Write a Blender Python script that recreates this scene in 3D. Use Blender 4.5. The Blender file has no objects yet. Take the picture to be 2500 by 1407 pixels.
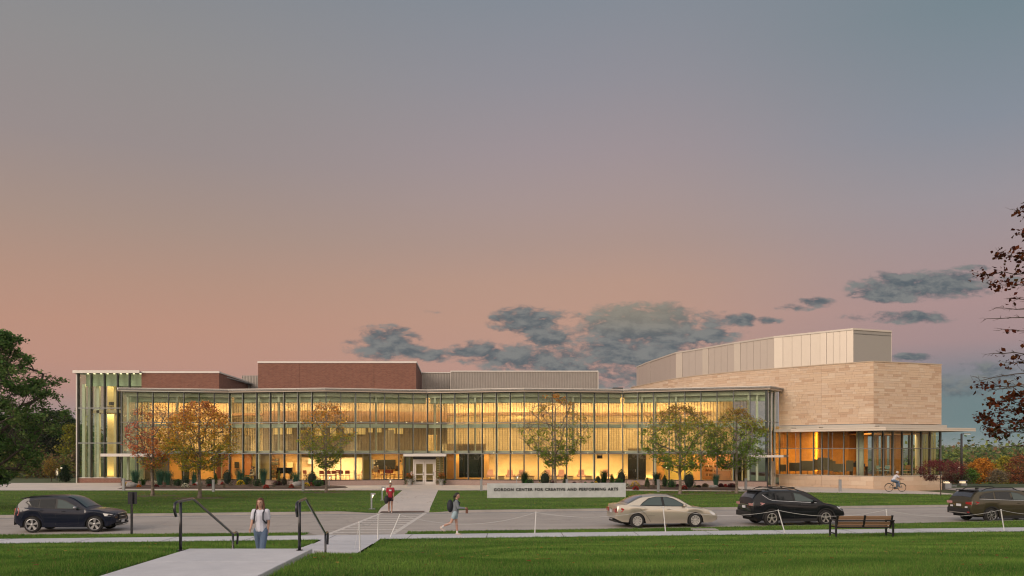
import bpy, bmesh, math, random
import numpy as np
from mathutils import Vector, Matrix
R = math.radians
SC = bpy.context.scene
COL = SC.collection
random.seed(7)
RNG = np.random.default_rng(7)

# ------------------------------------------------------------------ camera
F = 1944.0            # focal length in pixels of the 2500 px wide photograph
EYE = 3.5
cam_d = bpy.data.cameras.new('camera')
cam_d.sensor_width = 36; cam_d.lens = 36 * F / 2500
cam_d.shift_y = 0.1586
cam_d.clip_start = 0.2; cam_d.clip_end = 30000
cam = bpy.data.objects.new('camera', cam_d); COL.objects.link(cam)
cam.location = (0, 0, EYE); cam.rotation_euler = (R(90), 0, 0)
SC.camera = cam
SC.view_settings.view_transform = 'Standard'
SC.view_settings.look = 'None'
SC.view_settings.exposure = 0.0
SC.view_settings.gamma = 1.0
SC.view_settings.use_curve_mapping = False
SC.cycles.use_denoising = True
try:
    SC.cycles.denoiser = 'OPENIMAGEDENOISE'
    SC.cycles.denoising_input_passes = 'RGB_ALBEDO_NORMAL'
except Exception:
    pass
SC.cycles.filter_width = 1.15
SC.cycles.max_bounces = 6
SC.cycles.diffuse_bounces = 3
SC.cycles.glossy_bounces = 3
SC.cycles.transmission_bounces = 4
SC.cycles.transparent_max_bounces = 24
SC.cycles.sample_clamp_indirect = 4
SC.cycles.caustics_reflective = False
SC.cycles.caustics_refractive = False

def srgb(r, g, b):
    f = lambda c: (c / 255 / 12.92) if c / 255 <= .04045 else ((c / 255 + .055) / 1.055) ** 2.4
    return (f(r), f(g), f(b))

# ------------------------------------------------------------------ node helper
class NG:
    def __init__(s, tree):
        s.t = tree; s.n = tree.nodes; s.l = tree.links; s.n.clear()
    def new(s, typ, **kw):
        n = s.n.new(typ)
        for k, v in kw.items(): setattr(n, k, v)
        return n
    def put(s, sock, v):
        if isinstance(v, bpy.types.NodeSocket): s.l.new(v, sock)
        elif v is not None:
            try: sock.default_value = v
            except Exception: sock.default_value = (*v, 1.0)
    def math(s, op, a, b=None, c=None, clamp=False):
        n = s.new('ShaderNodeMath', operation=op, use_clamp=clamp)
        s.put(n.inputs[0], a)
        if b is not None: s.put(n.inputs[1], b)
        if c is not None: s.put(n.inputs[2], c)
        return n.outputs[0]
    def mix(s, f, a, b, blend='MIX'):
        n = s.new('ShaderNodeMix', data_type='RGBA', blend_type=blend)
        s.put(n.inputs[0], f); s.put(n.inputs[6], a); s.put(n.inputs[7], b)
        return n.outputs[2]
    def ramp(s, f, stops, interp='LINEAR'):
        n = s.new('ShaderNodeValToRGB'); cr = n.color_ramp; cr.interpolation = interp
        while len(cr.elements) < len(stops): cr.elements.new(0.5)
        for e, (p, c) in zip(cr.elements, stops):
            e.position = p; e.color = (*c, 1) if len(c) == 3 else c
        s.put(n.inputs[0], f)
        return n.outputs[0]
    def noise(s, vec, scale, detail=4, rough=.55, dist=0):
        n = s.new('ShaderNodeTexNoise')
        s.put(n.inputs['Vector'], vec); n.inputs['Scale'].default_value = scale
        n.inputs['Detail'].default_value = detail; n.inputs['Roughness'].default_value = rough
        n.inputs['Distortion'].default_value = dist
        return n.outputs['Fac']
    def sstep(s, x, a, b):
        n = s.new('ShaderNodeMapRange', interpolation_type='SMOOTHSTEP')
        s.put(n.inputs[0], x); n.inputs[1].default_value = a; n.inputs[2].default_value = b
        return n.outputs[0]

# ------------------------------------------------------------------ sky (dusk, the sun has set behind the camera)
W = bpy.data.worlds.new('World'); SC.world = W; W.use_nodes = True
g = NG(W.node_tree)
tc = g.new('ShaderNodeTexCoord')
sep = g.new('ShaderNodeSeparateXYZ'); g.l.new(tc.outputs['Generated'], sep.inputs[0])
dx, dy, dz = sep.outputs
ca = [(0.0, srgb(152, 136, 140)), (.045, srgb(168, 140, 138)), (.095, srgb(184, 146, 135)), (.16, srgb(188, 150, 133)),
      (.205, srgb(184, 150, 134)), (.25, srgb(173, 148, 139)), (.30, srgb(166, 148, 146)), (.35, srgb(158, 146, 150)),
      (.42, srgb(145, 143, 151)), (.50, srgb(131, 139, 149)), (1.0, srgb(112, 124, 140))]
la = [(0.0, srgb(150, 136, 138)), (.035, srgb(158, 140, 139)), (.07, srgb(182, 141, 129)), (.10, srgb(188, 144, 127)),
      (.14, srgb(188, 145, 126)), (.19, srgb(180, 145, 128)), (.25, srgb(167, 144, 133)), (.33, srgb(152, 141, 140)),
      (.42, srgb(143, 141, 142)), (.50, srgb(132, 137, 143)), (1.0, srgb(112, 124, 140))]
ra = [(0.0, srgb(112, 133, 134)), (.03, srgb(104, 127, 129)), (.06, srgb(108, 128, 131)), (.09, srgb(133, 131, 138)),
      (.12, srgb(163, 139, 140)), (.16, srgb(170, 143, 142)), (.21, srgb(163, 145, 146)), (.27, srgb(153, 147, 153)),
      (.34, srgb(135, 142, 153)), (.44, srgb(116, 134, 143)), (1.0, srgb(100, 118, 138))]
cC = g.ramp(dz, ca); cL = g.ramp(dz, la); cR = g.ramp(dz, ra)
base = g.mix(g.sstep(dx, .08, -.42), cC, cL)
base = g.mix(g.sstep(dx, .12, .52), base, cR)
# clouds, given by direction
ady = g.math('MAXIMUM', dy, .05)
u = g.math('DIVIDE', dx, ady); v = g.math('DIVIDE', dz, ady)
uvn = g.new('ShaderNodeCombineXYZ'); g.put(uvn.inputs[0], u); g.put(uvn.inputs[1], g.math('MULTIPLY', v, 2.1))
n1 = g.noise(uvn.outputs[0], 19, 9, .62, .3)
n2 = g.noise(uvn.outputs[0], 58, 7, .65, .3)
off = g.new('ShaderNodeVectorMath', operation='ADD'); g.put(off.inputs[0], uvn.outputs[0]); off.inputs[1].default_value = (-.006, .014, 0)
n3 = g.noise(off.outputs[0], 19, 9, .62, .3)
clouds = [(868, 835, 30, 10, .8), (935, 840, 82, 40, 1), (1005, 856, 42, 16, 1), (1062, 867, 62, 16, .95), (1150, 862, 60, 16, .9),
          (1235, 866, 130, 33, 1), (1330, 880, 140, 36, 1), (1292, 788, 84, 36, 1), (1338, 826, 66, 22, 1), (1572, 800, 200, 52, 1.1),
          (1560, 850, 160, 36, 1), (1535, 872, 90, 24, 1), (1722, 817, 75, 18, .9), (1425, 812, 46, 14, .6), (1490, 925, 130, 30, 1),
          (1390, 905, 100, 20, .9), (1800, 783, 42, 16, .9), (1880, 783, 30, 10, .8), (1990, 739, 44, 12, .8), (1942, 752, 42, 9, .7),
          (2262, 697, 165, 34, 1), (2170, 722, 85, 16, .9), (2200, 776, 120, 15, .85), (2215, 873, 70, 10, .7), (2370, 930, 150, 45, .55),
          (2470, 686, 60, 12, .5), (2375, 655, 45, 8, .6), (1020, 832, 25, 8, .5), (1090, 760, 60, 6, .3), (2330, 970, 120, 25, .4)]
tot = None
for (cx, cy, rx, ry, k) in clouds:
    a = g.math('MULTIPLY', g.math('SUBTRACT', u, (cx - 1250) / F), F / (rx * 1.4))
    b = g.math('MULTIPLY', g.math('SUBTRACT', v, (1100 - cy) / F), F / (ry * 1.38))
    m = g.math('MULTIPLY_ADD', a, a, g.math('MULTIPLY', b, b))
    m = g.math('MULTIPLY', g.math('SUBTRACT', 1.0, m, clamp=True), k * (1.25 if ry < 20 else 1.08))
    tot = m if tot is None else g.math('MAXIMUM', tot, m)
dens = g.math('ADD', tot, g.math('MULTIPLY', g.math('SUBTRACT', n1, .50), 3.0))
dens = g.math('ADD', dens, g.math('MULTIPLY', g.math('SUBTRACT', n2, .5), 1.9))
cm = g.math('MULTIPLY', g.sstep(dens, .16, .95), g.sstep(tot, .02, .30))
cm = g.math('MULTIPLY', cm, g.sstep(dy, .1, .3))
shade = g.sstep(g.math('ADD', g.math('MULTIPLY', g.math('SUBTRACT', n1, n3), 3.2), g.math('MULTIPLY', g.math('SUBTRACT', n2, .5), .9)), -.38, .42)
ccol = g.mix(shade, srgb(80, 94, 102), srgb(124, 128, 127))
warm = g.math('MULTIPLY', g.sstep(v, .135, .175), g.sstep(g.math('ABSOLUTE', g.math('SUBTRACT', u, .155)), .12, .02))
ccol = g.mix(g.math('MULTIPLY', warm, .6), ccol, srgb(150, 142, 124))
base = g.mix(g.math('MULTIPLY', cm, .94), base, ccol)
# afterglow of the western sky behind the camera
west = g.ramp(dz, [(0.0, (1.65, 1.20, .84)), (.3, (1.50, 1.22, 1.0)), (.6, (1.25, 1.12, 1.04)), (.85, (.80, .78, .80)), (1.0, srgb(150, 156, 170))])
wm = g.sstep(g.math('SUBTRACT', g.math('MULTIPLY', dx, -.25), dy), -.42, .6)
base = g.mix(wm, base, west)
bg = g.new('ShaderNodeBackground'); g.l.new(base, bg.inputs[0]); bg.inputs[1].default_value = 1.0
wo = g.new('ShaderNodeOutputWorld'); g.l.new(bg.outputs[0], wo.inputs[0])
W.cycles.sampling_method = 'MANUAL'; W.cycles.sample_map_resolution = 512

sun_d = bpy.data.lights.new('sun', 'SUN'); sun_d.energy = 1.7; sun_d.angle = R(28); sun_d.color = (1, .82, .66)
sun = bpy.data.objects.new('sun', sun_d); COL.objects.link(sun)
sun.rotation_euler = Vector((.95, 1, -.58)).to_track_quat('-Z', 'Y').to_euler()

# ------------------------------------------------------------------ naming helpers
def tag(o, label=None, cat=None, group=None, kind=None):
    if label: o['label'] = label
    if cat: o['category'] = cat
    if group: o['group'] = group
    if kind: o['kind'] = kind
    return o
def thing(name, label, cat, loc=(0, 0, 0), rz=0, group=None):
    o = bpy.data.objects.new(name, None); COL.objects.link(o)
    o.empty_display_size = .2
    o.location = loc; o.rotation_euler = (0, 0, rz)
    return tag(o, label, cat, group)
def wloc(o):
    v = Vector((0, 0, 0))
    while o is not None:
        v += o.location; o = o.parent
    return v
def link(name, me, parent=None, loc=(0, 0, 0), rot=(0, 0, 0), scale=(1, 1, 1)):
    o = bpy.data.objects.new(name, me); COL.objects.link(o)
    o.parent = parent; o.location = loc; o.rotation_euler = rot; o.scale = scale
    return o
def copy_tree(o, parent=None):
    c = o.copy(); COL.objects.link(c); c.parent = parent
    for ch in list(o.children):
        copy_tree(ch, c)
    return c
def px2x(px, D): return (px - 1250) * D / F
def z_at(py, D): return EYE + (1100 - py) * D / F
def d_at(py, z=0.0): return (EYE - z) * F / (py - 1100)

# ------------------------------------------------------------------ mesh builder
def np_mesh(name, V, Q, mats=(), smooth=False, col=None):
    V = np.asarray(V, dtype=np.float32); Q = np.asarray(Q, dtype=np.int32)
    me = bpy.data.meshes.new(name); k = Q.shape[1]
    me.vertices.add(len(V)); me.vertices.foreach_set('co', V.ravel())
    me.loops.add(Q.size); me.loops.foreach_set('vertex_index', Q.ravel())
    me.polygons.add(len(Q))
    me.polygons.foreach_set('loop_start', np.arange(0, Q.size, k, dtype=np.int32))
    me.polygons.foreach_set('loop_total', np.full(len(Q), k, dtype=np.int32))
    if col is not None:
        a = me.attributes.new('tint', 'FLOAT_COLOR', 'POINT')
        c4 = np.ones((len(V), 4), dtype=np.float32); c4[:, :3] = col
        a.data.foreach_set('color', c4.ravel())
    for m in mats: me.materials.append(m)
    me.update(calc_edges=True)
    if smooth: me.polygons.foreach_set('use_smooth', np.ones(len(Q), dtype=bool))
    me.validate()
    return me

class MB:
    def __init__(s): s.v = []; s.f = []; s.m = []; s.cur = 0
    def add(s, vs, fs):
        n = len(s.v); s.v += [tuple(p) for p in vs]
        for f in fs: s.f.append(tuple(i + n for i in f)); s.m.append(s.cur)
        return s
    def box(s, x0, x1, y0, y1, z0, z1):
        return s.add([(x0, y0, z0), (x1, y0, z0), (x1, y1, z0), (x0, y1, z0), (x0, y0, z1), (x1, y0, z1), (x1, y1, z1), (x0, y1, z1)],
                     [(0, 3, 2, 1), (4, 5, 6, 7), (0, 1, 5, 4), (1, 2, 6, 5), (2, 3, 7, 6), (3, 0, 4, 7)])
    def obox(s, c, size, rz=0, rx=0, ry=0):
        M = Matrix.Translation(c) @ Matrix.Rotation(rz, 4, 'Z') @ Matrix.Rotation(ry, 4, 'Y') @ Matrix.Rotation(rx, 4, 'X')
        a, b, d = [q / 2 for q in size]
        vs = [M @ Vector(p) for p in [(-a, -b, -d), (a, -b, -d), (a, b, -d), (-a, b, -d), (-a, -b, d), (a, -b, d), (a, b, d), (-a, b, d)]]
        return s.add(vs, [(0, 3, 2, 1), (4, 5, 6, 7), (0, 1, 5, 4), (1, 2, 6, 5), (2, 3, 7, 6), (3, 0, 4, 7)])
    def wall(s, p, q, u0, u1, o0, o1, z0, z1):
        """box along p->q from distance u0 to u1, offset o0..o1 towards the front (right hand side of p->q)"""
        d = Vector((q[0] - p[0], q[1] - p[1])); L = d.length; d /= L; n = Vector((d.y, -d.x))
        P = Vector((p[0], p[1]))
        c = [P + d * a + n * b for a, b in ((u0, o1), (u1, o1), (u1, o0), (u0, o0))]
        return s.add([(k.x, k.y, z0) for k in c] + [(k.x, k.y, z1) for k in c],
                     [(0, 3, 2, 1), (4, 5, 6, 7), (0, 1, 5, 4), (1, 2, 6, 5), (2, 3, 7, 6), (3, 0, 4, 7)])
    def prism(s, pts, z0, z1):
        n = len(pts)
        return s.add([(p[0], p[1], z0) for p in pts] + [(p[0], p[1], z1) for p in pts],
                     [tuple(range(n - 1, -1, -1)), tuple(range(n, 2 * n))] + [(i, (i + 1) % n, n + (i + 1) % n, n + i) for i in range(n)])
    def tube(s, p, q, r0, r1=None, n=8, cap=True):
        r1 = r0 if r1 is None else r1
        p = Vector(p); q = Vector(q); d = (q - p)
        if d.length < 1e-6: return s
        d.normalize(); a = d.orthogonal().normalized(); b = d.cross(a)
        vs = []
        for c, r in ((p, r0), (q, r1)):
            for i in range(n):
                t = 2 * math.pi * i / n; vs.append(c + (a * math.cos(t) + b * math.sin(t)) * r)
        fs = [(i, (i + 1) % n, n + (i + 1) % n, n + i) for i in range(n)]
        if cap: fs += [tuple(range(n - 1, -1, -1)), tuple(range(n, 2 * n))]
        return s.add(vs, fs)
    def path(s, pts, r, n=8):
        pts = [Vector(p) for p in pts]; rr = r if isinstance(r, (list, tuple)) else [r] * len(pts)
        vs = []; up = None
        for i, p in enumerate(pts):
            d = (pts[min(i + 1, len(pts) - 1)] - pts[max(i - 1, 0)]).normalized()
            if up is None: a = d.orthogonal().normalized()
            else: a = (up - d * up.dot(d)).normalized()
            up = a; b = d.cross(a)
            for k in range(n):
                t = 2 * math.pi * k / n; vs.append(p + (a * math.cos(t) + b * math.sin(t)) * rr[i])
        fs = []
        for i in range(len(pts) - 1):
            for k in range(n): fs.append((i * n + k, i * n + (k + 1) % n, (i + 1) * n + (k + 1) % n, (i + 1) * n + k))
        m = (len(pts) - 1) * n
        fs += [tuple(range(n - 1, -1, -1)), tuple(range(m, m + n))]
        return s.add(vs, fs)
    def lathe(s, prof, c=(0, 0, 0), n=16, axis='Z', cap=True):
        vs = []
        for (r, z) in prof:
            for k in range(n):
                t = 2 * math.pi * k / n; x, y = r * math.cos(t), r * math.sin(t)
                vs.append((c[0] + x, c[1] + y, c[2] + z) if axis == 'Z' else (c[0] + x, c[1] + z, c[2] + y))
        fs = []
        for i in range(len(prof) - 1):
            for k in range(n): fs.append((i * n + k, i * n + (k + 1) % n, (i + 1) * n + (k + 1) % n, (i + 1) * n + k))
        if cap: fs += [tuple(range(n - 1, -1, -1)), tuple(range((len(prof) - 1) * n, len(prof) * n))]
        return s.add(vs, fs)
    def ball(s, c, r, n=10, sc=(1, 1, 1)):
        prof = [(math.cos(t), math.sin(t)) for t in [(-.5 + i / (n // 2 + 1)) * math.pi for i in range(1, n // 2 + 1)]]
        vs = [(c[0], c[1], c[2] - r * sc[2])]
        for (a, z) in prof:
            for k in range(n):
                t = 2 * math.pi * k / n; vs.append((c[0] + r * a * math.cos(t) * sc[0], c[1] + r * a * math.sin(t) * sc[1], c[2] + r * z * sc[2]))
        vs.append((c[0], c[1], c[2] + r * sc[2])); fs = []
        for k in range(n): fs.append((0, 1 + (k + 1) % n, 1 + k))
        for i in range(len(prof) - 1):
            for k in range(n): fs.append((1 + i * n + k, 1 + i * n + (k + 1) % n, 1 + (i + 1) * n + (k + 1) % n, 1 + (i + 1) * n + k))
        m = 1 + (len(prof) - 1) * n
        for k in range(n): fs.append((m + k, m + (k + 1) % n, len(vs) - 1))
        return s.add(vs, fs)
    def mesh(s, name, mats=None, smooth=False, off=None):
        me = bpy.data.meshes.new(name)
        V = s.v if off is None else [(a - off[0], b - off[1], c - off[2]) for a, b, c in s.v]
        me.from_pydata(V, [], s.f)
        for m in (mats if isinstance(mats, (list, tuple)) else [mats]):
            if m: me.materials.append(m)
        if any(s.m): me.polygons.foreach_set('material_index', s.m)
        if smooth: me.polygons.foreach_set('use_smooth', [True] * len(s.f))
        me.update()
        return me
    def build(s, name, mats, parent=None, world=False, smooth=False, bevel=0):
        off = wloc(parent) if (world and parent is not None) else None
        me = s.mesh(name, mats, smooth, off)
        o = link(name, me, parent)
        if bevel:
            b = o.modifiers.new('b', 'BEVEL'); b.width = bevel; b.segments = 2; b.limit_method = 'ANGLE'
        return o
def autosmooth(me, ang=35):
    bm = bmesh.new(); bm.from_mesh(me)
    for f in bm.faces: f.smooth = True
    for e in bm.edges:
        if len(e.link_faces) == 2 and e.calc_face_angle(0) > R(ang): e.smooth = False
    bm.to_mesh(me); bm.free()

# ------------------------------------------------------------------ materials
MATS = {}
def mat(name, col, rough=.6, metal=0, var=0.0, vscale=3.0, bump=0.0, bscale=40, spec=.5, coat=0, emit=None, estr=0, col2=None, attr=False, dirt=0.0):
    if name in MATS: return MATS[name]
    m = bpy.data.materials.new(name); m.use_nodes = True; g = NG(m.node_tree)
    p = g.new('ShaderNodeBsdfPrincipled'); out = g.new('ShaderNodeOutputMaterial'); g.l.new(p.outputs[0], out.inputs[0])
    tc = g.new('ShaderNodeTexCoord'); co = tc.outputs['Object']
    c = (*col, 1)
    if attr:
        a = g.new('ShaderNodeAttribute'); a.attribute_name = 'tint'; c = a.outputs['Color']
    if var or col2:
        n = g.noise(co, vscale, 5, .6)
        f = g.sstep(n, .33, .67)
        if col2: c = g.mix(f, c, (*col2, 1))
        if var:
            n2 = g.noise(co, vscale * 2.7, 6, .65)
            hsv = g.new('ShaderNodeHueSaturation'); g.put(hsv.inputs['Color'], c)
            g.put(hsv.inputs['Value'], g.math('MULTIPLY_ADD', n2, 2 * var, 1 - var)); c = hsv.outputs[0]
    if dirt:
        n3 = g.noise(co, .6, 8, .7, .5)
        c = g.mix(g.math('MULTIPLY', g.sstep(n3, .5, .75), dirt), c, (.12, .10, .08, 1))
    g.put(p.inputs['Base Color'], c)
    p.inputs['Roughness'].default_value = rough; p.inputs['Metallic'].default_value = metal
    p.inputs['Specular IOR Level'].default_value = spec
    if coat: p.inputs['Coat Weight'].default_value = coat; p.inputs['Coat Roughness'].default_value = .04
    if emit: p.inputs['Emission Color'].default_value = (*emit, 1); p.inputs['Emission Strength'].default_value = estr
    if bump:
        b = g.new('ShaderNodeBump'); b.inputs['Strength'].default_value = bump; b.inputs['Distance'].default_value = .02
        g.put(b.inputs['Height'], g.noise(co, bscale, 6, .65)); g.l.new(b.outputs[0], p.inputs['Normal'])
    MATS[name] = m
    return m
def leafmat(name, trans=.35, rough=.6):
    if name in MATS: return MATS[name]
    m = bpy.data.materials.new(name); m.use_nodes = True; g = NG(m.node_tree)
    a = g.new('ShaderNodeAttribute'); a.attribute_name = 'tint'
    d = g.new('ShaderNodeBsdfDiffuse'); g.l.new(a.outputs['Color'], d.inputs[0])
    t = g.new('ShaderNodeBsdfTranslucent'); g.l.new(a.outputs['Color'], t.inputs[0])
    mx = g.new('ShaderNodeMixShader'); mx.inputs[0].default_value = trans
    g.l.new(d.outputs[0], mx.inputs[1]); g.l.new(t.outputs[0], mx.inputs[2])
    out = g.new('ShaderNodeOutputMaterial'); g.l.new(mx.outputs[0], out.inputs[0])
    MATS[name] = m
    return m
def glass(name, tint, refl=.06, edge=.7, rough=0.0, rcol=(.9, .95, .92)):
    if name in MATS: return MATS[name]
    m = bpy.data.materials.new(name); m.use_nodes = True; g = NG(m.node_tree)
    lw = g.new('ShaderNodeLayerWeight'); lw.inputs[0].default_value = .5
    f = g.math('MULTIPLY_ADD', g.math('POWER', lw.outputs['Facing'], 4.0), edge, refl)
    tr = g.new('ShaderNodeBsdfTransparent'); tr.inputs[0].default_value = (*tint, 1)
    gl = g.new('ShaderNodeBsdfGlossy'); gl.inputs[0].default_value = (*rcol, 1); gl.inputs['Roughness'].default_value = rough
    mx = g.new('ShaderNodeMixShader'); g.put(mx.inputs[0], f); g.l.new(tr.outputs[0], mx.inputs[1]); g.l.new(gl.outputs[0], mx.inputs[2])
    out = g.new('ShaderNodeOutputMaterial'); g.l.new(mx.outputs[0], out.inputs[0])
    MATS[name] = m
    return m
def brickmat(name, c1, c2, mortar, bw, bh, axis, ms=.008, var=.15, bump=.4, rough=.85):
    """axis 'xz' or 'yz' or 'rz' (length along, z)"""
    if name in MATS: return MATS[name]
    m = bpy.data.materials.new(name); m.use_nodes = True; g = NG(m.node_tree)
    p = g.new('ShaderNodeBsdfPrincipled'); out = g.new('ShaderNodeOutputMaterial'); g.l.new(p.outputs[0], out.inputs[0])
    tc = g.new('ShaderNodeTexCoord'); sp = g.new('ShaderNodeSeparateXYZ'); g.l.new(tc.outputs['Object'], sp.inputs[0])
    cb = g.new('ShaderNodeCombineXYZ')
    g.l.new(sp.outputs[0 if axis == 'xz' else 1], cb.inputs[0]); g.l.new(sp.outputs[2], cb.inputs[1])
    bt = g.new('ShaderNodeTexBrick'); g.l.new(cb.outputs[0], bt.inputs['Vector'])
    bt.inputs['Color1'].default_value = (*c1, 1); bt.inputs['Color2'].default_value = (*c2, 1); bt.inputs['Mortar'].default_value = (*mortar, 1)
    bt.inputs['Scale'].default_value = 1; bt.inputs['Brick Width'].default_value = bw; bt.inputs['Row Height'].default_value = bh
    bt.inputs['Mortar Size'].default_value = ms; bt.inputs['Bias'].default_value = 0
    n = g.noise(cb.outputs[0], 1.2, 7, .7)
    hsv = g.new('ShaderNodeHueSaturation'); g.l.new(bt.outputs['Color'], hsv.inputs['Color'])
    g.put(hsv.inputs['Value'], g.math('MULTIPLY_ADD', n, 2 * var, 1 - var))
    g.l.new(hsv.outputs[0], p.inputs['Base Color']); p.inputs['Roughness'].default_value = rough
    b = g.new('ShaderNodeBump'); b.inputs['Strength'].default_value = bump; b.inputs['Distance'].default_value = .01; b.invert = True
    g.l.new(bt.outputs['Fac'], b.inputs['Height']); g.l.new(b.outputs[0], p.inputs['Normal'])
    MATS[name] = m
    return m
def lawnmat():
    m = bpy.data.materials.new('lawn'); m.use_nodes = True; g = NG(m.node_tree)
    p = g.new('ShaderNodeBsdfPrincipled'); out = g.new('ShaderNodeOutputMaterial'); g.l.new(p.outputs[0], out.inputs[0])
    ge = g.new('ShaderNodeNewGeometry'); co = ge.outputs['Position']
    mp = g.new('ShaderNodeMapping'); g.l.new(co, mp.inputs[0]); mp.inputs['Scale'].default_value = (.35, 1, 1)
    a = g.sstep(g.noise(mp.outputs[0], .55, 5, .6), .35, .65)
    b = g.sstep(g.noise(co, 3.2, 6, .7), .3, .7)
    c = g.sstep(g.noise(co, 22, 5, .7), .3, .7)
    c1 = g.mix(a, (.070, .140, .026, 1), (.125, .165, .036, 1))
    c2 = g.mix(g.math('MULTIPLY', b, .55), c1, (.050, .105, .022, 1))
    c3 = g.mix(g.math('MULTIPLY', c, .45), c2, (.145, .190, .050, 1))
    w = g.sstep(g.noise(mp.outputs[0], .9, 7, .75), .60, .74)
    c4 = g.mix(g.math('MULTIPLY', w, .35), c3, (.20, .15, .055, 1))
    g.l.new(c4, p.inputs['Base Color']); p.inputs['Roughness'].default_value = .9; p.inputs['Specular IOR Level'].default_value = .15
    bu = g.new('ShaderNodeBump'); bu.inputs['Strength'].default_value = .9; bu.inputs['Distance'].default_value = .05
    g.put(bu.inputs['Height'], g.noise(co, 30, 6, .75)); g.l.new(bu.outputs[0], p.inputs['Normal'])
    return m
def pavemat(name, c1, c2, joint=None, rough=.85, jw=.012, jx=1.5, streak=0.0, bump=.15):
    m = bpy.data.materials.new(name); m.use_nodes = True; g = NG(m.node_tree)
    p = g.new('ShaderNodeBsdfPrincipled'); out = g.new('ShaderNodeOutputMaterial'); g.l.new(p.outputs[0], out.inputs[0])
    ge = g.new('ShaderNodeNewGeometry'); co = ge.outputs['Position']
    a = g.sstep(g.noise(co, .45, 6, .65), .3, .7)
    c = g.mix(a, (*c1, 1), (*c2, 1))
    st_ = g.sstep(g.noise(co, .8, 8, .8, 1.2), .56, .72)
    c = g.mix(g.math('MULTIPLY', st_, .16), c, (*[q * .55 for q in c1], 1))
    if streak:
        vo = g.new('ShaderNodeTexVoronoi', feature='DISTANCE_TO_EDGE'); vo.inputs['Scale'].default_value = .16
        wn = g.new('ShaderNodeTexNoise'); wn.inputs['Scale'].default_value = .9; wn.inputs['Detail'].default_value = 6; g.put(wn.inputs['Vector'], co)
        vm = g.new('ShaderNodeVectorMath', operation='MULTIPLY_ADD'); g.put(vm.inputs[0], wn.outputs['Color']); vm.inputs[1].default_value = (2.2, 2.2, 0); g.put(vm.inputs[2], co); g.put(vo.inputs['Vector'], vm.outputs[0])
        c = g.mix(g.math('MULTIPLY', g.sstep(vo.outputs['Distance'], .010, .003), .16), c, (.07, .065, .06, 1))
    fine = g.noise(co, 60, 5, .75)
    med = g.noise(co, 4, 6, .7)
    hsv = g.new('ShaderNodeHueSaturation'); g.put(hsv.inputs['Color'], c)
    g.put(hsv.inputs['Value'], g.math('ADD', g.math('MULTIPLY', fine, .22), g.math('MULTIPLY_ADD', med, .30, .74)))
    c = hsv.outputs[0]
    if streak:
        mp = g.new('ShaderNodeMapping'); g.l.new(co, mp.inputs[0]); mp.inputs['Rotation'].default_value = (0, 0, R(-8)); mp.inputs['Scale'].default_value = (.03, 1.3, 1)
        s = g.sstep(g.noise(mp.outputs[0], 1.0, 4, .6), .45, .65)
        c = g.mix(g.math('MULTIPLY', s, streak), c, (*[q * 1.5 for q in c1], 1))
    g.l.new(c, p.inputs['Base Color']); p.inputs['Roughness'].default_value = rough; p.inputs['Specular IOR Level'].default_value = .3
    bu = g.new('ShaderNodeBump'); bu.inputs['Strength'].default_value = bump; bu.inputs['Distance'].default_value = .01
    g.put(bu.inputs['Height'], fine); g.l.new(bu.outputs[0], p.inputs['Normal'])
    return m
# ================================================================== ground
M_LAWN = lawnmat()
M_CONC = pavemat('concrete', (.50, .50, .53), (.58, .57, .59))
M_PLAZA = pavemat('plaza_concrete', (.52, .47, .44), (.60, .53, .48))
M_ROAD = pavemat('asphalt', (.34, .305, .28), (.40, .36, .33), streak=.35, rough=.8)
M_KERB = pavemat('kerb_stone', (.26, .24, .225), (.34, .31, .29), bump=.4)
M_MULCH = mat('mulch', (.045, .026, .022), .95, col2=(.075, .045, .035), vscale=9, var=.4, bump=1, bscale=30)
M_PAINT = mat('road_paint', (.66, .62, .58), .7, var=.35, vscale=6, col2=(.50, .46, .43))
M_BLADE = leafmat('grass_blade', .3)

def S(x): return 32.35 + .108 * x                     # far edge of the near pavement
def R1(x): return 33.75 + .135 * x + .0025 * x * x    # near edge of the road
def R2(x): return 45.1 + .145 * x                    # far edge of the road
def L1(x):                                           # edge between the far lawn and the plaza
    return 66.75 - (.0055 * x * x if x > 0 else 0)
def ramp_x(y):                                       # left and right edge of the entrance path
    t = (y - 44) / (66.75 - 44)
    return (-7.45 + t * (-9.2 + 7.45), -4.6 + t * (-6.2 + 4.6))
def sstep(a, b, x):
    t = min(1, max(0, (x - a) / (b - a))); return t * t * (3 - 2 * t)
def zfar(x, y):
    """height of the far lawn and of the path through it; it dips to the road at the crossing"""
    a, b = ramp_x(y)
    side = max(a - x, x - b, 0)
    k = 1 - sstep(0, 2.3, side)
    d = y - R2(x)
    return .135 - .115 * k * (1 - sstep(.2, 2.4, d))
def lerp_tab(tab, y):
    for (a, va), (b, vb) in zip(tab, tab[1:]):
        if y <= b:
            t = max(0, (y - a) / (b - a)); return va + (vb - va) * t
    return tab[-1][1]
GT = [(-20, 1.58), (11, 1.58), (14, 1.46), (20, 1.0), (24.5, .52), (27.5, .27), (30.4, .13), (40, .13)]
ST = [(-20, 1.60), (14.4, 1.60), (15.0, 1.54), (16.0, 1.25), (18.9, .60), (25, .30), (28, .17), (30.2, .13), (40, .13)]
def znear(x, y):
    yy = y - .108 * x * min(1, max(0, (y - 12) / 18))
    g_ = lerp_tab(GT, yy); s_ = lerp_tab(ST, yy)
    w = sstep(-9.5, -7.1, x) * (1 - sstep(-2.9, .8, x))
    z = g_ + (s_ - g_) * w
    # the strip under landing, stairs and path stays just below them
    return z
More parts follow.
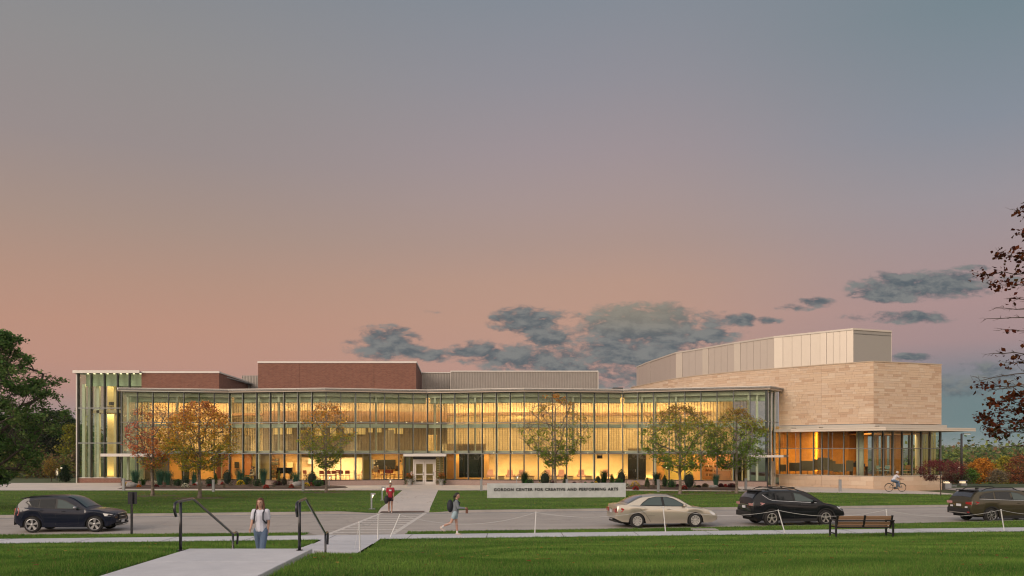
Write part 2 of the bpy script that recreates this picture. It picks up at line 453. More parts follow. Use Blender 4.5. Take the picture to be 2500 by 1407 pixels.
def valley(x, y):
    d = max(0, y - 78 - max(0, 36 - x) * 1.2)
    z = -.03 - 10.5 * sstep(0, 130, d) - 3 * sstep(120, 700, d)
    z += 60 * sstep(2600, 5600, y) * 0
    return z

def sheet(name, x0, x1, ya, yb, zf, m, nx=60, ny=8, parent=None, kind='structure', label=None, cat=None):
    V = []; Q = []
    for i in range(nx + 1):
        x = x0 + (x1 - x0) * i / nx; a, b = ya(x), yb(x)
        for j in range(ny + 1):
            y = a + (b - a) * j / ny; V.append((x, y, zf(x, y)))
    for i in range(nx):
        for j in range(ny):
            k = i * (ny + 1) + j; Q.append((k, k + ny + 1, k + ny + 2, k + 1))
    o = link(name, np_mesh(name, V, Q, [m], True), parent)
    if kind: o['kind'] = kind
    if label: o['label'] = label
    if cat: o['category'] = cat
    return o

# one sheet to the horizon
xs = [-4200, -1500, -600, -300, -160, -100, -70, -50, -35, -20, 0, 20, 33, 40, 46, 54, 64, 80, 110, 160, 260, 450, 900, 2000, 5200]
ys = [-60, -20, 10, 30, 50, 70, 78, 84, 92, 102, 115, 130, 150, 180, 220, 280, 360, 460, 600, 800, 1200, 2000, 3500, 7000]
def zg(x, y):
    b = valley(x, y) - (.12 if y < 78 else 0)
    if y < 34: b = min(b, -.25)
    return b
V = [(x, y, zg(x, y)) for x in xs for y in ys]
ny = len(ys); Q = [(i * ny + j, (i + 1) * ny + j, (i + 1) * ny + j + 1, i * ny + j + 1) for i in range(len(xs) - 1) for j in range(ny - 1)]
M_FIELD = mat('field', (.05, .075, .022), .95, col2=(.075, .085, .03), vscale=.02, var=.3)
tag(link('ground', np_mesh('ground', V, Q, [M_FIELD], True)), kind='structure')

sheet('road', -90, 110, lambda x: R1(x), lambda x: R2(x), lambda x, y: 0.0, M_ROAD, 60, 6)
sheet('lawn', -90, 100, lambda x: R2(x) + .16, lambda x: L1(x) if x < 60 else 60, lambda x, y: zfar(x, y), M_LAWN, 380, 24)
# far kerb, dropped at the crossing
def kerb_strip(name, x0, x1, yf, w, zf, n=200, sgn=1):
    V = []; Q = []
    for i in range(n + 1):
        x = x0 + (x1 - x0) * i / n; y = yf(x); z = zf(x, y + w * sgn)
        V += [(x, y, -.05), (x, y + .015 * sgn, z + .004), (x, y + w * sgn, z + .012), (x, y + w * sgn, -.05)]
    for i in range(n):
        for k in range(3): Q.append((i * 4 + k, i * 4 + 4 + k, i * 4 + 5 + k, i * 4 + 1 + k))
    return tag(link(name, np_mesh(name, V, Q, [M_KERB])), kind='structure')
kerb_strip('kerb', -90, 110, R2, .18, zfar, 500)
kerb_strip('kerb', -90, 110, R1, .16, lambda x, y: .125 if not -8.2 < x < -3.9 else .012, 500, -1)
# gutter line: smoother concrete pan along the far kerb
sheet('gutter', -90, 110, lambda x: R2(x) - .5, lambda x: R2(x) - .002, lambda x, y: .005, pavemat('gutter_concrete', (.28, .27, .27), (.34, .33, .33)), 80, 1)
# verge, near pavement, near lawn
def zverge(x, y):
    k = 1 - sstep(0, 1.6, max(-8.0 - x, x + 4.2, 0))
    return .125 - .11 * k * sstep(S(x) + .1, R1(x) - .3, y)
sheet('verge', -90, -7.9, lambda x: S(x) - .02, lambda x: R1(x) - .16, zverge, M_LAWN, 120, 6)
sheet('verge', -4.6, 110, lambda x: S(x) - .02, lambda x: R1(x) - .16, zverge, M_LAWN, 160, 6)
sheet('pavement', -90, 110, lambda x: S(x) - 1.62, lambda x: S(x), lambda x, y: .142, M_CONC, 60, 1)
sheet('crossing_apron', -7.92, -4.58, lambda x: S(x) + .003, lambda x: R1(x) - .162, zverge, M_CONC, 12, 6)
sheet('near_lawn', -45, 60, lambda x: -12, lambda x: S(x) - 1.60, lambda x, y: znear(x, y) - (.07 if -7.6 < x < -3.6 else 0), M_LAWN, 260, 110)
# path from the stairs to the pavement
def pl(y): return lerp_tab([(18, -6.78), (25, -6.93), (32, -7.3), (40, -8)], y)
def pr(y): return lerp_tab([(18, -4.36), (25, -4.78), (30, -5.05), (32, -4.9), (40, -4.9)], y)
V = []; Q = []
for j in range(31):
    y = 18.75 + (28.9 - 18.75 + 0) * j / 30
    for i in range(5):
        x = pl(y) + (pr(y) - pl(y)) * i / 4
        yy = y if j < 30 else S(x) - 1.625
        V.append((x, yy, lerp_tab(ST, yy) + .03 if yy < 28.5 else .15))
for j in range(30):
    for i in range(4):
        k = j * 5 + i; Q.append((k, k + 1, k + 6, k + 5))
tag(link('path', np_mesh('path', V, Q, [M_CONC], True)), kind='structure')
for k in range(1, 8):   # control joints in the path
    y = 18.75 + k * 1.5
    mb = MB(); mb.add([(pl(y), y, lerp_tab(ST, y) + .034), (pr(y), y, lerp_tab(ST, y) + .034), (pr(y), y + .02, lerp_tab(ST, y + .02) + .034), (pl(y), y + .02, lerp_tab(ST, y + .02) + .034)], [(0, 1, 2, 3)])
    mb.build('path_joint', mat('joint', (.12, .115, .11), .9))['kind'] = 'structure'
for x in range(-40, 50, 3):
    mb = MB(); y = S(x); mb.add([(x, y - 1.6, .147), (x + .025, y - 1.6, .147), (x + .025, y, .147), (x, y, .147)], [(0, 1, 2, 3)])
    mb.build('pavement_joint', mat('joint', (.12, .115, .11), .9))['kind'] = 'structure'
# entrance path across the far lawn, plaza
V = []; Q = []
for j in range(41):
    y = 44.0 + (66.95 - 44.0) * j / 40; a, b = ramp_x(y)
    for i in range(7):
        x = a + (b - a) * i / 6; yy = max(y, R2(x) + .165)
        V.append((x, yy, zfar(x, yy) + .012))
for j in range(40):
    for i in range(6):
        k = j * 7 + i; Q.append((k, k + 1, k + 8, k + 7))
tag(link('entrance_path', np_mesh('entrance_path', V, Q, [M_PLAZA], True)), kind='structure')
sheet('plaza', -90, 38.6, lambda x: L1(x) - .01, lambda x: 82 if x < -30 else (79.5 if x < 24 else 77), lambda x, y: .15 - .35 * sstep(28, 40, x), M_PLAZA, 120, 6)
mb = MB(); mb.add([(-7.35, 44.22, .055), (-4.95, 44.55, .055), (-4.95, 45.2, .075), (-7.35, 44.85, .075)], [(0, 1, 2, 3)])
o = mb.build('tactile_plate', mat('tactile', (.16, .105, .085), .8, bump=.6, bscale=60)); o['kind'] = 'structure'
# service road and parking to the right rear
sheet('service_road', 39.5, 120, lambda x: 70.5, lambda x: 76.5, lambda x, y: -.06, M_ROAD, 10, 2)

# crosswalk: two edge lines and rungs
def edge_l(y): return lerp_tab([(33.1, -7.65), (44.5, -7.25)], y)
def edge_r(y): return lerp_tab([(33.1, -5.0), (44.5, -4.85)], y)
def paint(name, pts, lab=None):
    mb = MB(); mb.add([(a, b, .006) for a, b in pts], [tuple(range(len(pts)))])
    o = mb.build(name, M_PAINT); o['kind'] = 'structure'; return o
ya, yb = 33.2, 44.15
paint('crosswalk_line', [(edge_l(ya) - .12, ya), (edge_l(ya) + .1, ya), (edge_l(yb) + .1, yb), (edge_l(yb) - .12, yb)])
paint('crosswalk_line', [(edge_r(ya) - .1, ya), (edge_r(ya) + .12, ya), (edge_r(yb) + .12, yb + .2), (edge_r(yb) - .1, yb + .2)])
for k in range(9):
    y = 33.9 + k * 1.13
    paint('crosswalk_bar', [(edge_l(y) + .1, y - .14), (edge_r(y) - .1, y), (edge_r(y) - .1, y + .34), (edge_l(y) + .1, y + .2)])
mb = MB()
for i in range(60):
    x = -88 + i * 3.3
    if -9 < x < -4: continue
    mb.add([(x, R2(x) - 1.15, .004), (x + 3.3, R2(x + 3.3) - 1.15, .004), (x + 3.3, R2(x + 3.3) - 1.05, .004), (x, R2(x) - 1.05, .004)], [(0, 1, 2, 3)])
mb.build('road_edge_line', M_PAINT)['kind'] = 'structure'
mb = MB()
for i in range(26):
    x = -90 + i * 3.2
    if x > -9.8: break
    mb.add([(x, R1(x) + .06, .004), (x + 3.2, R1(x + 3.2) + .06, .004), (x + 3.2, R1(x + 3.2) + .18, .004), (x, R1(x) + .18, .004)], [(0, 1, 2, 3)])
mb.build('parking_line', M_PAINT)['kind'] = 'structure'
# planting beds
def bed(pts, nm):
    mb = MB(); c = (sum(p[0] for p in pts) / len(pts), sum(p[1] for p in pts) / len(pts)); n = len(pts)
    inner = [(c[0] + (p[0] - c[0]) * .97, c[1] + (p[1] - c[1]) * .75) for p in pts]
    mb.add([(p[0], p[1], .155) for p in pts] + [(p[0], p[1], .27) for p in inner], [(i, (i + 1) % n, n + (i + 1) % n, n + i) for i in range(n)] + [tuple(range(n, 2 * n))])
    o = mb.build(nm, M_MULCH); o['kind'] = 'structure'; return o
bed([(px2x(286, 69.4), 69.4), (px2x(560, 69.0), 69.0), (px2x(790, 69.2), 69.2), (px2x(850, 71.6), 71.6), (px2x(800, 75.1), 75.1), (px2x(560, 76.2), 76.2), (px2x(312, 74.6), 74.6)], 'planting_bed')
bed([(px2x(1250, 74), 74), (px2x(1300, 69.3), 69.3), (px2x(1540, 68.6), 68.6), (px2x(1790, 66.4), 66.4), (px2x(1812, 68), 68.0), (px2x(1780, 73.6), 73.6), (px2x(1530, 76.1), 76.1), (px2x(1290, 75.3), 75.3)], 'planting_bed')
# worn mulch rings on the lawn under the trees are part of each tree below

# hills on the horizon
def hills(name, y0, h, seed, col, x0=-6000, x1=9000):
    rs = np.random.default_rng(seed); n = 160; X = np.linspace(x0, x1, n); Z = np.zeros(n)
    for k in range(1, 9): Z += rs.uniform(-1, 1) / k * np.sin(X / (2600 / k) + rs.uniform(0, 6.28))
    Z = (Z - Z.min()) / (Z.max() - Z.min())
    V = []; Q = []
    for i in range(n):
        top = h * (.65 + .35 * Z[i])
        for j, (dy_, f) in enumerate(((-900, 0), (-600, .35), (-300, .75), (0, 1), (500, .9), (1500, .2))):
            V.append((X[i], y0 + dy_, -16 + (16 + top) * f))
    for i in range(n - 1):
        for j in range(5):
            k = i * 6 + j; Q.append((k, k + 6, k + 7, k + 1))
    tag(link(name, np_mesh(name, V, Q, [mat(name, col, 1, col2=tuple(c * .7 for c in col), vscale=.004, var=.3)], True)), kind='structure')
hills('hills', 3200, 7, 3, (.035, .05, .025))
hills('hills', 5200, 24, 5, (.04, .05, .03))

# ------------------------------------------------------------------ grass blades (real geometry)
def scatter_blades(regions, name, seed=1):
    rs = np.random.default_rng(seed); Vs = []; Cs = []
    for (n, sampler, h, w) in regions:
        P = sampler(rs, n)
        n = len(P); ang = rs.uniform(0, 2 * np.pi, n); hh = h * rs.uniform(.5, 1.3, n) * (.75 + .5 * (np.sin(P[:, 0] * 5.1 + 2 * np.sin(P[:, 1] * 3.3)) * np.sin(P[:, 1] * 6.3 + P[:, 0] * 2) * .5 + .5)); ww = w * rs.uniform(.7, 1.3, n)
        lean = rs.normal(0, .35, (n, 2)) * hh[:, None]
        dxy = np.stack([np.cos(ang), np.sin(ang)], 1) * ww[:, None] / 2
        a = P.copy(); a[:, :2] -= dxy; b = P.copy(); b[:, :2] += dxy; c = P.copy(); c[:, :2] += lean; c[:, 2] += hh
        a[:, 2] -= .01; b[:, 2] -= .01
        Vs.append(np.stack([a, b, c], 1).reshape(-1, 3))
        k = rs.random(n)[:, None]
        pat = (np.sin(P[:, 0] * .9 + 1.3 * np.sin(P[:, 1] * .7)) * np.cos(P[:, 1] * 1.7 + .8 * np.sin(P[:, 0] * .6)) * .5 + .5)[:, None]
        k2 = np.clip(.55 * k + .45 * pat, 0, 1)
        col = (1 - k2) ** 1.3 * np.array([.040, .135, .024]) + k2 ** 1.3 * np.array([.255, .415, .085])
        dry = (rs.random(n) < .06)[:, None]
        col = np.where(dry, np.array([.26, .23, .09]), col)
        Cs.append(np.repeat(col, 3, 0))
    V = np.concatenate(Vs); C = np.concatenate(Cs)
    Q = np.arange(len(V)).reshape(-1, 3)
    o = link(name, np_mesh(name, V, Q, [M_BLADE], False, C))
    return tag(o, 'short mown grass blades growing on the lawns and verges', 'grass', kind='stuff')
znv = np.vectorize(znear)
def samp_near(y0, y1):
    def f(rs, n):
        y = rs.uniform(y0, y1, n * 2); x = rs.uniform(-.68, .68, n * 2) * (y + 1)
        ok = (rs.random(n * 2) < y / y1)
        ok &= ~((x > -6.25) & (x < -3.68) & (y < 15.3))
        pl_ = np.interp(y, [14, 18, 25, 32], [-6.3, -6.85, -7.0, -7.35]); pr_ = np.interp(y, [14, 18, 25, 30, 32], [-3.68, -4.2, -4.72, -5.0, -4.85])
        ok &= ~((x > pl_) & (x < pr_))
        ok &= y < 32.35 + .108 * x - 1.54
        x = x[ok][:n]; y = y[ok][:n]
        return np.stack([x, y, znv(x, y)], 1)
    return f
def samp_verge(rs, n):
    x = rs.uniform(-30, 32, n); t = rs.uniform(0, 1, n); a = 32.35 + .108 * x - .02; b = 33.75 + .135 * x + .0025 * x * x - .15
    y = a + (b - a) * t; ok = ~((x > -8.3) & (x < -4.3)); x = x[ok]; y = y[ok]
    return np.stack([x, y, np.full(len(x), .122)], 1)
zfv = np.vectorize(zfar)
def samp_far(rs, n):
    x = rs.uniform(-48, 42, n); d = rs.random(n) ** 1.6; a = 45.1 + .145 * x + .2; b = 66.75 - np.where(x > 0, .0055 * x * x, 0)
    y = a + (b - a) * d
    t = (y - 44) / 22.75; l = -7.45 - 1.75 * t; r = -4.6 - 1.6 * t
    ok = ~((x > l) & (x < r)) & (y < b); x = x[ok]; y = y[ok]
    return np.stack([x, y, zfv(x, y)], 1)
scatter_blades([(230000, samp_near(11.3, 17), .055, .010), (220000, samp_near(17, 34), .06, .018), (60000, samp_verge, .055, .022),
                (150000, samp_far, .055, .035)], 'grass', 3)
# fallen leaves
def fallen(n, seed):
    rs = np.random.default_rng(seed); V = []; C = []
    pts = []
    for k in range(n):
        y = rs.uniform(13, 66); x = rs.uniform(-.68, .68) * y
        if y < S(x) - 1.7:
            if -7.4 < x < -3.6: continue
            z = znear(x, y) + .05
        elif y > R2(x) + .3:
            z = zfar(x, y) + .045
        else: continue
        pts.append((x, y, z))
    for tx, ty in TREE_BASES:
        for k in range(160):
            r_ = abs(rs.normal(0, 2.2)); a = rs.uniform(0, 6.28); x, y = tx + r_ * 1.5 * math.cos(a), ty + r_ * math.sin(a)
            if y > R2(x) + .3: pts.append((x, y, zfar(x, y) + .04))
    for (x, y, z) in pts:
        s_ = rs.uniform(.03, .055) * (1 + max(0, y - 30) / 45); a = rs.uniform(0, 6.28); c = [(.34, .18, .05), (.26, .09, .04), (.38, .30, .08), (.20, .11, .05)][rs.integers(4)]
        for t in (0, 1, 2, 3):
            V.append((x + s_ * math.cos(a + t * 1.57), y + s_ * math.sin(a + t * 1.57), z + rs.uniform(0, .02))); C.append(c)
    Q = np.arange(len(V)).reshape(-1, 4)
    tag(link('fallen_leaves', np_mesh('fallen_leaves', V, Q, [leafmat('leaf', .35)], False, C)), 'fallen autumn leaves lying scattered on the lawns', 'fallen leaves', kind='stuff')
TREE_BASES = [(-27.7, 61.3), (-22.2, 58.2), (-15.1, 66.1), (3.6, 66), (13.4, 63.6), (18, 64.8)]
fallen(900, 5)

# ------------------------------------------------------------------ landing and stairs
st = thing('stairs', 'pale concrete landing and steps going down to the pavement, between two handrails', 'stairs', (-5, 15, 1.6))
for k_ in range(10):
    mb = MB(); mb.box(-6.12, -3.78, -3 + k_ * 1.81, -3 + (k_ + 1) * 1.81 - .008, 1.3, 1.64); mb.build('landing_slab', M_CONC, st, world=True, bevel=.012)
nst = 7
for k in range(nst):
    y0 = 15.1 + k * .52; z1 = 1.64 - (k + 1) * (1.02 / nst)
    xo = -.12 * (y0 - 15.1)
    mb = MB(); mb.box(-6.30 + xo, -3.95 + xo, y0 + .003, y0 + .52, z1 - .3, z1); mb.build('step', M_CONC, st, world=True, bevel=.008)
for sx in (-3.76,):
    mb = MB(); a = [(sx, 15.104), (sx + .16, 15.104), (sx + .16 - .43, 18.7), (sx - .43, 18.7)]
    mb.add([(*a[0], 1.0), (*a[1], 1.0), (*a[2], .2), (*a[3], .2), (*a[0], 1.60), (*a[1], 1.60), (*a[2], .60), (*a[3], .60)],
           [(0, 3, 2, 1), (4, 5, 6, 7), (0, 1, 5, 4), (1, 2, 6, 5), (2, 3, 7, 6), (3, 0, 4, 7)])
    mb.build('side_wall', M_CONC, st, world=True)
M_RAIL = mat('black_steel', (.012, .012, .018), .32, var=.3, spec=.6, coat=.3)
for (xa, lab) in ((-6.16, 'black steel handrail on the left side of the concrete steps'), (-3.95, 'black steel handrail on the right side of the concrete steps')):
    h = thing('handrail', lab, 'handrail', (xa, 14.8, 1.64), 0, 'handrails of the steps')
    X = lambda y: xa - .12 * (y - 14.8)
    pts = [(X(14.45), 14.50, 2.30), (X(14.42), 14.42, 2.42), (X(14.45), 14.45, 2.53), (X(14.55), 14.58, 2.555), (X(15.6), 15.6, 2.555), (X(15.7), 15.7, 2.53), (X(18.95), 18.95, 1.53), (X(19.05), 19.05, 1.51),
           (X(19.4), 19.4, 1.51), (X(19.5), 19.5, 1.48), (X(19.53), 19.53, 1.40), (X(19.5), 19.48, 1.20)]
    mb = MB(); mb.path(pts, .026, 10); mb.build('rail', M_RAIL, h, world=True, smooth=True)
    mb = MB(); mb.tube((xa, 14.8, 1.6), (xa, 14.8, 2.54), .028, n=10); mb.build('post', M_RAIL, h, world=True, smooth=True)
    mb = MB(); mb.tube((X(19.02), 19.02, .55), (X(19.02), 19.02, 1.50), .026, n=10); mb.build('post', M_RAIL, h, world=True, smooth=True)
    mb = MB(); mb.tube((xa, 14.8, 1.64), (xa, 14.8, 1.655), .06, n=12); mb.build('base_plate', M_RAIL, h, world=True)
# ================================================================== the arts centre
M_WHITE = mat('white_metal', (.62, .58, .54), .45, var=.12, vscale=1)
M_ALU = mat('grey_aluminium', (.19, .20, .20), .4, .2, var=.15)
M_DARK = mat('dark_frame', (.02, .022, .024), .4)
M_GASKET = mat('dark_gasket', (.018, .03, .026), .5)
M_BEAM = mat('green_white_beam', (.60, .62, .53), .6, var=.1)
M_PANE = glass('window_glass', (.90, .935, .885), .016, .35)
M_PANE2 = glass('clear_glass', (.94, .965, .93), .015, .35)
M_GRAN = mat('pink_granite', (.42, .30, .25), .7, col2=(.26, .19, .17), vscale=26, var=.3, bump=.2)
M_BRICK = brickmat('red_brick', (.155, .052, .034), (.22, .085, .055), (.20, .13, .10), .30, .085, 'xz', .01)
M_BRICKS = brickmat('red_brick_side', (.155, .052, .034), (.22, .085, .055), (.20, .13, .10), .30, .085, 'yz', .01)
M_ROOF = mat('roof_membrane', (.30, .29, .28), .8, var=.2)
M_SLAB = mat('slab', (.45, .43, .40), .8)
M_FLOOR = mat('interior_floor', (.42, .30, .18), .4, var=.15)

B = thing('arts_center_building', 'long low arts center with folded glass front, brick blocks and rounded sandstone hall', 'building', (0, 76, 0))
def bp(mb, name, m, **kw): return mb.build(name, m, B, world=True, **kw)

FP = [(-36.94, 75.35), (-27.37, 77.1), (-17.66, 75.6), (-8.29, 77.9), (1.17, 75.85), (10.71, 77.1), (23.42, 73.2)]
NB = [7, 7, 7, 7, 7, 9]
ZS, Z1, Z2, Z3 = .66, 3.2, 6.16, 9.06
def facY(px):
    """distance of the glass front along the view ray of a photograph column"""
    k = (px - 1250) / F
    for (xa, ya), (xb, yb) in zip(FP, FP[1:]):
        # X = xa+t(xb-xa) = k*(ya+t(yb-ya))
        den = (xb - xa) - k * (yb - ya)
        t = (k * ya - xa) / den
        if -1e-6 <= t <= 1 + 1e-6: return ya + t * (yb - ya)
    return FP[0][1] if k < 0 else FP[-1][1]
def rp(px, depth):
    D = facY(px) + depth; return (px2x(px, D), D)
DX0, DX1 = px2x(988, 77.35), px2x(1085, 77.35)          # entrance vestibule

M_SHADE = bpy.data.materials.new('mesh_shade'); M_SHADE.use_nodes = True; g = NG(M_SHADE.node_tree)
tr = g.new('ShaderNodeBsdfTransparent'); tr.inputs[0].default_value = (.92, .88, .82, 1)
df = g.new('ShaderNodeBsdfTranslucent'); df.inputs[0].default_value = (.55, .40, .27, 1)
d2 = g.new('ShaderNodeBsdfDiffuse'); d2.inputs[0].default_value = (.30, .24, .18, 1)
mx = g.new('ShaderNodeMixShader'); mx.inputs[0].default_value = .5; g.l.new(df.outputs[0], mx.inputs[1]); g.l.new(d2.outputs[0], mx.inputs[2])
m2 = g.new('ShaderNodeMixShader'); m2.inputs[0].default_value = .24; g.l.new(tr.outputs[0], m2.inputs[1]); g.l.new(mx.outputs[0], m2.inputs[2])
g.l.new(m2.outputs[0], g.new('ShaderNodeOutputMaterial').inputs[0])
M_ROD = mat('shade_rod_brown', (.12, .075, .05), .8)

def ebox(w, z0, z1, t): return MB().box(0, w, -t / 2, t / 2, z0, z1)
mull_me = MB().box(-.035, .035, -.02, .14, ZS, Z3).mesh('mullion', M_ALU)
mull2_me = None
for si, ((a, b), n) in enumerate(zip(zip(FP, FP[1:]), NB)):
    a = Vector(a); b = Vector(b); L = (b - a).length; d = (b - a) / L; nrm = Vector((d.y, -d.x)); w = L / n; ang = math.atan2(d.y, d.x)
    rows = {}
    for (nm, z0, z1, mm) in (('lo', ZS + .06, Z1 - .03, M_PANE2), ('mid', Z1 + .03, Z2 - .03, M_PANE), ('top', Z2 + .03, Z3 - .03, M_PANE)):
        rows[nm] = MB().box(.035, w - .035, -.012, .012, z0, z1).mesh('glass_pane', mm)
    sh_me = {}
    for (nm, z0, z1) in (('mid', Z1 + .30, Z2 - .50), ('top', Z2 + .05, 8.12)):
        mb = MB(); mb.add([(.10, .28, z0), (w - .10, .28, z0), (w - .10, .28, z1), (.10, .28, z1)], [(0, 1, 2, 3)])
        mb.cur = 1
        for k in range(4):
            x = .18 + (w - .36) * (k + .5) / 4
            mb.box(x - .016, x + .016, .25, .275, z0, z1)
        mb.box(.10, w - .10, .25, .29, z1, z1 + .03)
        sh_me[nm] = mb.mesh('window_shade', [M_SHADE, M_ROD])
    for k in range(n):
        p = a + d * (w * k); loc = Vector((p.x, p.y - 76, 0))
        c = p + d * (w / 2)
        xl, xr = p.x, p.x + d.x * w
        if xr <= DX0 + .05 or xl >= DX1 - .05:
            link('glass_pane', rows['lo'], B, loc, (0, 0, ang))
        else:
            if xl < DX0:
                link('glass_pane', MB().box(.035, (DX0 - xl) / d.x - .06, -.012, .012, ZS + .06, Z1 - .03).mesh('glass_pane', M_PANE2), B, loc, (0, 0, ang))
            elif xr > DX1:
                link('glass_pane', MB().box((DX1 - xl) / d.x + .06, w - .035, -.012, .012, ZS + .06, Z1 - .03).mesh('glass_pane', M_PANE2), B, loc, (0, 0, ang))
        link('glass_pane', rows['mid'], B, loc, (0, 0, ang))
        link('glass_pane', rows['top'], B, loc, (0, 0, ang))
        if not (si == 0 and k == 0) and not (si == 5 and k == 8):
            link('window_shade', sh_me['mid'], B, loc, (0, 0, ang)); link('window_shade', sh_me['top'], B, loc, (0, 0, ang))
        # mullion: silver cap outside with a dark backer
        inside = DX0 - .05 < p.x < DX1 + .05
        z0 = Z1 if inside else ZS
        mb = MB(); mb.box(-.022, .022, -.11, -.02, z0, Z3); mb.cur = 1; mb.box(-.05, .05, -.018, .20, z0, Z3)
        o = link('mullion', mb.mesh('mullion', [M_ALU, M_GASKET]), B, loc, (0, 0, ang))
    # transoms, sills, plinth, beams behind the glass
    mb = MB(); mb.wall(a, b, 0, L, .02, .125, Z2 - .045, Z2 + .045); mb.wall(a, b, 0, L, .02, .125, Z1 - .045, Z1 + .045); bp(mb, 'transom', M_ALU)
    mb = MB(); mb.wall(a, b, 0, L, -.02, .015, Z3 - .05, Z3 + .02); bp(mb, 'head_trim', M_DARK)
    lo = []
    if si == 3: lo = [(0, (DX0 - a.x) / d.x)] if DX0 < b.x else [(0, L)]
    elif si == 2: lo = [(0, min(L, (DX0 - a.x) / d.x))]
    else: lo = [(0, L)]
    if si == 3: lo = [((DX1 - a.x) / d.x, L)]
    if si == 2: lo = [(0, (DX0 - a.x) / d.x)]
    for (u0, u1) in lo:
        mb = MB(); mb.wall(a, b, u0, u1, .0, .10, ZS - .02, ZS + .05); bp(mb, 'window_sill', M_DARK)
        npc = max(1, round((u1 - u0) / 1.6)); ww = (u1 - u0) / npc
        for k in range(npc):
            mb = MB(); mb.wall(a, b, u0 + k * ww + .004, u0 + (k + 1) * ww - .004, -.25, .07, -.05, ZS - .021); bp(mb, 'plinth_stone', M_GRAN)
    e0 = .25 if si == 0 else 0
    mb = MB(); mb.wall(a, b, e0, L, -.75, -.45, Z1 + .06, Z1 + .27); mb.wall(a, b, e0, L, -.75, -.45, Z2 - .46, Z2 - .12); bp(mb, 'inner_beam', M_BEAM)
    mb = MB(); mb.wall(a, b, e0, L, -.62, -.40, Z3 - .40, Z3 - .01); bp(mb, 'inner_beam', M_BEAM)
    mb = MB(); mb.wall(a, b, e0, L, -1.25, -.95, Z3 - .95, Z3 - .01); bp(mb, 'inner_soffit', mat('soffit_paint', (.48, .54, .44), .7))
# end return on the right
RE = (25.3, 75.75)
a = Vector(FP[-1]); b = Vector(RE); L = (b - a).length; d = (b - a) / L; ang = math.atan2(d.y, d.x); w = L / 3
for k in range(3):
    p = a + d * (w * k); loc = (p.x, p.y - 76, 0)
    for (z0, z1) in ((Z1 + .03, Z2 - .03), (Z2 + .03, Z3 - .03)):
        link('glass_pane', MB().box(.03, w - .03, -.012, .012, z0, z1).mesh('glass_pane', M_PANE), B, loc, (0, 0, ang))
    if k != 1: link('glass_pane', MB().box(.03, w - .03, -.012, .012, .3, Z1 - .03).mesh('glass_pane', M_PANE), B, loc, (0, 0, ang))
    mb = MB(); mb.box(-.03, .03, -.10, -.02, .1, Z3); mb.cur = 1; mb.box(-.04, .04, -.018, .14, .1, Z3)
    link('mullion', mb.mesh('mullion', [M_WHITE if k else M_DARK, M_GASKET]), B, loc, (0, 0, ang))
mb = MB(); mb.wall(a, b, 0, L, .0, .07, Z2 - .03, Z2 + .03); mb.wall(a, b, 0, L, .0, .07, Z1 - .03, Z1 + .03); bp(mb, 'transom', M_ALU)
def door(name, cx, cy, w, h, rz, z0, m, label=None):
    """one glazed door leaf: stiles, rails, glass and handle, hung in the building"""
    dd = link(name, MB().box(-w / 2, -w / 2 + .16, -.03, .03, 0, h).box(w / 2 - .16, w / 2, -.03, .03, 0, h).box(-w / 2 + .16, w / 2 - .16, -.03, .03, h - .28, h)
              .box(-w / 2 + .16, w / 2 - .16, -.03, .03, 0, .30).box(-w / 2 + .16, w / 2 - .16, -.03, .03, .98, 1.06).mesh(name, m), B, (cx, cy - 76, z0), (0, 0, rz))
    if label: dd['label'] = label
    MBg = MB().box(-w / 2 + .162, w / 2 - .162, -.008, .008, .302, .978); MBg.box(-w / 2 + .162, w / 2 - .162, -.008, .008, 1.062, h - .282); MBg.build('door_glass', M_PANE2, dd)
    MB().tube((w / 2 - .08, -.07, .9), (w / 2 - .08, -.07, 1.25), .015).build('door_handle', M_DARK, dd)
    return dd
c = a + d * (L / 2)
door('door', c.x - d.x * .24, c.y - d.y * .24, .47, 2.35, ang, .16, mat('door_paint', (.46, .42, .38), .4))
door('door', c.x + d.x * .24, c.y + d.y * .24, .47, 2.35, ang, .16, mat('door_paint', (.46, .42, .38), .4))
mb = MB(); mb.wall(a, b, 0, w - .04, -.2, .05, -.1, .299); mb.wall(a, b, 2 * w + .04, L, -.2, .05, -.1, .299); bp(mb, 'plinth_stone', M_GRAN)
# left end return
mb = MB(); mb.box(FP[0][0] - .06, FP[0][0] + .03, FP[0][1] - .06, FP[0][1] + .03, .0, Z3); bp(mb, 'corner_post', M_DARK)
mb = MB(); mb.box(FP[0][0] - .01, FP[0][0] + .01, FP[0][1] + .05, 86.4, .3, Z3 - .02); bp(mb, 'glass_pane', M_PANE)
for k in range(1, 8):
    mb = MB(); mb.box(FP[0][0] - .05, FP[0][0] + .06, FP[0][1] + 1.4 * k - .03, FP[0][1] + 1.4 * k + .03, .3, Z3); bp(mb, 'mullion', M_ALU)

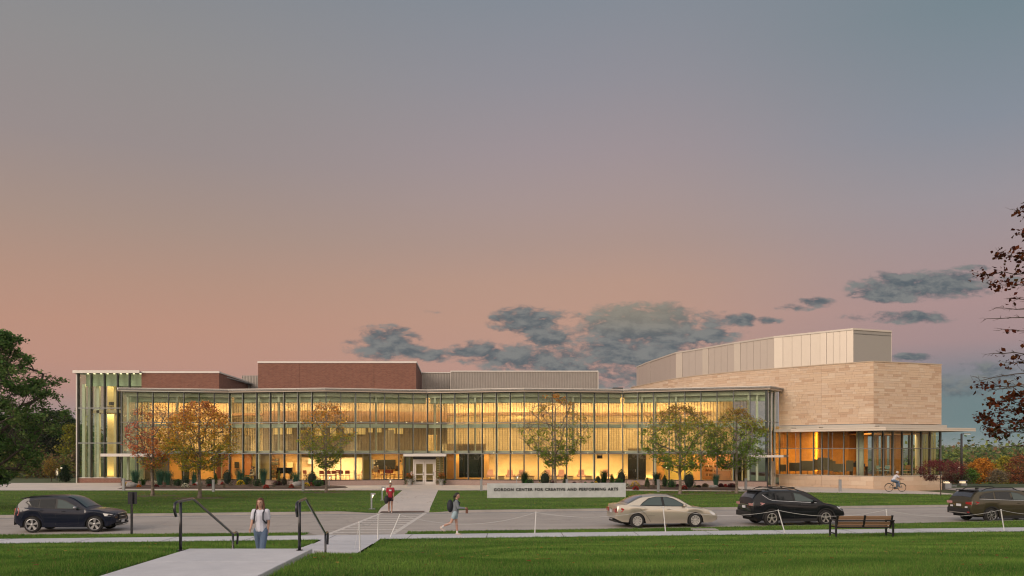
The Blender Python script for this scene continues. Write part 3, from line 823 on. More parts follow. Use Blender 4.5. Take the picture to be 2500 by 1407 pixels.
# roof with white fascia
def offs(pts, o):
    out = []
    for i, p in enumerate(pts):
        p = Vector(p); dirs = []
        if i > 0: dirs.append((p - Vector(pts[i - 1])).normalized())
        if i < len(pts) - 1: dirs.append((Vector(pts[i + 1]) - p).normalized())
        nn = sum((Vector((q.y, -q.x)) for q in dirs), Vector((0, 0))).normalized()
        k = 1 / max(.5, nn.dot(Vector((dirs[0].y, -dirs[0].x)))); out.append((p.x + nn.x * o * k, p.y + nn.y * o * k))
    return out
front = offs(FP, .42); front[0] = (FP[0][0] - .25, FP[0][1] - .38); front[-1] = (23.62, 72.72); front.append((25.75, 75.5))
poly = front + [(25.2, 78), (20, 83), (14, 98), (-36, 98), (-37.2, 86.5)]
mb = MB(); mb.prism(poly, Z3 + .16, Z3 + .30); bp(mb, 'roof', M_ROOF)
for i in range(len(front) - 1):
    p, q = front[i], front[i + 1]; Lq = math.dist(p, q)
    mb = MB(); mb.wall(p, q, 0, Lq, -.12, .0, Z3 + .17, Z3 + .36); bp(mb, 'roof_fascia', M_WHITE)
    mb = MB(); mb.wall(p, q, .02, Lq - .02, -.30, -.10, Z3 + .03, Z3 + .165); bp(mb, 'roof_trim', mat('beige_trim', (.50, .42, .36), .6))
mb = MB(); mb.wall(front[0], (FP[0][0] - .25, 86), 0, 10.5, 0, .12, Z3 + .17, Z3 + .36); bp(mb, 'roof_fascia', M_WHITE)
mb = MB(); mb.prism(offs(FP, .3)[:-1] + [(23.5, 72.9), (25.4, 75.6), (25.1, 77), (-36.8, 86)], Z3 + .02, Z3 + .1); bp(mb, 'soffit', mat('soffit_white', (.5, .5, .45), .7))

# floors
inner = offs(FP, -.3)
def slab(z0, z1, name, m, depth=9):
    back = offs(FP, -depth)
    mb = MB()
    for (p, q), (r, s_) in zip(zip(inner, inner[1:]), zip(back, back[1:])):
        if s_[0] > 21.5: s_ = (21.5, s_[1])
        mb.prism([p, q, s_, r], z0, z1)
    return bp(mb, name, m)
slab(.4, .62, 'ground_floor', M_FLOOR)
slab(3.26, 3.44, 'upper_floor', M_SLAB)
slab(8.98, 9.04, 'ceiling', mat('ceiling_paint', (.55, .48, .38), .8))

# interior walls. (px0, px1, depth, colour, roughness)
def wmat(n, c, var=.08, c2=None): return mat('wall_' + n, c, .8, var=var, vscale=.8, col2=c2)
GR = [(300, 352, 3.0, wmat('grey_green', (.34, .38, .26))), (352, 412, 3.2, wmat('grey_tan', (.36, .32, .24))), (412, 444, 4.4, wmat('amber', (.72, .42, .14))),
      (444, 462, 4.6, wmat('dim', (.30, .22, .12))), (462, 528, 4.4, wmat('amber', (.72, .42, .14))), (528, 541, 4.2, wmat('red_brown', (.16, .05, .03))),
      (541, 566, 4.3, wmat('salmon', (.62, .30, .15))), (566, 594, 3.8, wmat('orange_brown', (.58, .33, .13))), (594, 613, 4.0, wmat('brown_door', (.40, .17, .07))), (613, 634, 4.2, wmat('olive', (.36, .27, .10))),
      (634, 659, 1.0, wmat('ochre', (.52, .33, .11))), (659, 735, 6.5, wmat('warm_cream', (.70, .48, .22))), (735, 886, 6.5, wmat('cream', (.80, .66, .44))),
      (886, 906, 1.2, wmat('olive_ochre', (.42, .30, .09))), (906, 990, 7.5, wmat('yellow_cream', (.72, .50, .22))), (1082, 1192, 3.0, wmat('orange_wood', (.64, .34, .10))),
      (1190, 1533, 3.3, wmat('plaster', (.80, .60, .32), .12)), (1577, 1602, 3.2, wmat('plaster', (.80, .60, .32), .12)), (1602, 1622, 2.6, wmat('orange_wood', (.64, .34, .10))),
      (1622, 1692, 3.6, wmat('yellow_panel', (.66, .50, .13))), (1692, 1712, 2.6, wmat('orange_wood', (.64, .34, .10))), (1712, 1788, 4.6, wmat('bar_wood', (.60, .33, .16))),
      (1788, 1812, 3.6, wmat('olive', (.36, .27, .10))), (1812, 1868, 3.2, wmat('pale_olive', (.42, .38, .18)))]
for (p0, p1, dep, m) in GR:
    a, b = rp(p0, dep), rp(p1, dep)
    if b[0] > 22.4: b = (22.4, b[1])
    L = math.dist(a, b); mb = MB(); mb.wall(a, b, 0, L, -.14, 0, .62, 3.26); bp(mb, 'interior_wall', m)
DV = [(352, 3.0), (412, 4.4), (541, 4.2), (634, 4.2), (659, 6.4), (735, 6.4), (886, 6.4), (906, 7.4), (985, 7.4), (1090, 3), (1602, 3.4), (1712, 4.6), (1788, 4.6), (1812, 3.6)]
for (p, dep) in DV:
    a, b = rp(p, .55), rp(p, dep); L = math.dist(a, b); mb = MB(); mb.wall(a, b, 0, L, -.06, .06, .62, 3.26); bp(mb, 'partition', wmat('partition', (.58, .42, .2)))
# drop ceiling bulkheads in the class rooms (dark band above the bright openings)
for (p0, p1, z0) in ((735, 906, 2.80),):
    a, b = rp(p0, 1.3), rp(p1, 1.3); mb = MB(); mb.wall(a, b, 0, math.dist(a, b), -.1, 0, z0, 3.26); bp(mb, 'bulkhead', wmat('olive_ochre', (.42, .30, .09)))
# big dark screen window with orange frame, black doors
a, b = rp(1121, 2.3), rp(1182, 2.3); L = math.dist(a, b)
mb = MB(); mb.wall(a, b, .0, L, -.05, 0, .80, 3.24); bp(mb, 'dark_screen', mat('dark_screen_glass', (.008, .009, .008), .08, spec=.8))
mb = MB(); mb.wall(a, b, -.45, .0, -.1, .05, .62, 3.25); mb.wall(a, b, L, L + .45, -.1, .05, .62, 3.25); mb.wall(a, b, 0, L, -.1, .05, .62, .80); bp(mb, 'screen_frame', wmat('orange_wood', (.64, .34, .10)))
a, b = rp(1533, 2.4), rp(1577, 2.4); L = math.dist(a, b)
for k in range(2):
    mb = MB(); mb.wall(a, b, k * L / 2 + .01, (k + 1) * L / 2 - .01, -.06, 0, .63, 3.2)
    dd = bp(mb, 'black_door', mat('black_door', (.018, .015, .012), .18, spec=.6)); dd['label'] = 'tall black interior door'
    mb = MB(); mb.wall(a, b, L / 2 - .16 if k == 0 else L / 2 + .1, L / 2 - .12 if k == 0 else L / 2 + .14, .0, .04, 1.35, 1.62); mb.build('door_handle', M_ALU, dd, world=True)
# windows / pinboards / boards inside
def board(p0, p1, y0, y1, dep, name, m, lab=None):
    D = facY((p0 + p1) / 2) + dep; a, b = rp(p0, dep), rp(p1, dep)
    mb = MB(); mb.wall(a, b, 0, math.dist(a, b), 0, .05, z_at(y1, D), z_at(y0, D))
    o = bp(mb, name, m)
    if lab: o['label'] = lab
board(573, 584, 1128, 1143, 3.55, 'wall_panel', mat('panel_dark', (.03, .025, .015), .5))
board(915, 966, 1123, 1146, 7.2, 'blackboard', mat('board_black', (.012, .012, .01), .5))
board(904.5, 912, 1122, 1144, 1.0, 'poster', mat('poster_white', (.7, .66, .55), .7))
for (u, v_) in ((911, 1123), (917, 1124), (912, 1129), (919, 1130), (913, 1134), (911, 1139), (920, 1136), (976, 1124), (980, 1131)):
    board(u, u + 4, v_, v_ + 4, 7.1, 'picture', mat('picture_%d' % (u % 3), [(.75, .72, .65), (.05, .05, .05), (.35, .34, .3)][u % 3], .6))
board(701, 716, 1129, 1150, 6.2, 'cabinet_front', wmat('cream', (.80, .66, .44)))
board(724, 737, 1129, 1150, 6.1, 'cabinet_front', wmat('cream', (.80, .66, .44)))
board(513, 527, 1115, 1126, 4.1, 'whiteboard', mat('board_white', (.8, .78, .7), .4))
board(752, 766, 1120, 1133, 6.2, 'whiteboard', mat('board_white', (.8, .78, .7), .4))
board(444, 462, 1148, 1164, 4.2, 'interior_window', mat('window_dim', (.04, .045, .03), .2))

# upper storey back walls
M_TILE = brickmat('yellow_wall_tile', (.78, .60, .36), (.68, .51, .30), (.58, .43, .26), .62, .21, 'xz', .012, .06, .1, .7)
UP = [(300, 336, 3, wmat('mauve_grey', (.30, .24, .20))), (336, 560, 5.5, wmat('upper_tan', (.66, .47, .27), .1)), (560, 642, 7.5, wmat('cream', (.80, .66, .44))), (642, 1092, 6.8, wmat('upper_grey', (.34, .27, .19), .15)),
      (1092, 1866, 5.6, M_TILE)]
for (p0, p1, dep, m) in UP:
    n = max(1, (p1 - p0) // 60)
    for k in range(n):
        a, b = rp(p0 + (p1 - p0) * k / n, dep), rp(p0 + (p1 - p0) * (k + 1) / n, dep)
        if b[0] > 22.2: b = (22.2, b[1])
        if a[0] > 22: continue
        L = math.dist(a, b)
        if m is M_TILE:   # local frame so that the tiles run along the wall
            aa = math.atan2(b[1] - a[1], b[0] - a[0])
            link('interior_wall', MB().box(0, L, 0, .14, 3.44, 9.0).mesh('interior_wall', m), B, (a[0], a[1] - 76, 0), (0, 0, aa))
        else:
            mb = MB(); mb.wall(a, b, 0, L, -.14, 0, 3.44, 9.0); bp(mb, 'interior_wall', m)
M_SOF = mat('wood_soffit', (.30, .155, .085), .55, var=.15, vscale=2, col2=(.36, .19, .10))
def soffit(p0, p1, d0, d1, z0, z1, n=None, m=M_SOF):
    n = n or max(1, (p1 - p0) // 60)
    for k in range(n):
        q0, q1 = p0 + (p1 - p0) * k / n, p0 + (p1 - p0) * (k + 1) / n
        a, b, c_, d_ = rp(q0, d0), rp(q1, d0), rp(q1, d1), rp(q0, d1)
        if b[0] > 22: continue
        mb = MB(); mb.prism([a, b, c_, d_], z0, z1); bp(mb, 'wood_soffit', m)
soffit(340, 560, 4.2, 4.9, 7.05, 7.32)
soffit(560, 642, 4.2, 6.6, 7.05, 7.32)
soffit(642, 1092, 3.0, 6.2, 6.42, 7.42)
soffit(1092, 1866, 4.2, 5.0, 7.05, 7.35)
# things seen in the dim middle range: bright clerestory openings, stair, low walls
def block(p0, p1, y0, y1, dep, th, name, m):
    D = facY((p0 + p1) / 2) + dep; a, b = rp(p0, dep), rp(p1, dep)
    mb = MB(); mb.wall(a, b, 0, math.dist(a, b), -th, 0, z_at(y1, D), z_at(y0, D)); return bp(mb, name, m)
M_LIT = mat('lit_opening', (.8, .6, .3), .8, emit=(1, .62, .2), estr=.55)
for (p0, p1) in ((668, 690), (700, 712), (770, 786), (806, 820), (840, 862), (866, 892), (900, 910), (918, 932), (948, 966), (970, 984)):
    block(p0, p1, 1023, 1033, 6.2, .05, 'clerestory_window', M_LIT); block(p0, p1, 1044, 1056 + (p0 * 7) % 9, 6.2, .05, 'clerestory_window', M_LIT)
for (p0, p1, y0) in ((560, 575, 1062), (577, 592, 1058), (596, 608, 1066), (645, 672, 1072), (676, 704, 1078), (820, 880, 1080), (938, 962, 1050)):
    block(p0, p1, y0, 1104, 3.5, .4, 'partition', wmat('partition_grey', (.33, .27, .2)))
block(1044, 1064, 1062, 1103, 3.2, .3, 'stair_panel', wmat('warm_cream', (.70, .48, .22)))
for k in range(7): block(1074, 1089, 1084 + k * 2.6, 1085.4 + k * 2.6, 3.0, .3, 'stair_tread', wmat('cream', (.80, .66, .44)))
block(1091, 1185, 1084, 1104, 2.6, .1, 'balustrade', wmat('brown_grey', (.33, .22, .13)))
block(1120, 1176, 1088, 1104, 2.3, .08, 'console_desk', wmat('dark_brown', (.16, .11, .07)))
block(1533, 1590, 1095, 1104, 2.4, .1, 'balustrade', wmat('brown_grey', (.33, .22, .13)))
# columns behind the glass
for px in (313, 433, 563, 632, 681, 730, 868, 918, 1062, 1111, 1160, 1213, 1399, 1450, 1567, 1600, 1650, 1827, 1848):
    x, y = rp(px, .62)
    wdt = .09
    mb = MB(); mb.box(x - wdt, x + wdt, y - wdt, y + wdt, .62 if px in (313, 632, 730, 868, 1111, 1213, 1450, 1600, 1827, 1848) else 3.44, 9.0); bp(mb, 'column', M_BEAM)

# ------------------------------------------------ interior lamps
WARM = (1.0, .64, .28)
def area(name, loc, sx, sy, power, rot=(0, 0, 0), col=WARM):
    l = bpy.data.lights.new(name, 'AREA'); l.shape = 'RECTANGLE'; l.size = sx; l.size_y = sy; l.energy = power; l.color = col
    o = bpy.data.objects.new(name, l); COL.objects.link(o); o.location = loc; o.rotation_euler = rot
    return o
def line_lamp(name, p0, p1, dep, z, sy, wpm, up=False, tilt=0, col=WARM):
    n = max(1, round((p1 - p0) / 110))
    for k in range(n):
        a, b = rp(p0 + (p1 - p0) * k / n, dep), rp(p0 + (p1 - p0) * (k + 1) / n, dep); L = math.dist(a, b)
        if b[0] > 22: continue
        o = area(name, ((a[0] + b[0]) / 2, (a[1] + b[1]) / 2, z), L * .95, sy, wpm * L, ((R(180) if up else 0) + tilt, 0, math.atan2(b[1] - a[1], b[0] - a[0])), col)
KI = 1.0
line_lamp('ceiling_or_fill_lamp', 356, 410, 1.8, 3.2, .5, 8 * KI)
line_lamp('ceiling_or_fill_lamp', 416, 632, 2.4, 3.2, .6, 34 * KI)
line_lamp('ceiling_or_fill_lamp', 663, 732, 4.0, 3.2, 1.0, 75 * KI)
line_lamp('ceiling_or_fill_lamp', 740, 884, 4.0, 3.2, 1.5, 110 * KI, col=(1, .70, .38))
line_lamp('ceiling_or_fill_lamp', 910, 984, 4.5, 3.2, 1.5, 90 * KI)
line_lamp('ceiling_or_fill_lamp', 1092, 1186, 1.7, 3.2, .5, 20 * KI)
line_lamp('ceiling_or_fill_lamp', 1192, 1600, 1.8, 3.2, .6, 27 * KI)
line_lamp('floor_or_fill_uplight', 1192, 1600, 3.1, .68, .10, 12 * KI, up=True, tilt=R(12))
line_lamp('ceiling_or_fill_lamp', 1605, 1708, 1.8, 3.2, .6, 38 * KI)
line_lamp('ceiling_or_fill_lamp', 1716, 1785, 2.6, 3.2, .8, 55 * KI)
line_lamp('ceiling_or_fill_lamp', 1814, 1860, 1.6, 3.2, .5, 10 * KI)
# coves: up above the soffit line and down below it
line_lamp('cove_lamp', 345, 640, 4.9, 7.36, .15, 14 * KI, up=True, tilt=R(-8))
line_lamp('cove_lamp', 345, 640, 5.0, 7.02, .15, 16 * KI)
line_lamp('cove_lamp', 645, 1090, 6.3, 7.5, .15, 26 * KI, up=True)
line_lamp('cove_lamp', 1095, 1860, 5.15, 7.40, .15, 9 * KI, up=True, tilt=R(-8))
line_lamp('cove_lamp', 1095, 1860, 5.2, 7.02, .15, 9 * KI)
line_lamp('ceiling_or_fill_lamp', 345, 1860, 2.4, 8.9, .8, 78 * KI, tilt=R(24), col=(1, .70, .37))  # added fill lamps that even out the upper storey glow, no real fixtures
mb = MB()
for k in range(12):
    x_, y_ = rp(660 + k * 37, 3.6 + (k * 7 % 5) * .4); mb.lathe([(0, 0), (.07, 0), (.07, .03), (0, .03)], (x_, y_, 6.385), 8)
for k in range(9):
    x_, y_ = rp(1205 + k * 46, 2.6); mb.lathe([(0, 0), (.06, 0), (.06, .03), (0, .03)], (x_, y_, 3.225), 8)
bp(mb, 'downlight', mat('downlight', (1, .9, .7), .5, emit=(1, .80, .5), estr=5))
line_lamp('ceiling_or_fill_lamp', 645, 1090, 3.4, 6.36, 1.2, 16 * KI, col=(1, .74, .44))

# ------------------------------------------------ main entrance
M_DOOR = mat('door_white_paint', (.62, .58, .54), .4, var=.06)
vx0, vx1, vy = DX0, DX1, 77.30
mb = MB(); mb.box(vx0, vx0 + .07, vy, vy + .12, .15, 3.12); mb.box(vx1 - .07, vx1, vy, vy + .12, .15, 3.12); mb.box(vx0 + .07, vx1 - .07, vy, vy + .12, 2.92, 3.12); bp(mb, 'entrance_frame', M_DARK)
dx0, dx1 = px2x(1008.5, vy), px2x(1064, vy); mid = (dx0 + dx1) / 2; dw = (dx1 - dx0 - .28) / 2
mb = MB(); mb.box(dx0, dx0 + .12, vy - .02, vy + .10, .15, 2.62); mb.box(dx1 - .12, dx1, vy - .02, vy + .10, .15, 2.62); mb.box(dx0 + .12, dx1 - .12, vy - .02, vy + .10, 2.48, 2.62); bp(mb, 'door_frame', M_DOOR)
door('door', mid - dw / 2 - .01, vy + .04, dw, 2.31, 0, .165, M_DOOR); o = door('door', mid + dw / 2 + .01, vy + .04, dw, 2.31, 0, .165, M_DOOR)
for (q0, q1) in ((vx0 + .08, dx0 - .02), (dx1 + .02, vx1 - .08)):
    mb = MB(); mb.box(q0, q1, vy + .04, vy + .06, .75, 2.91); bp(mb, 'glass_pane', M_PANE)
    mb = MB(); mb.box(q0, q1, vy, vy + .12, .15, .74); bp(mb, 'plinth_stone', M_GRAN)
    mb = MB(); mb.box((q0 + q1) / 2 - .025, (q0 + q1) / 2 + .025, vy, vy + .035, .75, 2.91); bp(mb, 'mullion', M_ALU)
mb = MB(); mb.box(dx0, dx1, vy + .03, vy + .08, 2.63, 2.91); bp(mb, 'transom_panel', mat('transom_dark', (.04, .04, .035), .3))
mb = MB(); mb.box(px2x(986, 75.9), px2x(1088, 75.9), 75.9, 77.29, 3.02, 3.10); bp(mb, 'canopy', M_WHITE)
mb = MB(); mb.box(px2x(985, 75.9), px2x(1089, 75.9), 75.82, 75.899, 2.93, 3.16); bp(mb, 'canopy_fascia', M_WHITE)
mb = MB(); mb.box(vx0 - .0, vx0 + .05, vy + .13, 81.2, .62, 3.2); mb.box(vx1 - .05, vx1, vy + .13, 81.2, .62, 3.2); bp(mb, 'vestibule_wall', mat('vest_glass_wall', (.13, .15, .12), .3))
mb = MB(); mb.box(vx0 + .06, vx1 - .06, 81.2, 81.3, .15, 3.2); bp(mb, 'interior_wall', wmat('vest_back', (.32, .27, .15)))
mb = MB(); mb.box(vx0 + .06, vx1 - .06, vy + .15, 81.2, .63, .66); bp(mb, 'vestibule_floor', M_FLOOR)
mb = MB(); mb.box(vx0 + .06, vx1 - .06, vy + .15, 81.2, 3.16, 3.2); bp(mb, 'vestibule_ceiling', M_SLAB)
for k in range(9):
    mb = MB(); mb.box(px2x(1067, 78.6), px2x(1074, 78.6), 78.6, 78.64, .9 + k * .23, .98 + k * .23); bp(mb, 'wall_slat', wmat('cream', (.80, .66, .44)))
    mb = MB(); mb.box(px2x(1079, 78.6), px2x(1082, 78.6), 78.6, 78.64, .9 + k * .23, .98 + k * .23); bp(mb, 'wall_slat', wmat('cream', (.80, .66, .44)))
area('ceiling_or_fill_lamp', ((vx0 + vx1) / 2, 79.2, 3.1), 2.5, 1.2, 60, col=(1, .72, .42))
mb = MB(); mb.box(px2x(1003, vy), px2x(1007, vy), vy - .08, vy - .01, 1.0, 1.45); bp(mb, 'card_reader', M_WHITE)
# side canopies
mb = MB(); mb.box(px2x(245, 74.4), px2x(375, 74.4), 74.4, 74.5, 2.93, 3.20); bp(mb, 'canopy_fascia', M_WHITE)
mb = MB(); mb.box(px2x(246, 74.5), px2x(375, 74.5), 74.501, 76.2, 3.06, 3.14); bp(mb, 'canopy', M_WHITE)
mb = MB(); mb.box(px2x(1830, 72.0), px2x(1913, 71.9), 71.9, 72.0, 2.87, 3.08); bp(mb, 'canopy_fascia', M_WHITE)
mb = MB(); mb.prism([(px2x(1830, 72), 72.003), (px2x(1913, 71.9), 72.003), (px2x(1913, 71.9) + .45, 72.4), (26.0, 74.7), (25.1, 75.2), (23.3, 72.95), (21.8, 73.3)], 2.93, 3.02); bp(mb, 'canopy', M_WHITE)
mb = MB(); mb.wall((px2x(1913, 71.9) + .004, 71.95), (px2x(1913, 71.9) + .55, 72.6), 0, .85, 0, .06, 2.87, 3.08); bp(mb, 'canopy_fascia', mat('canopy_side', (.18, .18, .18), .5))

# ------------------------------------------------ glass tower on the left
TX0, TX1, TY, TZ = -47.35, -40.45, 87.0, 11.9
mb = MB(); mb.box(TX0 - .1, px2x(303, TY), TY - .08, TY + .2, -.05, .47); bp(mb, 'brick_base', brickmat('red_brick_base', (.20, .055, .035), (.28, .09, .06), (.42, .30, .24), .30, .085, 'xz', .012))
mb = MB(); mb.box(TX0 - .12, px2x(303, TY), TY - .12, TY + .22, .471, .55); bp(mb, 'window_sill', M_WHITE)
cols = [-47.3, px2x(224.6, TY), px2x(257, TY), px2x(288.8, TY), px2x(317.5, TY), TX1]
for xa, xb in zip(cols, cols[1:]):
    for (z0, z1) in ((.58, 4.27), (4.33, 8.08), (8.14, TZ)):
        mb = MB(); mb.box(xa + .05, xb - .05, TY + .0, TY + .02, z0, z1); bp(mb, 'glass_pane', M_PANE)
for i, xa in enumerate(cols[:-1]):
    mb = MB(); mb.box(xa - .05, xa + .05, TY - .28, TY + .08, .552, TZ + .05); bp(mb, 'mullion', M_DARK)
mb = MB()
for z in (4.3, 8.11): mb.box(cols[0] + .05, cols[-1], TY - .33, TY - .281, z - .06, z + .06)
bp(mb, 'transom', M_ALU)
mb = MB(); mb.box(TX0 - .13, TX0 - .03, TY - .3, TY + .3, -.05, TZ + .1); bp(mb, 'corner_trim', M_WHITE)
for (ya_, yb_) in ((TY + .1, TY + 3.4), (TY + 3.5, TY + 6.8), (TY + 6.9, TY + 10.1)):
    mb = MB(); mb.box(TX0 - .01, TX0 + .01, ya_, yb_, .6, TZ); bp(mb, 'glass_pane', M_PANE)
    mb = MB(); mb.box(TX0 - .05, TX0 + .05, yb_ + .01, yb_ + .09, .2, TZ); bp(mb, 'mullion', M_BEAM)
for xa, xb in zip(cols, cols[1:]):
    mb = MB(); mb.box(xa + .2, xb - .2, TY + 10.2, TY + 10.22, .6, TZ - 1.3); bp(mb, 'glass_pane', M_PANE)
    mb = MB(); mb.box(xb - .19, xb + .19, TY + 10.1, TY + 10.3, .2, TZ); bp(mb, 'column', wmat('tower_cream', (.62, .50, .34)))
mb = MB(); mb.box(TX0, TX1, TY - .5, TY + 10.6, TZ + .06, TZ + .2); bp(mb, 'roof', M_ROOF)
mb = MB(); mb.box(TX0 - .35, TX1, TY - .6, TY - .501, TZ + .0, TZ + .30); mb.box(TX0 - .35, TX0 - .25, TY - .5, TY + 10.5, TZ, TZ + .30); bp(mb, 'roof_fascia', M_WHITE)
mb = MB(); mb.box(TX0 - .24, TX1, TY - .5, TY - .05, TZ + .0, TZ + .055); bp(mb, 'soffit', mat('soffit_white', (.5, .5, .45), .7))
mb = MB(); mb.box(TX0 + .55, TX1, TY + .5, TY + .7, 10.55, TZ + .02); bp(mb, 'inner_beam', mat('spandrel_green', (.40, .50, .37), .6))
mb = MB(); mb.box(TX0 + .5, TX1, TY + .3, TY + 10.2, .3, .5); bp(mb, 'ground_floor', M_FLOOR)
mb = MB(); mb.prism([(TX0 + .8, TY + .9), (TX1, TY + .9), (TX1, TY + 9), (TX0 + 4.5, TY + 9), (TX0 + 2.5, TY + 3)], 7.62, 7.95); bp(mb, 'upper_floor', wmat('tower_cream', (.62, .50, .34)))
mb = MB(); mb.box(px2x(262, TY + 2.2), px2x(278, TY + 2.2), TY + 2.2, TY + 2.4, .5, 11.0); bp(mb, 'interior_wall', wmat('tower_wall', (.80, .64, .36)))
mb = MB(); mb.box(px2x(278.5, TY + 1.2), px2x(283, TY + 1.2), TY + 1.2, TY + 1.6, .5, 11.0); mb.box(px2x(286, TY + 1.2), px2x(290, TY + 1.2), TY + 1.2, TY + 1.6, .5, 11.0)
bp(mb, 'column', wmat('tower_wall', (.80, .64, .36)))
for px in (205, 219, 240): 
    x = px2x(px, TY + 1.0); mb = MB(); mb.box(x - .16, x + .16, TY + .9, TY + 1.2, .5, 10.8); bp(mb, 'column', M_BEAM)
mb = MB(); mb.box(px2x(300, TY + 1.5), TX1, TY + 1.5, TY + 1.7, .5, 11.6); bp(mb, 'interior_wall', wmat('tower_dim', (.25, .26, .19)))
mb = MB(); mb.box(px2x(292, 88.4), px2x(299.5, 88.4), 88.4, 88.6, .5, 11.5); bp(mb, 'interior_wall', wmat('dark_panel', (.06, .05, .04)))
area('ceiling_or_fill_lamp', (px2x(262, TY + 2), TY + 1.3, 11.6), 3, .8, 95, col=(1, .74, .38)); area('ceiling_or_fill_lamp', (-44.0, TY + 2.2, 7.55), 4, 1.2, 170, col=(1, .70, .30))
area('floor_or_fill_uplight', (px2x(270, TY + 2), TY + 1.6, .56), 2, .4, 45, (R(180), 0, 0), (1, .66, .26))
for k in range(9):   # small round downlights under the roof edge
    x = TX0 + .9 + k * .72
    mb = MB(); mb.lathe([(.0, 0), (.11, 0), (.11, .03), (0, .03)], (x, TY + .22, TZ - .03), 8); bp(mb, 'downlight', mat('downlight', (1, .9, .7), .5, emit=(1, .80, .5), estr=5))
board_ = None
# seated furniture seen on the tower's upper floor is modelled with the furniture

# ------------------------------------------------ brick blocks and metal screens behind the roof
def coping(x0, x1, y0, y1, z): 
    mb = MB(); mb.box(x0, x1, y0, y1, z, z + .2); return mb
bx0, bx1 = px2x(345, TY) + .02, px2x(535, TY)
mb = MB(); mb.box(bx0, bx1 - .2, TY, TY + .3, 8.9, 11.95); bp(mb, 'brick_wall', M_BRICK)
mb = MB(); mb.add([(bx1 - .2, TY, 8.9), (bx1, TY, 8.9), (px2x(630, 104), 104, 8.9), (px2x(630, 104) - .3, 104, 8.9), (bx1 - .2, TY, 11.95), (bx1, TY, 11.95), (px2x(630, 104), 104, 11.95), (px2x(630, 104) - .3, 104, 11.95)],
                  [(0, 3, 2, 1), (4, 5, 6, 7), (0, 1, 5, 4), (1, 2, 6, 5), (2, 3, 7, 6), (3, 0, 4, 7)]); bp(mb, 'brick_wall', M_BRICKS)
bp(coping(bx0, bx1 + .05, TY - .06, TY + .35, 11.951), 'coping', M_WHITE)
mb = MB(); mb.wall((bx1 + .05, TY + .36), (px2x(630, 104) + .05, 104), 0, 17, -.35, 0, 11.951, 12.1); bp(mb, 'coping', M_WHITE)
mb = MB(); mb.box(bx0, bx1 - .2, TY + .31, 104, 11.7, 11.8); bp(mb, 'roof', M_ROOF)
BX0, BX1, BY, BZ = px2x(630, 88), px2x(1016, 88), 88.0, 13.15
e1 = px2x(765 - 33, 88); e2 = px2x(913, 88)
for (xa, xb) in ((BX0, e1 - .012), (e1 + .012, e2 - .012), (e2 + .012, BX1 - .02)):
    mb = MB(); mb.box(xa, xb, BY, BY + .3, 8.9, BZ); bp(mb, 'brick_wall', M_BRICK)
mb = MB(); xr = px2x(1032, 105)
mb.add([(BX1 - .018, BY, 8.9), (BX1, BY, 8.9), (xr, 105, 8.9), (xr - .3, 105, 8.9), (BX1 - .018, BY, BZ), (BX1, BY, BZ), (xr, 105, BZ), (xr - .3, 105, BZ)],
       [(0, 3, 2, 1), (4, 5, 6, 7), (0, 1, 5, 4), (1, 2, 6, 5), (2, 3, 7, 6), (3, 0, 4, 7)]); bp(mb, 'brick_wall', M_BRICKS)
bp(coping(BX0 - .05, BX1 + .06, BY - .06, BY + .35, BZ + .001), 'coping', M_WHITE)
mb = MB(); mb.wall((BX1 + .06, BY + .36), (xr + .06, 105), 0, 17, -.3, 0, BZ + .001, BZ + .2); bp(mb, 'coping', M_WHITE)
mb = MB(); mb.box(BX0, BX1 - 1.5, BY + .31, 105, BZ - .2, BZ - .1); mb.box(BX0 - .0, BX0 + .3, BY + .301, 105, 9, BZ - .21); bp(mb, 'roof', M_ROOF)
M_CORR = mat('corrugated_metal', (.34, .31, .285), .45, .35, var=.1, vscale=.5)
def corr(x0, x1, y, z0, z1, name='corrugated_screen', pitch=.19):
    mb = MB(); n = int((x1 - x0) / pitch); x = x0
    for k in range(n):
        a = x0 + k * pitch
        P = [(a, y), (a + pitch * .38, y), (a + pitch * .5, y + .07), (a + pitch * .88, y + .07), (a + pitch, y)]
        for p, q in zip(P, P[1:]): mb.add([(p[0], p[1], z0), (q[0], q[1], z0), (q[0], q[1], z1), (p[0], p[1], z1)], [(0, 1, 2, 3)])
    mb.box(x0, x1, y + .1, y + .2, z0, z1)
    o = bp(mb, name, M_CORR); return o
corr(px2x(590, 99), px2x(634, 99), 99, 8.9, z_at(917, 99))
corr(px2x(1030, 97), px2x(1101, 97), 97, 8.9, z_at(911, 97))
corr(px2x(1100.5, 94), px2x(1459, 94), 94, 8.9, z_at(908, 94))
zt = z_at(908, 94)
mb = MB(); mb.box(px2x(1100, 94), px2x(1460.5, 94), 93.92, 94.3, zt, zt + .12); bp(mb, 'coping', M_WHITE)
mb = MB(); mb.box(px2x(1100, 94) - .02, px2x(1102, 94), 93.9, 94.2, 8.9, zt - .001); mb.box(px2x(1458.5, 94), px2x(1461, 94), 93.9, 97, 8.9, zt - .001); bp(mb, 'corner_trim', mat('beige_metal', (.50, .45, .40), .5))
zt2 = z_at(911, 97); mb = MB(); mb.box(px2x(1030, 97), px2x(1101, 97), 96.93, 97.2, zt2, zt2 + .1); bp(mb, 'coping', M_WHITE)
mb = MB(); mb.box(px2x(1100, 94), px2x(1460, 94), 94.31, 100, zt - .3, zt - .2); bp(mb, 'roof', M_ROOF)

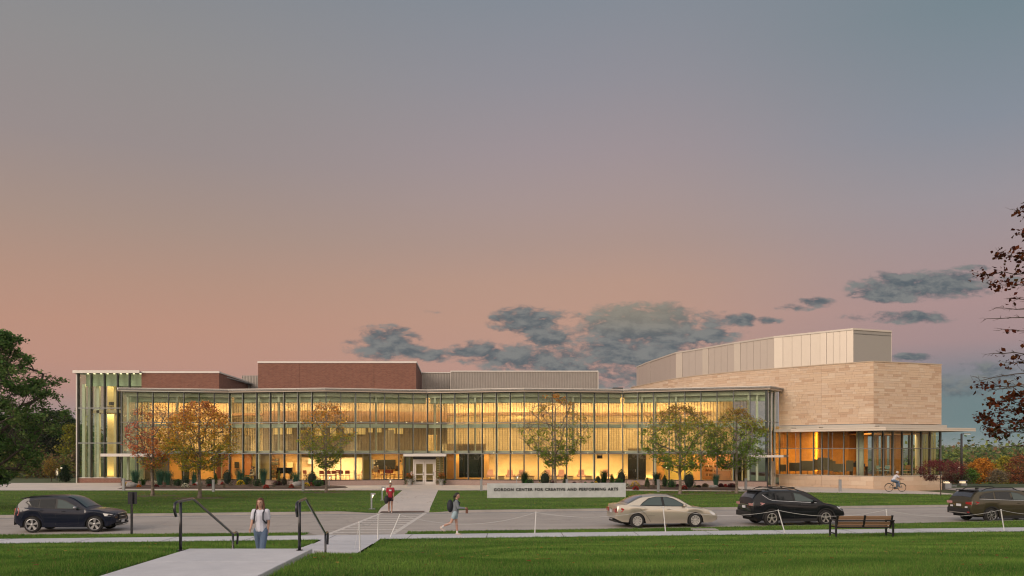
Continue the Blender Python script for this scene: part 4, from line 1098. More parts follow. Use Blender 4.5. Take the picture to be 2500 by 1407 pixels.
# ------------------------------------------------ sandstone hall
SPL = [(14.8, 99.0), (15.9, 94.2), (17.3, 88.2), (19.0, 84.0), (20.9, 81.0), (23.0, 78.2), (25.45, 75.9), (28.35, 72.9), (31.8, 70.0), (39.15, 72.6), (39.15, 86)]
SZ0, SZ1 = 5.86, 11.28
M_ST = [mat('sandstone_%d' % i, c, .85, var=.10, vscale=2.2, bump=.25, bscale=25) for i, c in enumerate(
    [(.57, .425, .31), (.55, .405, .295), (.59, .45, .335), (.53, .38, .27), (.575, .425, .305), (.485, .335, .235), (.56, .425, .32), (.61, .48, .365)])]
M_STJ = mat('stone_backing', (.42, .32, .23), .9)
mb = MB()
for i, (p, q) in enumerate(zip(SPL, SPL[1:])):
    L = math.dist(p, q)
    mb.wall(p, q, -.0, L, -.5, -.06, SZ0 if p[0] > 25.3 else 9.2, SZ1 - .02)
bp(mb, 'stone_backing_wall', M_STJ)
mb = MB(); mb.prism(SPL, SZ1 - .3, SZ1 - .1); bp(mb, 'roof', M_ROOF)
rs = random.Random(11); stones = []
for i, (p, q) in enumerate(zip(SPL[:-1], SPL[1:])):
    L = math.dist(p, q); front_ = i < 9
    z = SZ0 if p[0] > 25.3 else 9.3; z_top = SZ1
    rows_ = []
    base = SZ0; k = 0
    hts = [.20, .27, .16, .24, .20, .31, .16, .22, .26, .18, .28, .20, .17, .25, .21, .30, .18, .22, .19]
    while base < SZ1 - .02:
        h = hts[k % len(hts)]; k += 1
        if SZ1 - base - h < .10: h = SZ1 - base
        rows_.append((base, base + h)); base += h
    for ri, (a0, a1) in enumerate(rows_):
        if a1 < z + .05: continue
        u = 0
        rs2 = random.Random(ri * 31 + i * 7)
        while u < L - .001:
            w_ = rs2.choice((.35, .5, .6, .75, .9, 1.2)) ;
            if L - u - w_ < .3: w_ = L - u
            stones.append((p, q, u, u + w_, a0, a1, rs2.choice([0, 0, 1, 1, 2, 3, 4, 4, 5, 6, 6, 7]) if rs2.random() > .04 else 5, rs2.uniform(-.012, .012), i))
            u += w_
def stone_wall(mb, s_):
    p, q, u0, u1, a0, a1, m, off, i = s_
    j = .0045
    mb.wall(p, q, u0 + j, u1 - j, -.055, .0 + off * .6 + .012, a0 + j, a1 - j)
vis = [s_ for s_ in stones if s_[8] in (7, 8) or (s_[8] == 6)]
vis.sort(key=lambda s_: -(s_[3] - s_[2]) * (s_[5] - s_[4]) / (s_[0][1] + s_[1][1]) * (1 if s_[8] != 6 else .8))
big = vis[:290]; bigset = set(id(s_) for s_ in big)
for s_ in big:
    mb = MB(); stone_wall(mb, s_); bp(mb, 'stone', M_ST[s_[6]])
mb = MB()
for s_ in stones:
    if id(s_) in bigset: continue
    mb.cur = s_[6]; stone_wall(mb, s_)
o = bp(mb, 'small_stones', M_ST); o['kind'] = 'stuff'
mb = MB()
for p, q in zip(SPL, SPL[1:]): mb.wall(p, q, -.02, math.dist(p, q) + .02, -.45, .06, SZ1 + .002, SZ1 + .09)
bp(mb, 'coping', mat('stone_coping', (.46, .36, .27), .8))
# plinth of the hall
PPL = [(25.45, 75.9), (28.35, 72.9), (31.8, 70.0), (39.15, 72.6), (39.15, 86)]
mb = MB()
for p, q in zip(PPL, PPL[1:]): mb.wall(p, q, -.0, math.dist(p, q), -.6, -.01, -.6, 1.19)
bp(mb, 'stone_backing_wall', M_STJ)
mb = MB(); k = 0
for i, (p, q) in enumerate(zip(PPL, PPL[1:])):
    L = math.dist(p, q)
    for ri, (a0, a1) in enumerate(((-.6, .12), (.12, .38), (.38, .78), (.78, 1.17))):
        u = 0; r3 = random.Random(ri * 13 + i)
        while u < L - .001:
            w_ = r3.choice((.8, 1.0, 1.3, 1.6)); w_ = L - u if L - u - w_ < .4 else w_
            if i < 3 and ri > 0:
                m1 = MB(); m1.wall(p, q, u + .005, u + w_ - .005, -.009, .045 + r3.uniform(-.006, .006), a0 + .005, a1 - .005); bp(m1, 'plinth_stone', M_ST[r3.choice((2, 0, 6, 7, 2, 4)) if ri > 1 else r3.choice((1, 3, 0))])
            else:
                mb.cur = 3; mb.wall(p, q, u + .005, u + w_ - .005, -.009, .06, a0 + .005, a1 - .005)
            u += w_
bp(mb, 'base_course', M_ST)
mb = MB()
for p, q in zip(PPL, PPL[1:]): mb.wall(p, q, -.03, math.dist(p, q) + .03, -.4, .07, 1.19, 1.25)
bp(mb, 'window_sill', mat('sill_stone', (.52, .46, .40), .7))
# glazing of the hall's ground floor
def glaze(p, q, marks, z0, z1, zt):
    p = Vector(p); q = Vector(q); L = (q - p).length; d = (q - p) / L; an = math.atan2(d.y, d.x)
    us = [0] + marks + [L]
    for u0, u1 in zip(us, us[1:]):
        loc = (p.x + d.x * u0, p.y - 76 + d.y * u0, 0); w_ = u1 - u0
        for a0, a1 in ((z0, zt - .03), (zt + .03, z1)):
            link('glass_pane', MB().box(.04, w_ - .04, .1, .12, a0, a1).mesh('glass_pane', M_PANE2), B, loc, (0, 0, an))
        mb = MB(); mb.box(-.03, .03, .0, .099, z0, z1); mb.cur = 1; mb.box(-.04, .04, .125, .21, z0, z1)
        link('mullion', mb.mesh('mullion', [M_ALU, M_DARK]), B, loc, (0, 0, an))
    mb = MB(); mb.wall(p, q, 0, L, -.1, -.0, zt - .03, zt + .03); bp(mb, 'transom', M_ALU)
def marks_for(p, q, pxs):
    out = []; p = Vector(p); q = Vector(q); L = (q - p).length
    for px in pxs:
        k = (px - 1250) / F; den = (q.x - p.x) - k * (q.y - p.y); out.append((k * p.y - p.x) / den * L)
    return out
GZ0, GZ1, GT_ = 1.25, 5.35, 3.68
glaze(PPL[0], PPL[1], marks_for(PPL[0], PPL[1], [1921, 1953, 1985]), GZ0, GZ1, GT_)
glaze(PPL[1], PPL[2], marks_for(PPL[1], PPL[2], [2021.6, 2059, 2095]), GZ0, GZ1, GT_)
glaze(PPL[2], PPL[3], marks_for(PPL[2], PPL[3], [2158, 2181.6, 2204.7, 2228.7, 2251, 2273]), GZ0, GZ1, GT_)
glaze(PPL[3], PPL[4], [1.9 * k for k in range(1, 7)], GZ0, GZ1, GT_)
mb = MB(); mb.prism([(25.5, 76.1), (28.4, 73.3), (31.8, 70.4), (38.9, 72.9), (38.9, 86), (25.5, 86)], 5.40, 5.8); bp(mb, 'ceiling', mat('hall_ceiling', (.55, .36, .18), .7))
mb = MB(); mb.prism([(25.5, 76.1), (28.4, 73.3), (31.8, 70.4), (38.9, 72.9), (38.9, 86), (25.5, 86)], .9, 1.17); bp(mb, 'ground_floor', mat('hall_floor', (.20, .13, .08), .5))
M_WOODW = mat('amber_wood', (.62, .30, .07), .45, var=.25, vscale=1.4, col2=(.52, .24, .05))
wx = [25.6, 27.0, 28.6, 30.4, 32.2, 33.6, 34.8]; wy = [79.4, 79.0, 80.2, 79.2, 80.0, 79.4, 80.2]
for (xa, ya_), (xb, yb_) in zip(zip(wx, wy), zip(wx[1:], wy[1:])):
    mb = MB(); mb.wall((xa, ya_), (xb - .05, yb_), 0, math.dist((xa, ya_), (xb - .05, yb_)), -.12, 0, 1.17, 5.4); bp(mb, 'wood_panel', M_WOODW)
mb = MB(); mb.box(34.9, 35.3, 79.0, 86, 1.17, 5.4); bp(mb, 'wood_panel', M_WOODW)
mb = MB()
for k in range(14):   # louvre battens over the wall
    z = 3.75 + k * .115
    for (xa, ya_), (xb, yb_) in zip(zip(wx, wy), zip(wx[1:], wy[1:])):
        if (xa, xb) == (28.6, 30.4): continue
        mb.wall((xa, ya_), (xb - .05, yb_), 0, math.dist((xa, ya_), (xb - .05, yb_)), .02, .09, z, z + .05)
bp(mb, 'wood_louvre', mat('amber_wood_dark', (.33, .14, .04), .5))
for (x, y) in ((31.3, 71.6), (37.9, 74.2), (36.5, 80.0)):
    mb = MB(); mb.lathe([(.32, 1.17), (.32, 5.4)], (x, y, 0), 14); bp(mb, 'column', M_BEAM, smooth=True)
for k in range(7):
    x = 35.6 + k * .42; y = 81.5 + (k % 3) * .7
    mb = MB(); mb.box(x, x + .2, y, y + .1, 1.17, 5.4); bp(mb, 'wood_fin', mat('fin_wood', (.30, .17, .07), .6))
mb = MB(); mb.box(px2x(2185, 79), px2x(2199, 79), 79, 79.3, 1.17, 5.4); bp(mb, 'wood_panel', M_WOODW)
mb = MB(); x_ = px2x(2236, 77.5)
for k in range(16):
    mb.box(x_ + k * .125, x_ + k * .125 + .10, 77.5 + (.06 if k % 2 else 0), 77.56 + (.06 if k % 2 else 0), 1.17, 5.3)
bp(mb, 'curtain', mat('olive_curtain', (.50, .42, .17), .8))
mb = MB(); x_ = px2x(2141, 78.5)
for k in range(5): mb.box(x_ + k * .42, x_ + k * .42 + .15, 78.5, 78.6, 1.17, 5.3)
bp(mb, 'wood_fin', mat('fin_wood', (.30, .17, .07), .6))
mb = MB(); mb.prism([(33.5, 71.6), (38.7, 73.3), (38.7, 85), (33.5, 85)], 5.0, 5.12); bp(mb, 'ceiling_raft', mat('raft_wood', (.62, .34, .12), .5))
area('floor_or_fill_uplight', (35.5, 75.0, 1.25), 3.5, 3, 70, (R(180), 0, 0), (1, .60, .22))  # added uplight, put in to light the hall ceiling
area('ceiling_or_fill_lamp', (36.3, 75.4, 4.95), 3, 2.5, 110, col=(1, .66, .28))  # added lamp warming the right half of the hall
area('ceiling_or_fill_lamp', (28.2, 76.9, 5.3), 4.5, 1.6, 270, col=(1, .55, .18)); area('ceiling_or_fill_lamp', (33.2, 75.5, 5.3), 3.5, 2.5, 150, col=(1, .58, .22))
area('ceiling_or_fill_lamp', (36.8, 76.5, 5.3), 2, 3, 60, col=(1, .66, .3))
area('cove_lamp', (30.3, 79.05, 3.4), .1, 3.8, 38, (R(90), 0, R(20)), (1, .6, .12))
# hall canopy
CZ0, CZ1 = 5.20, 5.44
M_CAN = mat('canopy_metal', (.38, .345, .30), .4, .2, var=.08)
can = [(24.3, 71.6 + 2.2), (25.4, 71.6 + .9), (31.3, 66.6), (40.9, 70.3), (39.4, 86), (38.9, 86), (38.9, 72.9), (31.8, 70.4), (28.4, 73.2), (25.6, 76.0)]
mb = MB()
mb.add([(x, y, CZ0) for x, y in can] + [(x, y, CZ1) for x, y in can], [tuple(range(9, -1, -1)), tuple(range(10, 20))] + [(i, (i + 1) % 10, 10 + (i + 1) % 10, 10 + i) for i in range(10)])
bp(mb, 'canopy', M_CAN)
for p, q in zip(can[1:4], can[2:4]):
    mb = MB(); mb.wall(p, q, 0, math.dist(p, q), .003, .07, CZ0 - .02, CZ0 + .14); mb.wall(p, q, 0, math.dist(p, q), .003, .04, CZ0 + .16, CZ1 + .03); bp(mb, 'canopy_fascia', mat('canopy_fascia_metal', (.58, .51, .44), .4, .1))
mb = MB(); mb.prism([(25.5, 76.0), (28.3, 72.6), (31.7, 69.5), (39.5, 72.3), (39.5, 86), (38.5, 86)], CZ1 + .004, 5.80); bp(mb, 'upstand', mat('upstand_metal', (.46, .42, .37), .5))
for (x, y, x2, y2) in ((26.6, 74.6, 25.7, 73.4), (28.4, 72.7, 27.4, 71.2), (31.7, 69.6, 31.2, 67.6)):
    mb = MB(); mb.wall((x, y), (x2, y2), 0, math.dist((x, y), (x2, y2)), -.04, .04, CZ1, CZ1 + .16); bp(mb, 'canopy_rib', M_CAN)
# metal upper drum
MP = [(17.4, 111), (17.8, 105.7), (19.5, 94.6), (21.7, 90.6), (24.0, 86.0), (26.8, 81.4), (30.25, 78.15), (32.6, 76.0), (36.95, 77.6), (36.95, 95)]
MZ = 15.0
facet_light_mats = [mat('cladding_%d' % i, c, .38, .35, var=.05, vscale=.6) for i, c in enumerate([(.60, .54, .47), (.56, .50, .435), (.53, .47, .42), (.50, .445, .405)])]  # one metal in four tones, painting how the facets catch the light
for i, (p, q) in enumerate(zip(MP, MP[1:])):
    L = math.dist(p, q)
    if i == 7:
        mb = MB(); mb.wall(p, q, 0, L, -.2, 0, 10.9, MZ); bp(mb, 'metal_panel', mat('cladding_shaded', (.31, .295, .275), .45, .3, var=.05))  # face turned from the glow, its shade put into the colour
        continue
    n = {0: 3, 1: 6, 2: 4, 3: 5, 4: 6, 5: 5, 6: 5, 8: 4}[i]
    for k in range(n):
        w_ = L / n; tone = facet_light_mats[min(3, (0 if (k == 0 and i in (2, 3, 4, 5)) else (1 if i >= 5 else 2 if i >= 3 else 3)))]  # lightest tone on the first panel paints a bright facet edge
        if i == 6: tone = facet_light_mats[1]
        mb = MB(); mb.wall(p, q, k * w_ + .012, (k + 1) * w_ - .012, -.1, (.02 if k else .05), 10.6, MZ - .002); bp(mb, 'metal_panel', tone)
    mb = MB(); mb.wall(p, q, 0, L, -.3, -.101, 10.5, MZ - .05); bp(mb, 'drum_backing', mat('joint_dark', (.10, .095, .09), .6))
mb = MB()
for p, q in zip(MP, MP[1:]): mb.wall(p, q, -.02, math.dist(p, q) + .02, -.25, .09, MZ, MZ + .17)
bp(mb, 'coping', mat('coping_metal', (.52, .47, .42), .4, .2))
mb = MB(); mb.prism(MP, MZ - .4, MZ - .3); bp(mb, 'roof', M_ROOF)
mb = MB(); mb.box(px2x(1497, 92), px2x(1521, 92), 92, 94, 9.3, z_at(946.5, 92)); bp(mb, 'roof_hatch', M_DARK)

# ------------------------------------------------ concrete name wall
SW = thing('sign_wall', 'long low pale concrete wall with raised black lettering on the front lawn', 'sign wall', (3.2, 56.7, .1))
a = (px2x(1190, 56.2), 56.2); b = (px2x(1528, 57.3), 57.3); L = math.dist(a, b)
M_SIGN = mat('sign_concrete', (.50, .52, .53), .85, var=.14, vscale=1.8, col2=(.42, .44, .45), bump=.25, bscale=14)
mb = MB(); mb.wall(a, b, 0, L, -.3, 0, -.1, z_at(1181, 56.2)); mb.build('wall_body', M_SIGN, SW, world=True, bevel=.01)
TXT = 'GORDON CENTER FOR CREATIVE AND PERFORMING ARTS'
ang = math.atan2(b[1] - a[1], b[0] - a[0])
cu = bpy.data.curves.new('letters', 'FONT'); cu.body = TXT; cu.size = .36; cu.extrude = .018; cu.space_character = 1.22; cu.space_word = 1.25; cu.offset = .012
to = bpy.data.objects.new('letters', cu); COL.objects.link(to)
bpy.context.view_layer.update(); dg = bpy.context.evaluated_depsgraph_get()
me = bpy.data.meshes.new_from_object(to.evaluated_get(dg)); bpy.data.objects.remove(to)
xsv = [v.co.x for v in me.vertices]; wd = max(xsv) - min(xsv); mnx = min(xsv)
mnz = min(v.co.y for v in me.vertices); hh_ = max(v.co.y for v in me.vertices) - mnz
tw = L * (1508.5 - 1205.5) / 338 ; th = .215
off_u = L * 15.5 / 338
for v in me.vertices:
    x = (v.co.x - mnx) * tw / wd; z = (v.co.y - mnz) * th / hh_; y = v.co.z
    v.co = (x, -y, z)
me.materials.clear(); me.materials.append(mat('letter_black', (.01, .01, .012), .4))
# split the text into single letters (parts)
bm = bmesh.new(); bm.from_mesh(me); bm.verts.ensure_lookup_table()
seen = set(); isl = []
for v in bm.verts:
    if v.index in seen: continue
    stck = [v]; comp = []; seen.add(v.index)
    while stck:
        w_ = stck.pop(); comp.append(w_)
        for e in w_.link_edges:
            o_ = e.other_vert(w_)
            if o_.index not in seen: seen.add(o_.index); stck.append(o_)
    isl.append(comp)
isl.sort(key=lambda c: min(v.co.x for v in c))
merged = []
for c in isl:
    x0 = min(v.co.x for v in c); x1 = max(v.co.x for v in c)
    if merged and x0 < merged[-1][1] - .01: merged[-1][2].extend(c); merged[-1][1] = max(x1, merged[-1][1])
    else: merged.append([x0, x1, list(c)])
zb = z_at(1199.5, 56.3)
dxy = Vector((b[0] - a[0], b[1] - a[1])) / L
for (x0, x1, vs_) in merged:
    ids = {v.index: k for k, v in enumerate(vs_)}
    fs_ = [[ids[v.index] for v in f.verts] for f in bm.faces if f.verts[0].index in ids]
    m_ = bpy.data.meshes.new('letter'); m_.from_pydata([(v.co.x - x0, v.co.y, v.co.z) for v in vs_], [], fs_); m_.materials.append(me.materials[0])
    u_ = off_u + x0; P = Vector((a[0], a[1])) + dxy * u_ + Vector((dxy.y, -dxy.x)) * .012
    link('letter', m_, SW, Vector((P.x, P.y, zb)) - SW.location, (0, 0, ang))
bm.free()
# ================================================================== trees and plants
M_LEAF = leafmat('leaf', .35)
M_BARK = mat('bark', (.23, .19, .15), .9, col2=(.12, .095, .075), vscale=7, var=.3, bump=.6, bscale=20)
M_BARKD = mat('bark_dark', (.07, .055, .045), .9, var=.3, bump=.5, bscale=20)

def leaves(P, size, colf, rs, flat=.5, name='crown', asp=.62, star=False):
    """one pointed leaf (a bent diamond of four corners) per point"""
    n = len(P); s_ = size * rs.uniform(.6, 1.35, n)
    a = rs.uniform(0, 2 * np.pi, n); tilt = rs.normal(0, flat, n)
    u = np.stack([np.cos(a) * np.cos(tilt), np.sin(a) * np.cos(tilt), np.sin(tilt) - .15], 1)
    r = rs.normal(0, 1, (n, 3)) * [flat, flat, 1]; w = np.cross(u, r); w /= np.linalg.norm(w, axis=1)[:, None] + 1e-9
    u *= s_[:, None]; w *= (s_ * asp)[:, None]
    nn = np.cross(u, w); nn /= np.linalg.norm(nn, axis=1)[:, None] + 1e-9
    V = np.stack([P - u * .5, P + w * .5 + nn * (s_ * .12)[:, None], P + u * .5, P - w * .5 + nn * (s_ * .12)[:, None]], 1).reshape(-1, 3)
    C = np.repeat(colf(P, rs), 4, 0)
    Q = np.arange(len(V)).reshape(-1, 4)
    return V, Q, C

def grow(H, hb, Rx, rs, nlimb=9, nsec=260, ntw=900, shape='oval', lean=(0, 0), top_sparse=0, r0=.11, fork=.55):
    """skeleton: trunk, rising limbs, branches and twigs. returns node list (pos, parent, level)"""
    P = []; par = []; lev = []
    def add(p, q, l): P.append(np.array(p, float)); par.append(q); lev.append(l); return len(P) - 1
    k = add((0, 0, 0), -1, 0); nt = 12
    for i in range(1, nt + 1):
        z = H * .93 * i / nt
        k = add((lean[0] * z + .03 * math.sin(i * 1.3), lean[1] * z + .03 * math.cos(i), z), k, 0)
    trunk = list(range(nt + 1))
    def env(z):   # crown radius at height z
        t = (z - hb) / (H - hb); t = min(1, max(0, t))
        if shape == 'oval': return Rx * (math.sin(math.pi * min(1, t * .86 + .10)) ** .75)
        if shape == 'jag': return Rx * (math.sin(math.pi * min(1, t * .88 + .10)) ** .75) * (.86 + .22 * math.sin(z * 4.3) * math.sin(z * 1.7 + 1))
        if shape == 'vase': return Rx * (min(1, .25 + t * 1.6) * (1 - max(0, t - .55) ** 1.5 * 2.2))
        if shape == 'cone': return Rx * (1 - t) ** .85 * min(1, .4 + t * 5)
        if shape == 'flat': return Rx * (min(1, .55 + t * 1.2) * (1 - max(0, t - .5) ** 2 * 2.5))
        return Rx
    for i in range(nlimb):
        a = i * 2.399 + rs.uniform(-.3, .3); t = (i + .5) / nlimb
        z0 = hb * .92 + (H - hb) * t * fork; ze = min(H * .97, z0 + (H - hb) * rs.uniform(.22, .42) * (1 if shape != 'cone' else .1))
        j = min(trunk, key=lambda q: abs(P[q][2] - z0)); p0 = P[j]
        re = env(ze) * rs.uniform(.7, .95); pe = np.array((p0[0] + re * math.cos(a), p0[1] + re * math.sin(a), ze)); q = j
        for s_ in range(1, 8):
            f = s_ / 7; c = p0 + (pe - p0) * [f, f, f ** 1.35]; c = c + rs.normal(0, .03, 3) * (1 - f * .3)
            q = add(c, q, 1)
    def attach(n, l, seg, lo, hi):
        for i in range(n):
            z = hb + (H - hb) * rs.uniform(lo, 1) ** .9; rr = env(z) * rs.uniform(.12 if l == 3 else .3, 1) ** .5 * hi; a = rs.uniform(0, 6.283)
            t = np.array((lean[0] * z + rr * math.cos(a), lean[1] * z + rr * math.sin(a), z))
            A = np.array(P); d = np.linalg.norm((A - t) * [1, 1, .8], axis=1) + np.maximum(0, A[:, 2] - t[2] + .05) * 2.5
            d[:3] += 9; j = int(np.argmin(d)); p0 = P[j]; q = j; m = seg; t = p0 + (t - p0) * min(1, (1.6 if l == 2 else .8) * Rx * .6 / (np.linalg.norm(t - p0) + 1e-6))
            for s_ in range(1, m + 1):
                f = s_ / m; q = add(p0 + (t - p0) * [f, f, f ** .8] + rs.normal(0, .02, 3), q, l)
    attach(nsec, 2, 3, 0, 1)
    attach(ntw, 3, 2, 0, 1.03)
    return np.array(P), np.array(par), np.array(lev)

def skel_mesh(P, par, lev, name, m, rr, z0=0, sides=(9, 5, 4, 3), minr=.0):
    """tapered tubes along the skeleton; thickness from the number of nodes carried"""
    n = len(P); load = np.ones(n)
    for i in range(n - 1, 0, -1):
        if par[i] >= 0: load[par[i]] += load[i]
    rad = rr * (load / load[0]) ** .42; rad = np.maximum(rad, [.02, .009, .006, .0035][3] * (rr / .11) ** .5)
    mb = MB(); 
    V = []; Q = []
    for i in range(1, n):
        a, b = P[par[i]], P[i]; k = sides[min(3, lev[i])]; d = b - a; L = np.linalg.norm(d)
        if L < 1e-5: continue
        d = d / L; o = np.cross(d, (0, 0, 1) if abs(d[2]) < .9 else (1, 0, 0)); o /= np.linalg.norm(o); w = np.cross(d, o)
        ra, rb = min(rad[par[i]], rad[i] * 1.5), rad[i]; base = len(V)
        if par[i] == 0: ra = rad[0] * 1.35
        for c, r in ((a, ra), (b, rb)):
            for s_ in range(k):
                t = 6.2832 * s_ / k; V.append(c + (o * math.cos(t) + w * math.sin(t)) * r)
        for s_ in range(k): Q.append((base + s_, base + (s_ + 1) % k, base + k + (s_ + 1) % k, base + k + s_))
    return np_mesh(name, V, Q, [m], True)

def tree(name, label, cat, loc, H, hb, Rx, colf, nleaf=6000, size=.13, shape='oval', seed=1, group=None, bark=None, r0=.11, nlimb=9, nsec=260, ntw=900,
         spread=.14, dens=None, ring=True, lean=(0, 0), fork=.55, flat=.5, clump=13):
    rs = np.random.default_rng(seed)
    t = thing(name, label, cat, loc, 0, group)
    P, par, lev = grow(H, hb, Rx, rs, nlimb, nsec, ntw, shape, lean, r0=r0, fork=fork)
    bark = bark or M_BARK
    tr_ = lev == 0
    idx = np.where(lev == 0)[0]
    link('trunk', skel_mesh(P[idx], np.arange(-1, len(idx) - 1), lev[idx], 'trunk', bark, r0, sides=(10, 5, 4, 3)), t)
    # thin the drawn trunk upwards: handled by load; limbs as their own part
    link('branches', skel_mesh(P, par, np.where(lev == 0, 1, lev), 'branches', bark, r0 * .98, sides=(8, 5, 4, 3)), t)
    cand = np.where(lev >= 2)[0]; w = np.where(lev[cand] == 3, 1.0, .5)
    if dens is not None: w = w * np.array([max(0.0, dens(P[c], H, hb, Rx)) for c in cand])
    w = w / w.sum()
    K = min(len(cand) - 1, int((w > 0).sum()) - 1, max(60, nleaf // clump)); sub_ = rs.choice(cand, K, replace=False, p=w); wt = rs.uniform(.3, 1.7, K) ** 1.5; wt /= wt.sum()
    c = P[rs.choice(sub_, nleaf, p=wt)] + rs.normal(0, spread, (nleaf, 3)) * [1, 1, .7]
    V, Q, C = leaves(c, size, colf, rs, flat)
    link('crown', np_mesh('crown', V, Q, [M_LEAF], False, C), t)
    if ring:
        mb = MB(); n = 20; rr = 1.5
        mb.add([(rr * 1.3 * math.cos(6.283 * k / n) * (1 + .12 * math.sin(k * 2.3)), rr * .9 * math.sin(6.283 * k / n) * (1 + .12 * math.cos(k * 1.7)), .008) for k in range(n)], [tuple(range(n))])
        mb.build('mulch_ring', mat('mulch_pale', (.10, .07, .05), .95, col2=(.13, .09, .06), vscale=6, var=.4, bump=.8, bscale=20), t)
    return t

def mixcol(P, rs, stops, key, jit=.25, amp=.25):
    """pick colours along stops by key (0..1) with jitter"""
    k = np.clip(key + rs.normal(0, jit, len(P)), 0, .9999) * (len(stops) - 1); i = k.astype(int); f = (k - i)[:, None]
    S_ = np.array(stops); c = S_[i] * (1 - f) + S_[np.minimum(i + 1, len(stops) - 1)] * f
    return np.clip(c * (1 + rs.uniform(-amp, amp, (len(P), 1))), 0, 1)

GRN = (.17, .27, .05); YGR = (.36, .37, .065); GOLD = (.72, .43, .07); ORG = (.70, .29, .075); RUST = (.56, .23, .10); RED = (.72, .16, .14); DGR = (.030, .058, .018)
def c_t1(P, rs):
    k = P[:, 0] * -.25 + .35; c = mixcol(P, rs, [ORG, RUST, RED], k, .3); low = (P[:, 2] < 2.9)[:, None] & (rs.random((len(P), 1)) < .5)
    return np.where(low, np.array(YGR), c)
def c_t2(P, rs): return mixcol(P, rs, [YGR, YGR, GOLD, GOLD, ORG, RUST], (P[:, 2] - 2) / 5.2, .2)
def c_t3(P, rs): return mixcol(P, rs, [GRN, GRN, YGR, GOLD, ORG], (P[:, 2] - 1.8) / 5.2, .16)
def c_t4(P, rs): return mixcol(P, rs, [GRN, GRN, (.22, .26, .05), YGR, (.45, .28, .08), ORG], (P[:, 2] - 2) / 6, .16)
def c_t5(P, rs): return mixcol(P, rs, [GRN, GRN, GRN, YGR, (.42, .27, .07), (.45, .21, .09)], (P[:, 2] - 2) / 5.6, .13)
def treeat(px, pyb, pytop, halfw, **k):
    D = d_at(pyb, .12); s_ = D / F
    return dict(loc=(px2x(px, D), D, .13), H=(pyb - pytop) * s_, Rx=halfw * s_, **k)
def sparse_top(lo, v1):  # leaves thin out above fraction lo
    return lambda p, H, hb, R_: 1.0 if p[2] < hb + (H - hb) * lo else v1
def red_sparse(p, H, hb, R_):
    f = (p[2] - hb) / (H - hb)
    return (1.2 if f < .5 else .15 if f > .72 else .5) * (1.6 if p[0] < -.6 else 1)
G_ST = 'young maples on the lawn in front of the building'
a = treeat(372, 1211, 988, 70); tree('maple_tree', 'sparse red leaved young maple nearest the left end of the glass building', 'tree', a['loc'], a['H'], 2.0, a['Rx'] * 1.05, c_t1, 3600, .14, 'vase', 11, G_ST, dens=red_sparse, r0=.11)
a = treeat(487, 1217, 983, 80); tree('maple_tree', 'dense orange and gold young maple, second from the left in the row', 'tree', a['loc'], a['H'], 1.95, a['Rx'] * 1.12, c_t2, 9500, .145, 'oval', 12, G_ST, dens=sparse_top(.85, .4), r0=.12)
a = treeat(796, 1203, 985, 67); tree('maple_tree', 'young maple with green lower leaves and thin orange top, left of the entrance', 'tree', a['loc'], a['H'], 2.0, a['Rx'] * 1.05, c_t3, 5200, .14, 'vase', 13, G_ST, dens=sparse_top(.55, .35), r0=.10)
a = treeat(1355, 1205, 966, 94); tree('maple_tree', 'tall open green and yellow maple rising behind the name wall', 'tree', a['loc'], a['H'], 2.15, a['Rx'] * 1.05, c_t4, 4600, .14, 'vase', 14, G_ST, dens=sparse_top(.52, .25), r0=.11)
a = treeat(1660, 1207, 992, 88); tree('maple_tree', 'full round green maple with orange top, left of the close pair', 'tree', a['loc'], a['H'], 1.9, a['Rx'] * 1.1, c_t5, 8800, .145, 'oval', 15, G_ST, dens=sparse_top(.8, .6), r0=.11)
a = treeat(1798, 1205, 1000, 74); tree('maple_tree', 'full green maple with orange top, right of the close pair', 'tree', a['loc'], a['H'], 1.9, a['Rx'] * 1.1, c_t5, 8400, .145, 'oval', 16, G_ST, dens=sparse_top(.8, .6), r0=.11)
# plum tree at the right end of the hall
D = d_at(1211, .12)
tree('plum_tree', 'small dark red plum tree with flat crown beside the end of the sandstone hall', 'tree', (px2x(2296, D), D, .12), 2.62, 1.15, 1.75, lambda P, rs: mixcol(P, rs, [(.085, .028, .026), (.15, .035, .04), (.21, .05, .055)], (P[:, 2] - 1.2) / 1.3, .25),
     5200, .085, 'flat', 21, None, M_BARKD, .035, 7, 130, 420, .10, ring=False)

# big dark maple at the left edge of the photograph
def c_big(P, rs): return mixcol(P, rs, [(.045, .11, .035), (.08, .17, .05), (.14, .24, .07), (.19, .22, .085)], .45 + .05 * (P[:, 0]) + .12 * np.sin(P[:, 2] * 2.1 + P[:, 0]), .2)
def d_big(p, H, hb, R_): return (.25 if p[0] < -2 else 1) * (1.5 if np.sin(p[2] * 3.1 + p[0] * 1.4 + p[1]) > -.2 else .25)
tree('maple_tree', 'big dark green maple filling the left edge, its lowest branches over the lawn', 'tree', (px2x(-75, 45), 45, .1), 10.8, 1.5, 5.1, c_big, 54000, .165, 'jag', 31, None, M_BARKD, .30, 16, 520, 2600, .15, d_big, False, fork=.8, clump=36)

